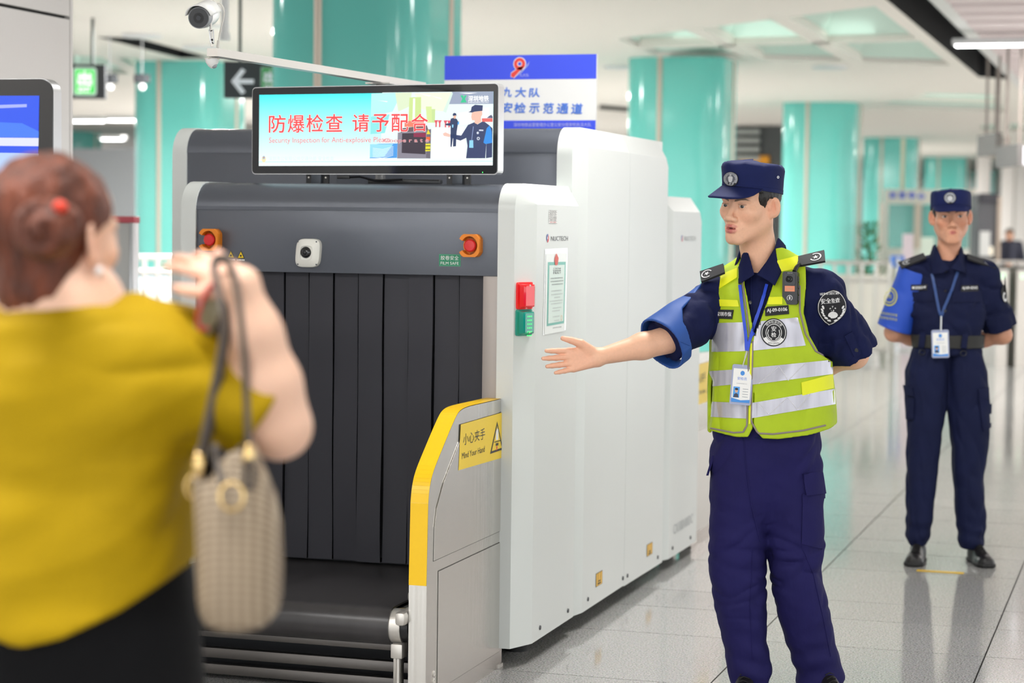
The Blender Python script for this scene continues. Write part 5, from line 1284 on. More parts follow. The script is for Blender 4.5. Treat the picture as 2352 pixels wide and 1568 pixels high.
G = Person(1762, 6.95, 'person in navy uniform and yellow reflective vest holding out an open right hand')
L = G.L
hd = Head(G, 1714, 456, 43, pitch=.07, roll=-.06, sc=1.07, d=-.03, mouth=.0028, neck=.055, neck_to=L(1746, 612, .02), slit=.0042)
# key joints
shR, elR, wrR = L(1652, 676, .05), L(1532, 772, -.09), L(1372, 816, -.16)
shL, elL, wrL = L(1880, 664, -.03), L(1962, 795, .06), L(1835, 838, .24)
hexR = (L(1236, 830, -.20)-wrR); hexR /= np.linalg.norm(hexR)
ezR = np.array([.05, -1, .12]); ezR -= hexR*(ezR@hexR); ezR /= np.linalg.norm(ezR); eyR = np.cross(ezR, hexR); eyR = eyR if eyR[2] > 0 else -eyR
hpR = hand_prims(wrR, hexR, eyR, ezR, 1.06, .05, .55, .0)
def g_arm(Q):
    d = chain(Q, [elR, lerp(elR, wrR, .35), lerp(elR, wrR, .97)], [.046, .042, .0265], .02)
    return smin(d, hand_sdf(Q, hpR), .016)
def g_armL(Q): return chain(Q, [lerp(shL, elL, .5), elL, lerp(elL, wrL, .5), wrL], [.048, .044, .04, .03], .03)
def g_core(Q):
    d = chain(Q, [L(1762, 640, .02), L(1764, 800, .03), L(1764, 985, .03)], [.06, .06, .05], .05)
    for a in ([lerp(shR, elR, 0), shR*.2+elR*.8], [shL, elL]): d = smin(d, seg(Q, a[0], a[1], .04, .04), .04)
    d = smin(d, chain(Q, [L(1710, 1000), L(1712, 1270), L(1742, 1540)], [.04, .03, .028], .03), .04)
    return smin(d, chain(Q, [L(1825, 1000), L(1838, 1270), L(1900, 1530)], [.04, .03, .028], .03), .04)
def joined(P, parts, mat, parent, colfn):
    VV, FF, CC, n = [], [], [], 0
    for fn, lo, hi, h, it in parts:
        V, Fc = nets(fn, lo, hi, h); V = relax(V, Fc, it); VV.append(V); FF.append(Fc+n); n += len(V); CC.append(colfn(V))
    return mesh('body', P.W(np.concatenate(VV)), np.concatenate(FF), mat, parent, smooth=True, cols=np.concatenate(CC))
hc = hd.c
def head_cut(h, zc): return lambda Q: np.maximum(h(Q), zc-Q[:, 2])
def g_cols(V):
    C = hd.colors(V, SK, LIP); d = hand_sdf(V, hpR); w = np.clip((.004-d)/.01, 0, 1)*.45
    C[:, :3] = C[:, :3]*(1-w[:, None])+np.array(lin('e89c86'))*w[:, None]; return C
gb = joined(G, [(head_cut(hd, hc[2]-.235), hc-.17*np.array([1, 1, 1.45]), hc+.17, .0021, 1),
                (g_arm, np.minimum(elR, L(1225, 870, -.22))-.07, np.maximum(elR, L(1225, 780, -.14))+.08, .0022, 1),
                (g_armL, np.minimum(elL, wrL)-.12, np.maximum(elL, shL)+.1, .006, 1), (g_core, (-.6, -.3, .03), (.6, .35, 1.5), .014, 1)], m_skin, G.root, g_cols)
hd.eyes(gb, .25)
nails(hpR, G, ezR, gb, M('nail_pink', 'e8a898', .3))
# mole-free mouth interior: teeth strip
MB().sph(G.W(hd.fro((0, .083, -.068))[None])[0], .012, (1, .5, .5), 14, 8).build('mouth_inside', M('mouth_dark', '5a1c1c', .4), gb)
# hair
def g_hair(Q):
    p = hd.to(Q); d = np.minimum(hd.cran(p)-.0065, seg(p, (0, -.05, -.015), (0, -.056, -.055), .052, .043)-.002)
    hl = np.interp(p[:, 1], [-.12, -.085, -.06, -.035, -.022, .006, .012, .03, .042, .055], [-.085, -.08, -.06, -.035, .02, .022, -.018, -.012, .02, .25])
    d = smax(d, hl-p[:, 2], .004); d = np.maximum(d, p[:, 2]-.09); d = d+.0012*wob(p, 420, 4, (1, 1, .3))
    return d*hd.sc
G.sdf('hair', g_hair, hc-.13, hc+.14, .003, m_hair, G.root, 1)
gcap, gcrown = cap(hd, G.root, m_capn, zlow=.040, h=.082, vis=.078, droop=.030, w=1.0)
cb = bvh_of(gcrown)
px_disc(cb, 1671.5, 398.5, 16.5, 17, .002, .003, m_blk, 'cap_badge', gcap, rot=-.15)
px_disc(cb, 1671.5, 398, 15, 15.5, .006, .0005, M('badge_silver', '9a9ca2', .4, .5, noise=(400, .5)), 'badge_ring', gcap, rot=-.15, r0=.62, rings=2)
px_disc(cb, 1671.5, 398, 9, 9.5, .006, .0005, M('badge_grey', '6a6d76', .4, .5), 'badge_field', gcap)
px_disc(cb, 1671.5, 399, 5.5, 7.5, .0068, .0005, m_silver, 'badge_crest', gcap, n=10, rings=1, shape=lambda a: (math.cos(a)*(1.1 if math.sin(a) < 0 else .8), math.sin(a)))
px_text(cb, '★', 1671.5, 389, 5, 5, m_silver, gcap, .0075)
for px, py in ((1776, 392), (1796.5, 406)): px_disc(cb, px, py, 2.6, 3.2, .0015, .002, M('eyelet', 'c8c8c8', .3, .9), 'eyelet', gcap, r0=.45, rings=1, n=14)

# shirt
tors = Loft(G.secs([(572, 1722, 1786, .058, .02), (606, 1700, 1806, .07, .03), (632, 1680, 1850, .088, .03), (665, 1660, 1878, .108, .02), (720, 1650, 1884, .120, .015), (800, 1648, 1882, .122, .015), (900, 1652, 1878, .118, .02), (1000, 1652, 1880, .12, .02)]), 2.3)
cuffR = lerp(shR, elR, 1.03); cuffL = lerp(shL, elL, .93)
def g_shirt(Q):
    d = tors(Q, .03)
    d = smin(d, seg(Q, L(1712, 622, .05), shR+A3(0, 0, .01), .045, .072), .04); d = smin(d, seg(Q, L(1798, 612, .0), shL+A3(0, 0, .012), .045, .075), .04)
    aR = chain(Q, [shR, lerp(shR, elR, .5), cuffR], [.080, .077, .078], .03); aL = chain(Q, [shL, lerp(shL, elL, .5), cuffL], [.082, .076, .072], .03)
    # turned up cuffs
    dL = (elL-shL)/np.linalg.norm(elL-shL); tL = (Q-cuffL)@dL
    aL = np.maximum(aL, tL-.006)
    rL = np.linalg.norm(Q-cuffL-tL[:, None]*dL, axis=1); aL = smin(aL, np.maximum(rL-.087, np.abs(tL+.045)-.052), .004)
    dR = (elR-shR)/np.linalg.norm(elR-shR); tR = (Q-cuffR)@dR; aR = np.maximum(aR, tR-.0)
    d = smin(d, aR, .035); d = smin(d, aL, .035)
    m = np.clip((np.abs(Q[:, 0])-.1)/.1, .15, 1)
    return d+.0085*m*folds(Q, 26, 11, (1, 1, .8))+.0022*wob(Q, 60, 3)
gs = G.sdf('shirt', g_shirt, (-.56, -.34, .80), (.46, .34, 1.62), .0055, m_navy, G.root, 1)
# collar
nkc = L(1746, 590, .015)
colR = G.poly([(1708, 556), (1699, 570), (1690, 600), (1687, 640), (1705, 628), (1722, 616), (1716, 590)]); colL = G.poly([(1780, 530), (1797, 545), (1795, 590), (1767, 640), (1745, 625), (1726, 616), (1750, 585), (1770, 555)])
def g_collar(Q):
    ax0, ax1 = L(1746, 640, .0), L(1748, 545, .035); ab = ax1-ax0; t = ((Q-ax0)@ab)/(ab@ab); rr = np.linalg.norm(Q-ax0-t[:, None]*ab, axis=1)
    sh = np.abs(rr-(.104-.036*np.clip(t, -.2, 1.2)))-.0045
    fr = Q[:, 1] < nkc[1]-.005
    P2 = Q[:, [0, 2]]; front = np.minimum(poly2(P2, colR), poly2(P2, colL)); backp = np.maximum(np.abs(t-.55)-.42, 0*t-1)*np.linalg.norm(ab)
    return np.maximum(sh, np.where(fr, front, backp))
G.sdf('collar', g_collar, L(1680, 650, -.2), L(1805, 520, .2), .003, m_navy, G.root, 1, mar=2.2)
sb = bvh_of(gs)
px_line(sb, [(1722, 622), (1724, 700), (1721, 757)], .0035, m_navy, 'placket_edge', G.root, .002, flat=.5)
for px, py in ((1722.5, 621), (1721.5, 682)): px_disc(sb, px, py, 4.2, 4.2, .003, .003, M('button_black', '14141c', .3), 'button', G.root, n=16, rings=2)

# blue armband around the right sleeve
def g_band(Q):
    a, b = lerp(shR, elR, -.02), lerp(shR, elR, 1.10); ab = b-a; L_ = np.linalg.norm(ab); u = ab/L_; t = (Q-a)@u; rv = Q-a-t[:, None]*u; rr = np.linalg.norm(rv, axis=1)
    sh = np.abs(rr-(.076+.016*np.clip(t/L_, 0, 1)+.004*wob(Q, 30, 8)))-.0045
    up_ = np.array([-.62, .25, .75]); up_ -= u*(up_@u); up_ /= np.linalg.norm(up_); ang = (rv@up_)/np.maximum(rr, 1e-6)
    keep = np.maximum(t-L_, np.interp(ang, [-1, 0, .45, .75, 1], [.86, .8, .66, .3, 0])*L_-t); keep = np.maximum(keep, .02-t)
    return np.maximum(sh, keep*.8)
gband = G.sdf('blue_armband', g_band, np.minimum(shR, elR)-.16, np.maximum(shR, elR)+.14, .0036, m_blu, G.root, 1, mar=2.2)
bb = bvh_of(gband); px_line(bb, [(1546, 790), (1562, 775), (1590, 786)], .0012, M('armband_stitch', '24509e', .6), 'armband_seam', gband, .001)
px_text(bb, '安全', 1510, 741, 9, 11, M('armband_yellow', 'd8c84a', .5), gband, .002, rot=-1.1)

# vest
vl = Loft(G.secs([(560, 1716, 1794, .070, .02), (600, 1692, 1818, .085, .028), (632, 1668, 1852, .104, .028), (665, 1646, 1880, .124, .02), (720, 1637, 1893, .137, .012), (800, 1634, 1905, .141, .012), (870, 1632, 1914, .141, .015), (930, 1634, 1920, .143, .018), (1000, 1634, 1923, .145, .018)]), 2.4)
frL = G.poly([(1772, 548), (1840, 570), (1838, 640), (1834, 700), (1848, 750), (1872, 790), (1905, 810), (1940, 815), (1940, 948), (1900, 962), (1850, 975), (1780, 985), (1746, 984), (1731, 968), (1725, 950), (1725, 765), (1722, 756), (1745, 690), (1764, 640), (1774, 600)])
frR = G.poly([(1700, 580), (1650, 610), (1641, 700), (1637, 760), (1622, 800), (1624, 835), (1640, 860), (1638, 940), (1634, 975), (1690, 984), (1714, 982), (1724, 962), (1725, 765), (1722, 757), (1712, 700), (1702, 640), (1703, 600)])
bkp = G.poly([(1700, 545), (1655, 590), (1650, 700), (1628, 790), (1634, 985), (1925, 960), (1930, 800), (1860, 740), (1845, 640), (1845, 565), (1800, 545)])
def g_vest(Q):
    d = smin(smin(vl(Q, 0), seg(Q, L(1712, 618, .05), shR+A3(.01, 0, .01), .06, .082), .03), seg(Q, L(1798, 606, .0), shL+A3(-.01, 0, .012), .062, .085), .03)
    d = d+.0055*folds(Q, 17, 5, (1, 1, .5))
    sh = np.abs(d)-.0048; P2 = Q[:, [0, 2]]; fr = Q[:, 1] < .03
    return np.maximum(sh, np.where(fr, np.minimum(poly2(P2, frL), poly2(P2, frR)), poly2(P2, bkp)))
gv = G.sdf('reflective_vest', g_vest, L(1610, 1000, -.3)-A3(0, 0, .02), L(1945, 520, .32), .0036, m_hiv, G.root, 1, mar=2.0)
vb = bvh_of(gv)
for q in (((1738, 725), (1830, 713), (1850, 777), (1727, 792)), ((1728, 831), (1914, 808), (1913, 841), (1728, 870)), ((1729, 912), (1918, 875), (1921, 910), (1730, 947)),
          ((1636, 731), (1707, 727), (1716, 793), (1636, 797)), ((1632, 841), (1722, 833), (1722, 866), (1640, 876)), ((1638, 911), (1720, 912), (1720, 948), (1638, 946))):
    px_patch(vb, quadfn(q), 30, 8, .0006, .0016, m_refl, 'reflective_strip', gv)
for q in (((1641, 676), (1692, 677), (1696, 692), (1640, 692)), ((1752, 669), (1794, 667), (1794, 684), (1746, 686)), ((1648, 622), (1690, 603), (1690, 625), (1645, 655)), ((1776, 585), (1828, 572), (1826, 602), (1775, 612)), ((1842, 862), (1913, 841), (1916, 873), (1845, 892))):
    px_patch(vb, quadfn(q), 10, 4, .0008, .002, m_hiv2, 'yellow_tab', gv)
for pts in ([(1774, 602), (1764, 641), (1745, 691), (1723, 757)], [(1834, 640), (1835, 700), (1849, 750), (1873, 789), (1905, 808)], [(1729, 770), (1729, 950), (1734, 967), (1748, 981), (1780, 982), (1850, 972), (1900, 959)], [(1720, 760), (1720, 964), (1712, 979), (1690, 981), (1638, 972)], [(1704, 612), (1702, 640), (1713, 702), (1721, 757)], [(1646, 640), (1642, 700), (1640, 760)]):
    px_line(vb, pts, .0032, m_trim, 'vest_piping', gv, .001, n=6)
px_strap(vb, [(1726, 775), (1726, 960)], 4, .001, .002, m_hiv2, 'zip_tape', gv)
for a, b in (((1745, 867), (1790, 826)), ((1790, 826), (1812, 858)), ((1812, 858), (1850, 818)), ((1745, 910), (1770, 938)), ((1770, 938), (1812, 897)), ((1812, 897), (1835, 925)), ((1835, 925), (1865, 886))): px_line(vb, [a, b], .0012, M('tape_seam', 'dcdbe2', .3), 'tape_seam', gv, .0024, n=5)
# name tapes and round badge
def tape(bvh, q, txt, parent, nm='name_tape'):
    e = px_patch(bvh, quadfn(q), 10, 4, .0022, .003, m_blk, nm, parent); c = np.mean(q, 0); w_ = math.hypot(q[1][0]-q[0][0], q[1][1]-q[0][1]); hh = q[3][1]-q[0][1]
    px_text(bvh, txt, c[0], c[1], w_*.86, hh*.5, M('thread_white', 'ececec', .6), e, .0062, rot=math.atan2(q[1][1]-q[0][1], q[1][0]-q[0][0]), bold=.25)
tape(vb, ((1755, 691), (1808, 686), (1810, 706), (1756, 712)), 'AJ-09-0106', gv)
tape(vb, ((1637, 700), (1684, 700), (1681, 721), (1637, 720)), '●深圳市保', gv)
e = px_disc(vb, 1776, 749, 30, 32, .003, .003, m_blk, 'round_badge', gv, n=36, rings=3)
m_thr = M('thread_white', 'ececec', .6)
px_disc(vb, 1776, 749, 27.5, 29.5, .0064, .0003, m_thr, 'badge_ring', e, r0=.95, rings=1, n=40); px_disc(vb, 1776, 749, 18.5, 20, .0064, .0003, m_thr, 'badge_ring', e, r0=.93, rings=1, n=36)
px_text(vb, '安', 1776, 740, 11, 12, m_thr, e, .0066, bold=.3); px_text(vb, '检', 1776, 754, 11, 12, m_thr, e, .0066, bold=.3)
px_text(vb, '城市轨道交通', 1776, 749, 40, 6, m_thr, e, .0066, arc=24); 
px_patch(vb, lambda u, v: np.array([1776+(19.5+8*v)*math.cos(math.radians(150-120*u)), 749+(21+8*v)*math.sin(math.radians(150-120*u))]), 14, 2, .0062, .0004, m_thr, 'badge_band', e); px_text(vb, 'AN JIAN', 1776, 774, 25, 5, m_blk, e, .0070)
for sx_ in (-1, 1):
    px_line(vb, [(1776+sx_*4, 765), (1776+sx_*11, 760), (1776+sx_*14, 751), (1776+sx_*12, 742)], .0014, m_thr, 'badge_wreath', e, .0068, n=5, step=3)
# shoulder marks
def epaulette(P, a, b, wid, tilt, parent, star=True):
    """flat slab from inner to outer shoulder point (local coords)"""
    d = (b-a)/np.linalg.norm(b-a); n_ = np.array([0, 0, 1.])+np.array(tilt); n_ -= d*(n_@d); n_ /= np.linalg.norm(n_); s_ = np.cross(n_, d)
    aw, bw = P.W(a[None])[0], P.W(b[None])[0]; dw, nw, sw = d@P.B, n_@P.B, s_@P.B
    ep = empty('epaulette', aw); adopt(ep, parent)
    pts = [aw+sw*wid*.42, aw-sw*wid*.42, bw-sw*wid*.5, bw+sw*wid*.5]
    MB().prism(pts, nw*.008).build('epaulette_slab', m_blk, ep, auto=.5)
    pl = Plane(lerp(aw, bw, .72)+nw*.0085, dw, np.cross(nw, dw))
    text_on(pl, '★', 0, 0, .02, None, m_silver, 'epaulette_star', ep, .001); pl.ring(0, 0, .0155, .0195, m_silver, 'epaulette_wreath', ep, .001, 20, 200, 380+100)
    return ep
epaulette(G, L(1818, 590, -.05), L(1890, 573, -.075), .058, (.0, -.75, 0), G.root)
epaulette(G, L(1660, 607, -.02), L(1607, 628, .0), .056, (-.35, -.75, 0), G.root)
# shield patch on the left sleeve
def shield(a):
    c, s_ = math.cos(a), math.sin(a); k = 1.0
    if s_ > 0: k = 1.0-.12*abs(c); return (c*(1-.42*s_**2.5), s_*1.0)
    return (c*(1.02+.05*abs(s_)), s_*(.9+.1*(1-abs(c))))
e = px_disc(sb, 1907, 688, 31, 40, .003, .004, m_blk, 'sleeve_patch', G.root, rot=.09, shape=shield, n=36, rings=4)
px_disc(sb, 1907, 688, 29.5, 38, .0075, .0002, m_thr, 'patch_line', e, rot=.09, shape=shield, n=36, rings=1, r0=.965)
px_text(sb, '安全检查', 1903, 672, 40, 11, m_thr, e, .0085, rot=-.13, bold=.35); px_text(sb, '城市轨道交通', 1900, 657, 40, 5.5, m_thr, e, .0085, rot=-.1)
for sx_ in (-1, 1):
    for k in range(6):
        t = k/5; x, y = 1909+sx_*(8+15*math.sin(t*2.1)), 716-30*t
        px_disc(sb, x, y, 4.2, 2.2, .0085, .0003, m_thr, 'patch_leaf', e, rot=sx_*(-.3-.9*t), n=8, rings=1)
px_disc(sb, 1909, 703, 11, 8, .0085, .0003, m_thr, 'patch_crest', e, n=14, rings=1); px_text(sb, '★', 1907, 684, 8, 8, m_thr, e, .0085)
for dx, dy in ((-7, 4), (7, 4), (-4, 9), (4, 9)): px_text(sb, '★', 1908+dx, 684+dy, 4, 4, m_thr, e, .0085)
px_disc(sb, 1966, 784, 4.5, 4.5, .003, .003, M('button_black', '14141c', .3), 'button', G.root, n=14, rings=2)
px_patch(sb, quadfn(((1938, 752), (1955, 742), (1978, 792), (1962, 800))), 4, 10, .002, .003, m_navy, 'sleeve_tab', G.root)

# trousers, pockets, shoes
legR = Loft(G.secs([(955, 1650, 1772, .115, .02), (1050, 1641, 1774, .118, .02), (1150, 1640, 1772, .112, .015), (1270, 1641, 1772, .1, .0), (1340, 1648, 1774, .095, -.005), (1400, 1660, 1776, .092, -.005), (1460, 1676, 1777, .09, .0), (1505, 1687, 1789, .088, .0), (1530, 1686, 1792, .088, -.005), (1552, 1700, 1786, .082, -.01), (1580, 1704, 1786, .08, -.01)]), 2.15, 3)
legL = Loft(G.secs([(955, 1752, 1878, .115, .02), (1050, 1757, 1890, .12, .02), (1150, 1763, 1899, .115, .015), (1250, 1774, 1904, .1, .0), (1290, 1780, 1898, .098, .0), (1340, 1788, 1908, .095, .0), (1400, 1802, 1924, .095, .01), (1460, 1822, 1937, .092, .02), (1505, 1838, 1951, .09, .02), (1538, 1850, 1960, .09, .02), (1556, 1848, 1950, .085, .02), (1580, 1852, 1948, .08, .02)]), 2.15, 3)
pelv = Loft(G.secs([(950, 1651, 1879, .12, .02), (1050, 1642, 1891, .122, .02), (1130, 1645, 1894, .105, .02), (1190, 1680, 1860, .07, .02)]), 2.3)
def g_trs(Q):
    d = smin(smin(legR(Q, .015), legL(Q, .015), .014), pelv(Q, .02), .02)
    z = Q[:, 2]; low = np.clip((.30-z)/.22, 0, 1); kn = np.exp(-((z-.46)/.16)**2); cr = np.exp(-((z-.86)/.13)**2)
    sgn = np.where(Q[:, 0] < .02, 1., -1.)
    d += -.010*low*(.5+.5*np.sin((z+.25*sgn*Q[:, 0]+.015*wob(Q, 9, 2))*2*math.pi/.072))*(.6+.4*wob(Q, 14, 9))+.004*low
    d += .012*kn*folds(Q, 20, 21, (.8, .8, 1.6))+.010*cr*folds(Q, 17, 33, (1, 1, 1))+.0018*wob(Q, 40, 6)
    return d
gt = G.sdf('trousers', g_trs, (-.24, -.2, .03), (.34, .22, 1.03), .0052, m_trs, G.root, 1)
tb = bvh_of(gt)
px_patch(tb, quadfn(((1851, 1118), (1901, 1116), (1906, 1245), (1852, 1232))), 8, 12, -.002, .006, m_trs, 'cargo_pocket', gt)
px_patch(tb, quadfn(((1850, 1071), (1891, 1067), (1899, 1116), (1858, 1120))), 8, 8, .001, .010, m_trs, 'pocket_flap', gt)
a = L(1640, 1040, .02); b = L(1630, 1080, .02)
MB().prism([G.W(q[None])[0] for q in (L(1642, 1035, -.03), L(1642, 1035, .05), L(1629, 1081, .05), L(1629, 1081, -.03))], RT*.008).build('pocket_flap', m_trs, gt, auto=None)
px_line(tb, [(1713, 985), (1720, 1060), (1735, 1150), (1756, 1230)], .002, m_trs, 'fly_seam', gt, .001, n=6)
px_line(tb, [(1740, 1250), (1737, 1380), (1746, 1500)], .0014, m_trs, 'leg_seam', gt, .0008, n=5)
px_line(tb, [(1850, 1120), (1851, 1235), (1880, 1300), (1905, 1400), (1925, 1490)], .0014, m_trs, 'leg_seam', gt, .0008, n=5)
def shoe(P, heel, toe, parent, sc=1., lace=True):
    """heel, toe: local floor points"""
    d = toe-heel; d[2] = 0; ln = np.linalg.norm(d); d /= ln; s_ = np.array([-d[1], d[0], 0])
    def fn(Q):
        q = Q-heel; x = q@d; y = q@s_; z = q[:, 2]; t = np.clip(x/ln, 0, 1)
        wv = np.interp(t, [0, .15, .4, .7, .9, 1], [.030, .034, .032, .044, .036, .02])*sc; hv = np.interp(t, [0, .2, .4, .55, .75, 1], [.085, .09, .085, .068, .052, .035])*sc
        P3 = np.stack([x, y, z], -1)
        e = ((np.abs(y/wv)**2.6+np.abs((z-.004)/hv)**2.6)**(1/2.6)-1)*np.minimum(wv, hv)*.8
        e = np.maximum(e, np.maximum(-x-.005, x-ln)); e = smin(e, ell(P3, (ln-.03*sc, 0, .018), (.034*sc, .036*sc, .03*sc)), .02)
        e = smin(e, ell(P3, (.035*sc, 0, .05), (.042*sc, .034*sc, .06*sc)), .02)
        return np.maximum(e, -z+.001)
    sh = empty('shoe', P.W((heel+d*ln/2)[None])[0]); adopt(sh, parent)
    lo, hi = np.minimum(heel, toe)-.08, np.maximum(heel, toe)+.08; lo[2] = -.01; hi[2] = .15
    up_ = P.sdf('shoe_upper', fn, lo, hi, .005, m_shoe, sh, 2)
    def sole(Q): return np.maximum(fn(Q*np.array([1, 1, 0])+np.array([0, 0, .02]))-.004, np.abs(Q[:, 2]-.010)-.0098)
    P.sdf('shoe_sole', sole, lo, hi, .005, M('shoe_rubber', '1a1a1b', .7), sh, 1, mar=2)
    if lace:
        for k in range(4):
            x = ln*(.42+.08*k); z = np.interp(.42+.08*k, [.4, .55, .75], [.09, .075, .058])*sc
            a, b = heel+d*x+s_*.016+A3(0, 0, z-.004), heel+d*(x+.01)-s_*.016+A3(0, 0, z-.004); mid_ = (a+b)/2+A3(0, 0, .007)
            MB().tube([P.W(q[None])[0] for q in (a, mid_, b)], .0022, 6).build('shoe_lace', M('lace_black', '101012', .7), sh)
    return sh
fR = L(1742, 1590, .03); fR[2] = 0; tR_ = fR+A3(-.07, -.25, 0); fL = L(1903, 1585, .05); fL[2] = 0; tL_ = fL+A3(.03, -.26, 0)
shoe(G, fR, tR_, G.root, 1.1); shoe(G, fL, tL_, G.root, 1.1)

# lanyard with identity card (hangs on the chest)
allb = bvh_of(gs, gv)
ly = empty('identity_card', at(1708, 870, 6.75), 'white identity card on a bright blue lanyard worn over the yellow vest', 'id card')
m_lan = M('lanyard_blue', '2a4fd8', .5)
px_strap(allb, [(1697, 643), (1703, 690), (1712, 750), (1716, 792)], 7, .004, .0015, m_lan, 'lanyard_strap', ly)
px_strap(allb, [(1758, 640), (1745, 690), (1730, 735), (1722, 770), (1717, 792)], 7, .005, .0015, m_lan, 'lanyard_strap', ly)
h = cast(allb, 1710, 880); dch = (np.array(h[0])-CAM)@FW-.012
def cardset(root, corners, D_, photo=True):
    """corners TL TR BR BL in photo px"""
    Wc = [at(x, y, D_) for x, y in corners]; o = sum(Wc)/4; xd = (Wc[1]-Wc[0]); yd = (Wc[0]-Wc[3]); w = np.linalg.norm(xd); hh = np.linalg.norm(yd); xd /= w; yd -= xd*(yd@xd); pl = Plane(o, xd, yd)
    pl.rect(0, 0, w, hh, M('card_sleeve', '8e96b8', .12, coat=.8), 'card_sleeve', root, -.004, r=w*.1, th=.004)
    pl.rect(0, -.02*hh, w*.86, hh*.84, m_pap, 'card_face', root, .0006)
    bl = M('card_blue', '3f8fe0', .4)
    pl.disc(0, hh*.29, w*.10, w*.11, bl, 'card_emblem', root, .0012); text_on(pl, '安检员', 0, hh*.155, w*.44, None, M('card_text_blue', '6a93e6', .4), 'lettering', root, .0012)
    text_on(pl, '深圳地铁安全检查工作证', 0, hh*.03, w*.5, None, M('card_grey', '9aa0a8', .5), 'lettering', root, .0012)
    pl.rect(-w*.22, -hh*.19, w*.3, hh*.27, M('photo_blue', '4fa2ee', .4), 'photo', root, .001)
    pl.disc(-w*.22, -hh*.155, w*.07, w*.09, M('photo_skin', 'e0b090', .5), 'photo_head', root, .0014); pl.disc(-w*.22, -hh*.115, w*.078, w*.05, m_ink, 'photo_hair', root, .0016); pl.poly([(-w*.34, -hh*.32), (-w*.10, -hh*.32), (-w*.13, -hh*.24), (-w*.22, -hh*.215), (-w*.31, -hh*.24)], M('photo_coat', '3a3f55', .5), 'photo_coat', root, .0013)
    for k in range(4): pl.rect(w*.2, -hh*(.1+.065*k), w*.26, hh*.012, M('card_grey', '9aa0a8', .5), 'card_line', root, .0012)
    pl.poly([(-w*.43, -hh*.44), (w*.43, -hh*.44), (w*.43, -hh*.36), (0, -hh*.385), (-w*.43, -hh*.335)], bl, 'card_footer', root, .0015)
    return pl
cardset(ly, ((1684, 823), (1733, 826), (1728, 919), (1677, 915)), dch)
c1, c2 = at(1716, 793, dch), at(1707, 828, dch)
MB().tube([c1, lerp(c1, c2, .45)], .009, 4, flat=.35).tube([lerp(c1, c2, .45), c2], .0055, 4, flat=.4).build('card_clip', m_white, ly)
# body camera clipped to the left strap
h = cast(allb, 1812, 650); D_ = (np.array(h[0])-CAM)@FW-.022
bcam = empty('body_camera', at(1815, 690, D_), 'black body camera clipped to the left shoulder strap of the yellow vest', 'camera')
o = at(1811, 646, D_); ang = math.radians(24); xd = RT*math.cos(ang)+HD*-math.sin(ang)*-1; xd = RT*math.cos(ang)+HD*math.sin(ang)*-1
yd = np.array(UP)-xd*(np.array(UP)@xd)*1; yd = yd/np.linalg.norm(yd); pl = Plane(o, RT*math.cos(ang)-HD*math.sin(ang)*-1, UP)
pl = Plane(o, RT*math.cos(ang)-HD*math.sin(ang)*-1 if False else RT*math.cos(.35)+HD*math.sin(-.35), UP)
w_, h_ = .050, .108
MB().prism([pl.p(u, v, -.028) for u, v in rrect(w_, h_, .007)], pl.n*.028).build('camera_case', M('case_black', '23242a', .35), bcam, auto=.5)
pl.rect(0, h_*.26, w_*.72, h_*.36, M('case_gloss', '101116', .08), 'lens_window', bcam, .0004, r=.006, th=.002)
MB().lathe([(.011, 0), (.011, .007), (.008, .008), (.007, .005)], pl.p(-.002, h_*.27, .002), tuple(pl.n), 22).build('lens_barrel', M('barrel', '17181b', .2), bcam); MB().sph(pl.p(-.002, h_*.27, .006), .0065, u=14, v=8).build('lens', M('lens_glass2', '1c2426', .03), bcam)
pl.rect(0, -h_*.02, w_*.66, h_*.17, M('cam_label', 'e8906a', .4), 'orange_label', bcam, .0008, th=.001); text_on(pl, 'TALU', 0, -h_*.02, w_*.4, None, M('cam_text', 'b8a48c', .4), 'lettering', bcam, .0022)
pl.ring(0, -h_*.3, .0075, .0095, m_silver, 'camera_emblem', bcam, .0008, 20, -60, 240); pl.disc(0, -h_*.3, .003, .006, m_silver, 'camera_emblem', bcam, .0008, 10)
for k in range(3): pl.disc(-.006+k*.006, h_*.455, .0014, .0014, m_silver, 'microphone_hole', bcam, .0008, 8)
sp2 = Plane(pl.p(w_/2, 0, -.014), -pl.n, pl.y); 
for k in range(4): sp2.rect(0, .03-.021*k, .012, .016, M('side_key', '55565c', .4), 'side_key', bcam, .0006, r=.002, th=.0015)
cl0 = pl.p(.012, h_/2, -.014); cl1 = at(1832, 590, D_+.03)
MB().tube([cl0, lerp(cl0, cl1, .4)+UP*.004, cl1], [.008, .007, .006], 10).build('camera_clip', m_black, bcam)

# ================================================================== WOMAN GUARD IN THE BACKGROUND
Wn = Person(2176, 9.88, 'person in navy uniform and cap standing with hands behind the back')
L2 = Wn.L
hd2 = Head(Wn, 2177, 472, 8, pitch=.02, roll=.03, sc=1.10, d=-.02, mouth=.0009, fem=True, neck=.050, neck_to=L2(2171, 600, .02), slit=.0042)
s_R, e_R, w_R = L2(2094, 612, .02), L2(2052, 742, .06), L2(2130, 762, .17); s_L, e_L, w_L = L2(2258, 608, .02), L2(2302, 742, .06), L2(2215, 762, .17)
def w_arms(Q):
    d = None
    for a, b, c in ((s_R, e_R, w_R), (s_L, e_L, w_L)):
        e = chain(Q, [lerp(a, b, .3), b, lerp(b, c, .5), c], [.042, .040, .037, .027], .03); d = e if d is None else np.minimum(d, e)
    for w_, sx_ in ((w_R, 1), (w_L, -1)):
        d = smin(d, hand_sdf(Q, hand_prims(w_, (sx_, .15, -.25), (0, 0, 1), (0, 1, 0), .95, .5)), .02)
    return d
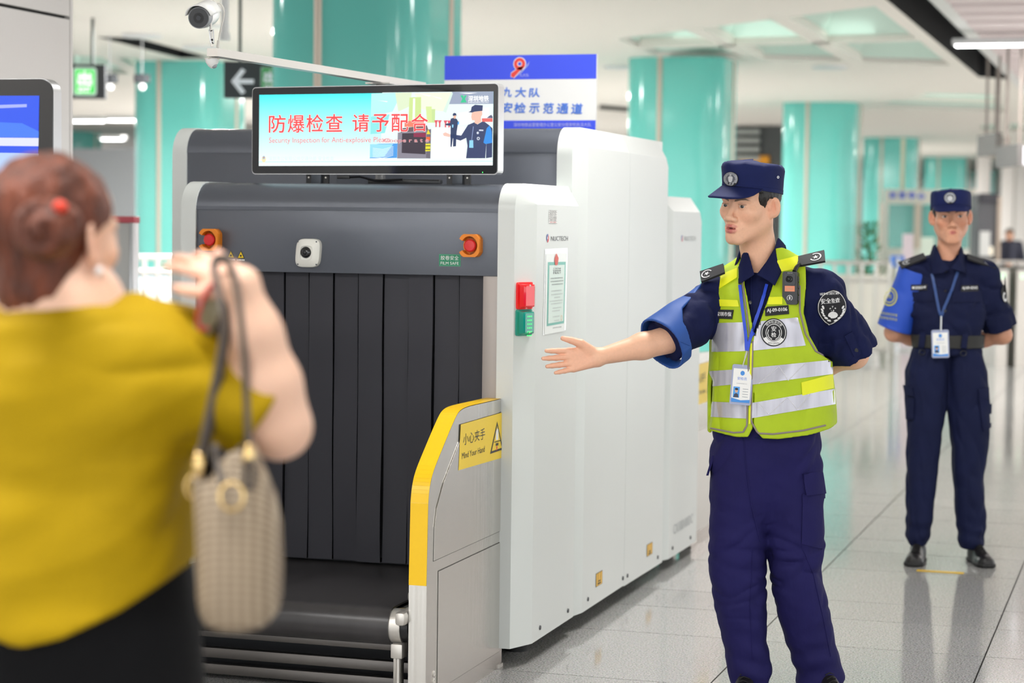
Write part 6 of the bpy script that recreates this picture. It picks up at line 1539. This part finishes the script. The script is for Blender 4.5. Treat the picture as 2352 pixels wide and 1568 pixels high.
def w_core(Q):
    d = chain(Q, [L2(2172, 610, .03), L2(2175, 760, .03), L2(2176, 850, .03)], [.05, .05, .05], .04)
    for a, b in ((s_R, e_R), (s_L, e_L)): d = smin(d, seg(Q, a, b, .03), .04)
    d = smin(d, chain(Q, [L2(2130, 870, .02), L2(2124, 1060), L2(2116, 1220)], [.04, .03, .025], .02), .03)
    return smin(d, chain(Q, [L2(2225, 870, .02), L2(2233, 1060), L2(2245, 1225)], [.04, .03, .025], .02), .03)
h2 = hd2.c; SK2 = lin('dda183')
wb = joined(Wn, [(head_cut(hd2, h2[2]-.26), h2-.17*np.array([1, 1, 1.6]), h2+.17, .003, 1), (w_arms, np.minimum(e_R, w_R)-.1*np.array([1, 1, 1.1]), np.maximum(np.maximum(e_L, s_L), w_R)+.12, .005, 1), (w_core, (-.35, -.2, .05), (.35, .3, 1.5), .014, 1)], m_skin, Wn.root, lambda V: hd2.colors(V, SK2, lin('c06a64'), blush=.6))
hd2.eyes(wb, .15)
def w_hair(Q):
    p = hd2.to(Q); d = np.minimum(hd2.cran(p)-.006, ell(p, (0, -.09, -.02), (.045, .03, .04)))
    hl = np.interp(p[:, 1], [-.12, -.06, -.03, -.022, .004, .012, .035, .05], [-.07, -.06, -.03, .0, .01, -.012, .0, .25])
    return smax(d, np.maximum(hl-p[:, 2], p[:, 2]-.09), .004)*hd2.sc
Wn.sdf('hair', w_hair, h2-.15, h2+.15, .004, m_hair, Wn.root, 1)
wcap, wcrown = cap(hd2, Wn.root, m_capn, zlow=.030, h=.072, vis=.072, droop=.026, w=1.0, flare=1.0)
cb2 = bvh_of(wcrown)
px_disc(cb2, 2174, 430, 13.5, 13.5, .002, .003, m_blk, 'cap_badge', wcap); px_disc(cb2, 2174, 430, 12, 12, .006, .0005, M('badge_silver', '9a9ca2', .4, .5, noise=(400, .5)), 'badge_ring', wcap, r0=.6, rings=2); px_disc(cb2, 2174, 431, 6, 6, .006, .0005, m_silver, 'badge_crest', wcap, n=10, rings=1)
wt = Loft(Wn.secs([(552, 2150, 2196, .052, .02), (575, 2130, 2218, .062, .025), (596, 2100, 2250, .08, .025), (640, 2083, 2262, .1, .02), (690, 2086, 2262, .112, .01), (740, 2098, 2254, .105, .015), (768, 2102, 2252, .105, .015), (790, 2100, 2254, .108, .015)]), 2.3)
def w_shirt(Q):
    d = wt(Q, .02); d = smin(d, seg(Q, L2(2140, 578, .03), s_R+A3(0, 0, .01), .04, .062), .03); d = smin(d, seg(Q, L2(2204, 576, .03), s_L+A3(0, 0, .01), .04, .062), .03)
    for a, b in ((s_R, e_R), (s_L, e_L)):
        u = (b-a)/np.linalg.norm(b-a); c = lerp(a, b, .86); t = (Q-c)@u; ar = np.maximum(chain(Q, [a, c], [.068, .064]), t); rr = np.linalg.norm(Q-c-t[:, None]*u, axis=1)
        ar = smin(ar, np.maximum(rr-.077, np.abs(t+.035)-.042), .004); d = smin(d, ar, .03)
    return d+.009*folds(Q, 24, 15, (1, 1, .8))+.002*wob(Q, 60, 5)
m_navy2 = M('navy_cotton', '10173a', .8, noise=(9, .1), bump=(19, .55, (1, 1, .6)), spec=.25)
ws_ = Wn.sdf('shirt', w_shirt, (-.42, -.22, .98), (.42, .3, 1.6), .0062, m_navy2, Wn.root, 1)
c2R = Wn.poly([(2143, 536), (2134, 548), (2128, 580), (2131, 606), (2152, 603), (2167, 592), (2152, 570)]); c2L = Wn.poly([(2199, 538), (2206, 548), (2212, 580), (2208, 602), (2190, 598), (2169, 592), (2188, 570)])
n2 = L2(2170, 570, .02)
def w_collar(Q):
    a, b = L2(2170, 606, .0), L2(2171, 540, .03); ab = b-a; t = ((Q-a)@ab)/(ab@ab); rr = np.linalg.norm(Q-a-t[:, None]*ab, axis=1); sh = np.abs(rr-(.098-.034*np.clip(t, -.2, 1.2)))-.005
    return np.maximum(sh, np.where(Q[:, 1] < n2[1], np.minimum(poly2(Q[:, [0, 2]], c2R), poly2(Q[:, [0, 2]], c2L)), (np.abs(t-.55)-.42)*np.linalg.norm(ab)))
Wn.sdf('collar', w_collar, L2(2110, 620, -.2), L2(2230, 525, .2), .0036, m_navy2, Wn.root, 1, mar=2.2)
# blue armband on the right sleeve with yellow print
def w_band(Q):
    a, b = lerp(s_R, e_R, -.1), lerp(s_R, e_R, .94); ab = b-a; L_ = np.linalg.norm(ab); u = ab/L_; t = (Q-a)@u; rr = np.linalg.norm(Q-a-t[:, None]*u, axis=1)
    return np.maximum(np.maximum(np.abs(rr-(.073+.008*np.clip(t/L_, 0, 1)+.003*wob(Q, 30, 3)))-.005, np.abs(t-L_/2)-L_/2), (Q[:, 0]-(a[0]+.02))*.9)
wbd_ = Wn.sdf('blue_armband', w_band, np.minimum(s_R, e_R)-.13, np.maximum(s_R, e_R)+.12, .004, M('armband_blue2', '2450c0', .55), Wn.root, 1, mar=2.2)
b2 = bvh_of(wbd_); m_yp = M('armband_print', 'd2cf52', .5)
px_disc(b2, 2041, 660, 18, 22, .003, .0003, m_yp, 'armband_ring', wbd_, r0=.86, rings=1); px_disc(b2, 2041, 660, 12.5, 15, .003, .0003, m_yp, 'armband_ring', wbd_, r0=.86, rings=1); px_text(b2, '安检', 2040, 660, 14, 9, m_yp, wbd_, .004)
px_text(b2, '城市轨道安全检查', 2038, 700, 44, 6, m_yp, wbd_, .004, rot=.12); px_text(b2, '安全检查员安全', 2038, 710, 44, 6, m_yp, wbd_, .004, rot=.12)
sb2 = bvh_of(ws_)
for q in (((2092, 648), (2140, 646), (2140, 668), (2092, 670)), ((2186, 645), (2250, 642), (2254, 668), (2184, 670))): px_patch(sb2, quadfn(q), 8, 5, .001, .004, m_navy2, 'pocket_flap', ws_)
tape(sb2, ((2089, 631), (2127, 630), (2127, 644), (2089, 645)), '●深圳市保', ws_); tape(sb2, ((2203, 631), (2242, 629), (2243, 643), (2203, 646)), 'AJ-09-0243', ws_)
e = px_disc(sb2, 2303, 648, 8, 22, .003, .003, m_blk, 'sleeve_patch', ws_, rot=-.12, shape=shield); px_disc(sb2, 2303, 655, 4.5, 11, .0065, .0003, m_thr, 'patch_crest', e, rot=-.12, r0=.5, rings=1)
epaulette(Wn, L2(2120, 566, -.02), L2(2063, 590, -.01), .058, (-.25, -.55, 0), Wn.root); epaulette(Wn, L2(2216, 566, -.02), L2(2280, 586, -.01), .058, (.25, -.55, 0), Wn.root)
for py in (600, 645, 690): px_disc(sb2, 2168, py, 3, 3, .003, .003, M('button_black', '14141c', .3), 'button', ws_, n=12, rings=1)
# trousers and belt
lR = Loft(Wn.secs([(765, 2102, 2180, .095, .02), (830, 2082, 2180, .11, .02), (900, 2083, 2177, .105, .015), (964, 2087, 2168, .095, .01), (1079, 2090, 2160, .08, .0), (1160, 2090, 2152, .075, .0), (1205, 2092, 2144, .07, .0), (1232, 2094, 2140, .068, .0)]), 2.2, 4)
lL = Loft(Wn.secs([(765, 2172, 2250, .095, .02), (830, 2172, 2270, .11, .02), (900, 2176, 2276, .105, .015), (964, 2187, 2276, .095, .01), (1079, 2196, 2267, .08, .0), (1160, 2206, 2274, .075, .0), (1205, 2212, 2270, .07, .0), (1234, 2216, 2270, .068, .0)]), 2.2, 4)
def w_trs(Q):
    z = Q[:, 2]; low = np.clip((.28-z)/.2, 0, 1)
    return smin(lR(Q, .012), lL(Q, .012), .012)-.004*low*np.sin(z*2*math.pi/.08+2*wob(Q, 8, 3))+.008*folds(Q, 22, 27, (1, 1, .6))+.001*wob(Q, 50, 2)
wtr = Wn.sdf('trousers', w_trs, (-.26, -.2, .03), (.27, .22, 1.1), .006, m_navy2, Wn.root, 1)
tb2 = bvh_of(wtr)
for q in (((2080, 862), (2100, 868), (2104, 888), (2084, 884)), ((2248, 868), (2274, 862), (2276, 886), (2252, 892)), ((2086, 890), (2104, 892), (2104, 940), (2088, 940)), ((2250, 890), (2277, 890), (2277, 955), (2262, 965))): px_patch(tb2, quadfn(q), 6, 6, .001, .008, m_navy2, 'cargo_pocket', wtr)
def w_belt(Q): return np.maximum(np.abs(wt(Q, 0, off=.008))-.004, np.abs(Q[:, 2]-L2(2176, 759)[2])-.031)
wbe = Wn.sdf('belt', w_belt, (-.25, -.2, .9), (.25, .22, 1.12), .004, M('belt_black', '22211f', .6), Wn.root, 1, mar=2.2)
bb2 = bvh_of(wbe, ws_, wtr)
for x in (2117, 2212):
    px_strap(bb2, [(x+4, 738), (x, 778)], 13, .004, .003, m_navy2, 'belt_loop', Wn.root); c = cast(bb2, x, 786)[0]
    if c: MB().tube([np.array(c)-HD*.012+RT*.014*math.cos(a)+UP*.012*math.sin(a) for a in np.linspace(0, 6.283, 15)[:-1]], .0022, 6, closed=True).build('belt_ring', m_black, Wn.root)
hR = L2(2122, 1255, .03); hR[2] = 0; hL = L2(2247, 1258, .03); hL[2] = 0
shoe(Wn, hR, hR+A3(-.07, -.215, 0), Wn.root, 1.0); shoe(Wn, hL, hL+A3(.02, -.225, 0), Wn.root, 1.0)
ly2 = empty('identity_card', at(2158, 765, 9.7), 'white identity card on a dark blue lanyard worn over the navy shirt and belt', 'id card'); ab2 = bvh_of(ws_, wbe, wtr)
m_lan2 = M('lanyard_dark', '2b4a86', .5)
px_strap(ab2, [(2137, 606), (2146, 650), (2155, 690), (2160, 702)], 6, .004, .0015, m_lan2, 'lanyard_strap', ly2); px_strap(ab2, [(2195, 600), (2183, 640), (2167, 680), (2161, 702)], 6, .004, .0015, m_lan2, 'lanyard_strap', ly2)
c = cast(ab2, 2160, 760)[0]; d2 = (np.array(c)-CAM)@FW-.01
cardset(ly2, ((2138, 735), (2178, 733), (2181, 796), (2142, 799)), d2); MB().tube([at(2160, 702, d2), at(2160, 736, d2)], .004, 6).build('card_clip', m_alu, ly2)

# ================================================================== WOMAN WITH THE HANDBAG (foreground, back view)
Y = Person(215, 3.2, 'person in mustard yellow top seen from behind, arm raised holding a woven handbag')
L3 = Y.L
hd3 = Head(Y, 128, 572, 180+30, pitch=.0, sc=1.02, neck=.056, fem=True, neck_to=L3(125, 745, .0))
h3 = hd3.c; SK3 = lin('ecc0a6'); m_skin3 = M('fair_skin', 'ecc0a6', .5, attr=True, sss=.1)
sR3, eR3, wR3 = L3(400, 858, .0), L3(645, 992, -.02), L3(552, 668, -.06)
hx = L3(425, 598, .0)-wR3; hx /= np.linalg.norm(hx)
ezY = np.array([.15, .55, -.8]); ezY -= hx*(ezY@hx); ezY /= np.linalg.norm(ezY); eyY = np.cross(ezY, hx)
if eyY[1] > 0: pass
hp3 = hand_prims(wR3, hx, -eyY, ezY, .86, .28, 1.7, .4, curls=[.12, .2, .4, .5])
def y_arm(Q):
    d = chain(Q, [lerp(sR3, eR3, .2), lerp(sR3, eR3, .6), eR3, lerp(eR3, wR3, .3), lerp(eR3, wR3, .65), wR3], [.06, .056, .045, .047, .038, .027], .03); return smin(d, hand_sdf(Q, hp3), .016)
hpl = hand_prims(L3(-70, 1500, .04), (.1, .15, -1), (.2, 1, .1), (1, -.2, 0), .9, .35)
def y_left(Q): return smin(chain(Q, [L3(-95, 880), L3(-115, 1200, -.02), L3(-70, 1495, .04)], [.055, .042, .027], .02), hand_sdf(Q, hpl), .016)
def y_core(Q):
    d = chain(Q, [L3(140, 740), L3(180, 1000), L3(190, 1500)], [.1, .11, .11], .05)
    return smin(d, seg(Q, L3(140, 790), sR3, .06, .05), .05)
def y_cols(V):
    C = hd3.colors(V, SK3, lin('c87a70'), bro=True); w = np.clip((.004-hand_sdf(V, hp3))/.01, 0, 1)*.4; C[:, :3] = C[:, :3]*(1-w[:, None])+np.array(lin('e58f82'))*w[:, None]; return C
yb_ = joined(Y, [(head_cut(hd3, h3[2]-.24), h3-.18*np.array([1, 1, 1.4]), h3+.18, .0032, 1), (y_arm, np.minimum(np.minimum(sR3, eR3), L3(395, 1080))-.09, np.maximum(np.maximum(sR3, eR3), L3(395, 560, .05))+.09, .0036, 1), (y_core, (-.3, -.25, .75), (.3, .25, 1.5), .016, 1), (y_left, L3(-110, 1650, .1)-.16, L3(-70, 800, .0)+.16, .006, 1)], m_skin3, Y.root, y_cols)
hd3.eyes(yb_)
m_auburn = M('auburn_hair', '5e2a12', .55, noise=(38, .5, (1, 1, .35)), bump=(120, .7, (1, 1, .3)))
def y_hair(Q):
    p = hd3.to(Q); d = ell(p, (0, -.022, .035), (.085, .107, .094)); d = smin(d, ell(p, (0, -.055, -.055), (.066, .05, .08)), .03)
    hl = np.interp(p[:, 1], [-.12, -.08, -.05, -.03, -.012, .02, .05, .075, .1], [-.14, -.13, -.10, -.05, .0, .022, .03, .055, .08])
    d = smax(d, hl-p[:, 2], .008)
    n = np.sin(p[:, 0]*260+30*p[:, 2]+6*wob(p, 22, 5))*.0012+.0022*wob(p, 70, 2, (1, 1, .5)); return (d+n)*hd3.sc
Y.sdf('hair', y_hair, h3-.19, h3+.18, .0038, m_auburn, Y.root, 1)
bc3 = L3(104, 556, -.148)
def y_bun(Q):
    q = Q-bc3; r = np.hypot(q[:, 0], q[:, 2]); a = np.arctan2(q[:, 2], q[:, 0])
    return ell(Q, bc3, (.050, .040, .046))+.0045*np.sin(a*1+r*190)+.0015*wob(Q, 90, 7)
Y.sdf('hair_bun', y_bun, bc3-.07, bc3+.07, .003, m_auburn, Y.root, 1)
p = Y.W(L3(131, 500, -.165)[None])[0]; MB().sph(p, .011, (1.1, .7, .9), 12, 8).build('hair_tie', M('tie_red', 'd83a20', .5), Y.root)
ep3 = Y.W(hd3.fro((-.083, -.004, -.047))[None])[0]; MB().sph(ep3, .0075, u=14, v=10).build('earring', M('pearl', 'f4f0ee', .15, coat=.6), Y.root)
yt = Loft(Y.secs([(706, 55, 300, .075, .0), (728, -10, 370, .10, .0), (770, -60, 440, .125, .0), (850, -85, 468, .145, .0), (1000, -75, 462, .15, .0), (1130, -65, 455, .155, .0), (1250, -75, 462, .165, .0), (1340, -85, 462, .17, .0), (1470, -95, 455, .175, .0)]), 2.3)
hem = Y.poly([(-250, 600), (700, 600), (700, 1200), (470, 1295), (430, 1320), (330, 1385), (210, 1440), (120, 1462), (20, 1440), (-60, 1400), (-250, 1380)])
m_must = M('mustard_jersey', 'a98a00', .75, noise=(6, .06), bump=(14, .4, (.5, 1, 1)), spec=.2)
def y_shirt(Q):
    d = yt(Q, .02); d = smin(d, seg(Q, L3(310, 800), sR3, .055, .078), .05); d = smin(d, seg(Q, L3(0, 800), L3(-90, 870), .055, .078), .05)
    c = lerp(sR3, eR3, .90); u = (eR3-sR3)/np.linalg.norm(eR3-sR3); t = (Q-c)@u; sl = np.maximum(chain(Q, [sR3, c], [.082, .076]), t); d = smin(d, sl, .05)
    d += .013*folds(Q, 13, 41, (.45, 1, 1.1))+.004*wob(Q, 30, 8, (.6, 1, 1))
    nk = -ell(Q, L3(135, 690, -.02), (.095, .14, .028)); d = smax(d, nk, .008)
    return np.maximum(d, poly2(Q[:, [0, 2]], hem))
ysh = Y.sdf('yellow_top', y_shirt, (-.32, -.32, .85), (.42, .3, 1.56), .0062, m_must, Y.root, 1)
yl = Loft(Y.secs([(1280, -80, 450, .15, .0), (1400, -80, 462, .155, .0), (1568, -60, 488, .155, .0), (1750, -60, 480, .14, .0), (1900, -40, 470, .13, .0)]), 2.2)
def y_trs(Q):
    z = Q[:, 2]; top_ = np.maximum(yl(Q, .02), .62-z); a = chain(Q, [L3(80, 1800), (L3(80, 1800)*A3(1, 1, 0)+A3(0, 0, .45)), L3(80, 1800)*A3(1, 1, 0)+A3(-.02, 0, .08)], [.125, .085, .07], .05); b = chain(Q, [L3(340, 1800), (L3(340, 1800)*A3(1, 1, 0)+A3(0, 0, .45)), L3(340, 1800)*A3(1, 1, 0)+A3(.0, 0, .08)], [.125, .085, .07], .05)
    return smin(top_, smin(a, b, .02), .05)+.003*wob(Q, 18, 4)
Y.sdf('black_trousers', y_trs, (-.32, -.26, .02), (.32, .26, 1.12), .011, M('black_wool', '08080b', .85, spec=.2), Y.root, 1)
for px in (80, 340):
    q = L3(px, 1800); q[2] = 0; shoe(Y, q+A3(-.02 if px < 100 else 0, -.06, 0), q+A3(0, .17, 0), Y.root, .95, False)

# ================================================================== HANDBAG
BD = 3.08
bg = empty('handbag', at(560, 1455, BD), 'beige woven handbag with dark straps and gold rings hanging from a raised hand', 'handbag')
def weave():
    m = bpy.data.materials.new('woven_beige'); m.use_nodes = True; nt = m.node_tree; b = nt.nodes['Principled BSDF']; g = nt.nodes.new('ShaderNodeNewGeometry')
    d1 = nt.nodes.new('ShaderNodeVectorMath'); d1.operation = 'DOT_PRODUCT'; d1.inputs[1].default_value = tuple(RT*.75+HD*.5+ZU*1.0); d2_ = nt.nodes.new('ShaderNodeVectorMath'); d2_.operation = 'DOT_PRODUCT'; d2_.inputs[1].default_value = tuple(RT*.75-HD*.5-ZU*1.0)
    outs = []
    for d in (d1, d2_):
        nt.links.new(g.outputs['Position'], d.inputs[0]); mu = nt.nodes.new('ShaderNodeMath'); mu.operation = 'MULTIPLY'; mu.inputs[1].default_value = 2*math.pi/.024; nt.links.new(d.outputs['Value'], mu.inputs[0]); si = nt.nodes.new('ShaderNodeMath'); si.operation = 'SINE'; nt.links.new(mu.outputs[0], si.inputs[0]); outs.append(si)
    ad = nt.nodes.new('ShaderNodeMath'); ad.operation = 'MULTIPLY'; nt.links.new(outs[0].outputs[0], ad.inputs[0]); nt.links.new(outs[1].outputs[0], ad.inputs[1])
    r = nt.nodes.new('ShaderNodeValToRGB'); r.color_ramp.elements[0].color = lin('6f5b47')+(1,); r.color_ramp.elements[1].color = lin('b9a78e')+(1,); mr = nt.nodes.new('ShaderNodeMapRange'); mr.inputs[1].default_value = -1; nt.links.new(ad.outputs[0], mr.inputs[0]); nt.links.new(mr.outputs[0], r.inputs[0]); nt.links.new(r.outputs[0], b.inputs['Base Color'])
    bp_ = nt.nodes.new('ShaderNodeBump'); bp_.inputs['Strength'].default_value = .5; bp_.inputs['Distance'].default_value = .004; nt.links.new(ad.outputs[0], bp_.inputs['Height']); nt.links.new(bp_.outputs[0], b.inputs['Normal']); b.inputs['Roughness'].default_value = .6
    return m
m_weave = weave(); m_strap = M('strap_brown', '4a4038', .5); m_gold = M('gold_metal', 'e6c588', .25, .9)
rows = [(1456, 530, 590, .03), (1450, 505, 618, .05), (1438, 488, 638, .065), (1415, 476, 655, .075), (1380, 470, 661, .08), (1300, 466, 661, .082), (1220, 462, 656, .082), (1150, 456, 640, .078), (1100, 453, 618, .07), (1060, 456, 600, .062), (1040, 460, 590, .058)]
n = 44; V = []
for py, xl, xr, b_ in rows:
    a, c = at(xl, py, BD), at(xr, py, BD); cc = (a+c)/2; ra = np.linalg.norm(c-a)/2
    for k in range(n):
        t = 2*math.pi*k/n; ct, st = math.cos(t), math.sin(t); e = .75; notch = 0
        if py < 1110: notch = -.045*math.exp(-((ct+.35)/.35)**2)*(1110-py)/70
        V.append(cc+RT*ra*math.copysign(abs(ct)**e, ct)+HD*b_*math.copysign(abs(st)**e, st)+ZU*notch)
m = len(rows); Fc = [[i*n+k, i*n+(k+1) % n, (i+1)*n+(k+1) % n, (i+1)*n+k] for i in range(m-1) for k in range(n)]+[list(range(n))[::-1]]
o = mesh('bag_body', V, Fc, m_weave, bg, smooth=True); md = o.modifiers.new('s', 'SOLIDIFY'); md.thickness = .004; md.offset = -1
V2 = []
for py, xl, xr, b_ in rows[5:]:
    a, c = at(xl+4, py, BD), at(xr-4, py, BD); cc = (a+c)/2; ra = np.linalg.norm(c-a)/2
    for k in range(n): t = 2*math.pi*k/n; V2.append(cc+RT*ra*.96*math.copysign(abs(math.cos(t))**.75, math.cos(t))+HD*b_*.9*math.copysign(abs(math.sin(t))**.75, math.sin(t))+ZU*(-.045*math.exp(-((math.cos(t)+.35)/.35)**2)*max(0, (1110-py)/70)-.006))
mesh('bag_lining', V2, [[i*n+k, i*n+(k+1) % n, (i+1)*n+(k+1) % n, (i+1)*n+k] for i in range(len(rows)-6) for k in range(n)]+[list(range(n))], M('lining_black', '121214', .8), bg, smooth=True)
top3 = Y.W(lerp(eR3, wR3, .93)[None])[0]; hnd = Y.W((wR3+hx*.03)[None])[0]
def strap(pts, nm='strap'):
    P = []; q = [np.array(p) for p in pts]
    for i in range(len(q)-1):
        for k in range(6): P.append(lerp(q[i], q[i+1], k/6))
    P.append(q[-1]); P = np.array(P)
    for _ in range(10): P[1:-1] = (P[:-2]+2*P[1:-1]+P[2:])/4
    return MB().tube(P, .0085, 10, flat=.6).build(nm, m_strap, bg)
for dx, dd in ((0, -.055), (10, .05)):
    strap([at(463+dx, 1085, BD+dd), at(478+dx, 1000, BD+dd), at(505+dx, 850, BD+dd*.8), at(520+dx*.5, 740, BD+dd*.7), hnd+A3(-.018, -.0, .0)+RT*(-.01)+HD*dd*.5+ZU*.03, hnd+RT*.012+HD*dd*.5+ZU*.03, at(556, 760, BD+dd*.7), at(566, 880, BD+dd*.8), at(574, 1000, BD+dd), at(578+dx*.3, 1058, BD+dd)], 'strap')
def oval(px, py, D_, rx, ry, r, nm='gold_ring', mat=None): c = at(px, py, D_); MB().tube([c+RT*rx*math.cos(a)+UP*ry*math.sin(a) for a in np.linspace(0, 2*math.pi, 19)[:-1]], r, 8, closed=True).build(nm, mat or m_gold, bg)
for px, py, dd in ((463, 1085, -.06), (577, 1062, -.055)): MB().sph(at(px, py, BD+dd-.004), 1, (.009, .008, .019), 12, 8).build('gold_mount', m_gold, bg)
oval(541, 1155, BD-.085, .017, .020, .0028); oval(456, 1135, BD-.03, .013, .017, .0025); oval(580, 1105, BD-.08, .006, .02, .004, 'strap_buckle', m_strap)
MB().tube([at(520, 1130, BD-.075), at(505, 1075, BD-.05), at(500, 1040, BD-.03)], .006, 8).build('side_tab', m_strap, bg)
# red wrist strap with a small charm, held with the bag
rs = empty('wrist_strap', at(465, 700, 3.14), 'red wrist strap with a small pouch dangling from the raised hand', 'strap')
MB().tube([at(*q, 3.13) for q in ((492, 668), (478, 675), (464, 705), (452, 745), (460, 775), (478, 770))], .007, 8, flat=.5).build('red_band', M('strap_red', 'b82a30', .5), rs)
MB().box(-.016, .016, -.006, .006, -.04, .03, .005, mtx=Matrix.Translation(at(486, 722, 3.15)) @ Matrix.Rotation(.4, 4, 'Y')).build('key_pouch', M('pouch_olive', '8a8468', .5), rs)
MB().box(-.022, .022, -.01, .01, -.05, .05, .006, mtx=Matrix.Translation(at(500, 735, 3.18)) @ Matrix.Rotation(.15, 4, 'Y')).build('dark_pouch', M('pouch_dark', '3a3432', .6), rs)

# distant clerk behind the counter
Cl = Person(2312, 40, 'distant person with dark hair and dark clothes behind the far railing')
ch_ = Head(Cl, 2312, 512, 20, sc=1.0, fem=True)
Cl.sdf('body', lambda Q: smin(ch_(Q), chain(Q, [ch_.c+A3(0, 0, -.2), A3(ch_.c[0], 0, .9), A3(ch_.c[0]-.08, 0, .08)], [.06, .14, .07], .05), .05), (-.3, -.3, .0), (.3, .3, 1.75), .014, M('clerk_skin', 'd8a488', .5), Cl.root)
Cl.sdf('hair', lambda Q: smax(ch_.cran(ch_.to(Q))-.012, -(ch_.to(Q)[:, 2])-.0+np.where(ch_.to(Q)[:, 1] > .03, .06, -.08), .01), ch_.c-.15, ch_.c+.16, .01, m_hair, Cl.root)
Cl.sdf('jacket', lambda Q: smin(chain(Q, [A3(ch_.c[0], .02, 1.25), A3(ch_.c[0], .02, .85)], [.15, .17], .05), smin(chain(Q, [A3(ch_.c[0]-.2, 0, 1.3), A3(ch_.c[0]-.25, -.1, 1.0)], [.07, .06]), chain(Q, [A3(ch_.c[0]+.2, 0, 1.3), A3(ch_.c[0]+.25, -.1, 1.0)], [.07, .06]), .05), .1), (-.5, -.35, .6), (.5, .35, 1.6), .014, M('jacket_dark', '2c2e40', .7), Cl.root)
Cl.sdf('trousers', lambda Q: np.minimum(seg(Q, A3(ch_.c[0]-.09, .02, .85), A3(ch_.c[0]-.1, .02, .05), .1, .07), seg(Q, A3(ch_.c[0]+.09, .02, .85), A3(ch_.c[0]+.1, .02, .05), .1, .07)), (-.4, -.2, -.03), (.4, .25, 1.0), .016, M('jacket_dark', '2c2e40', .7), Cl.root)
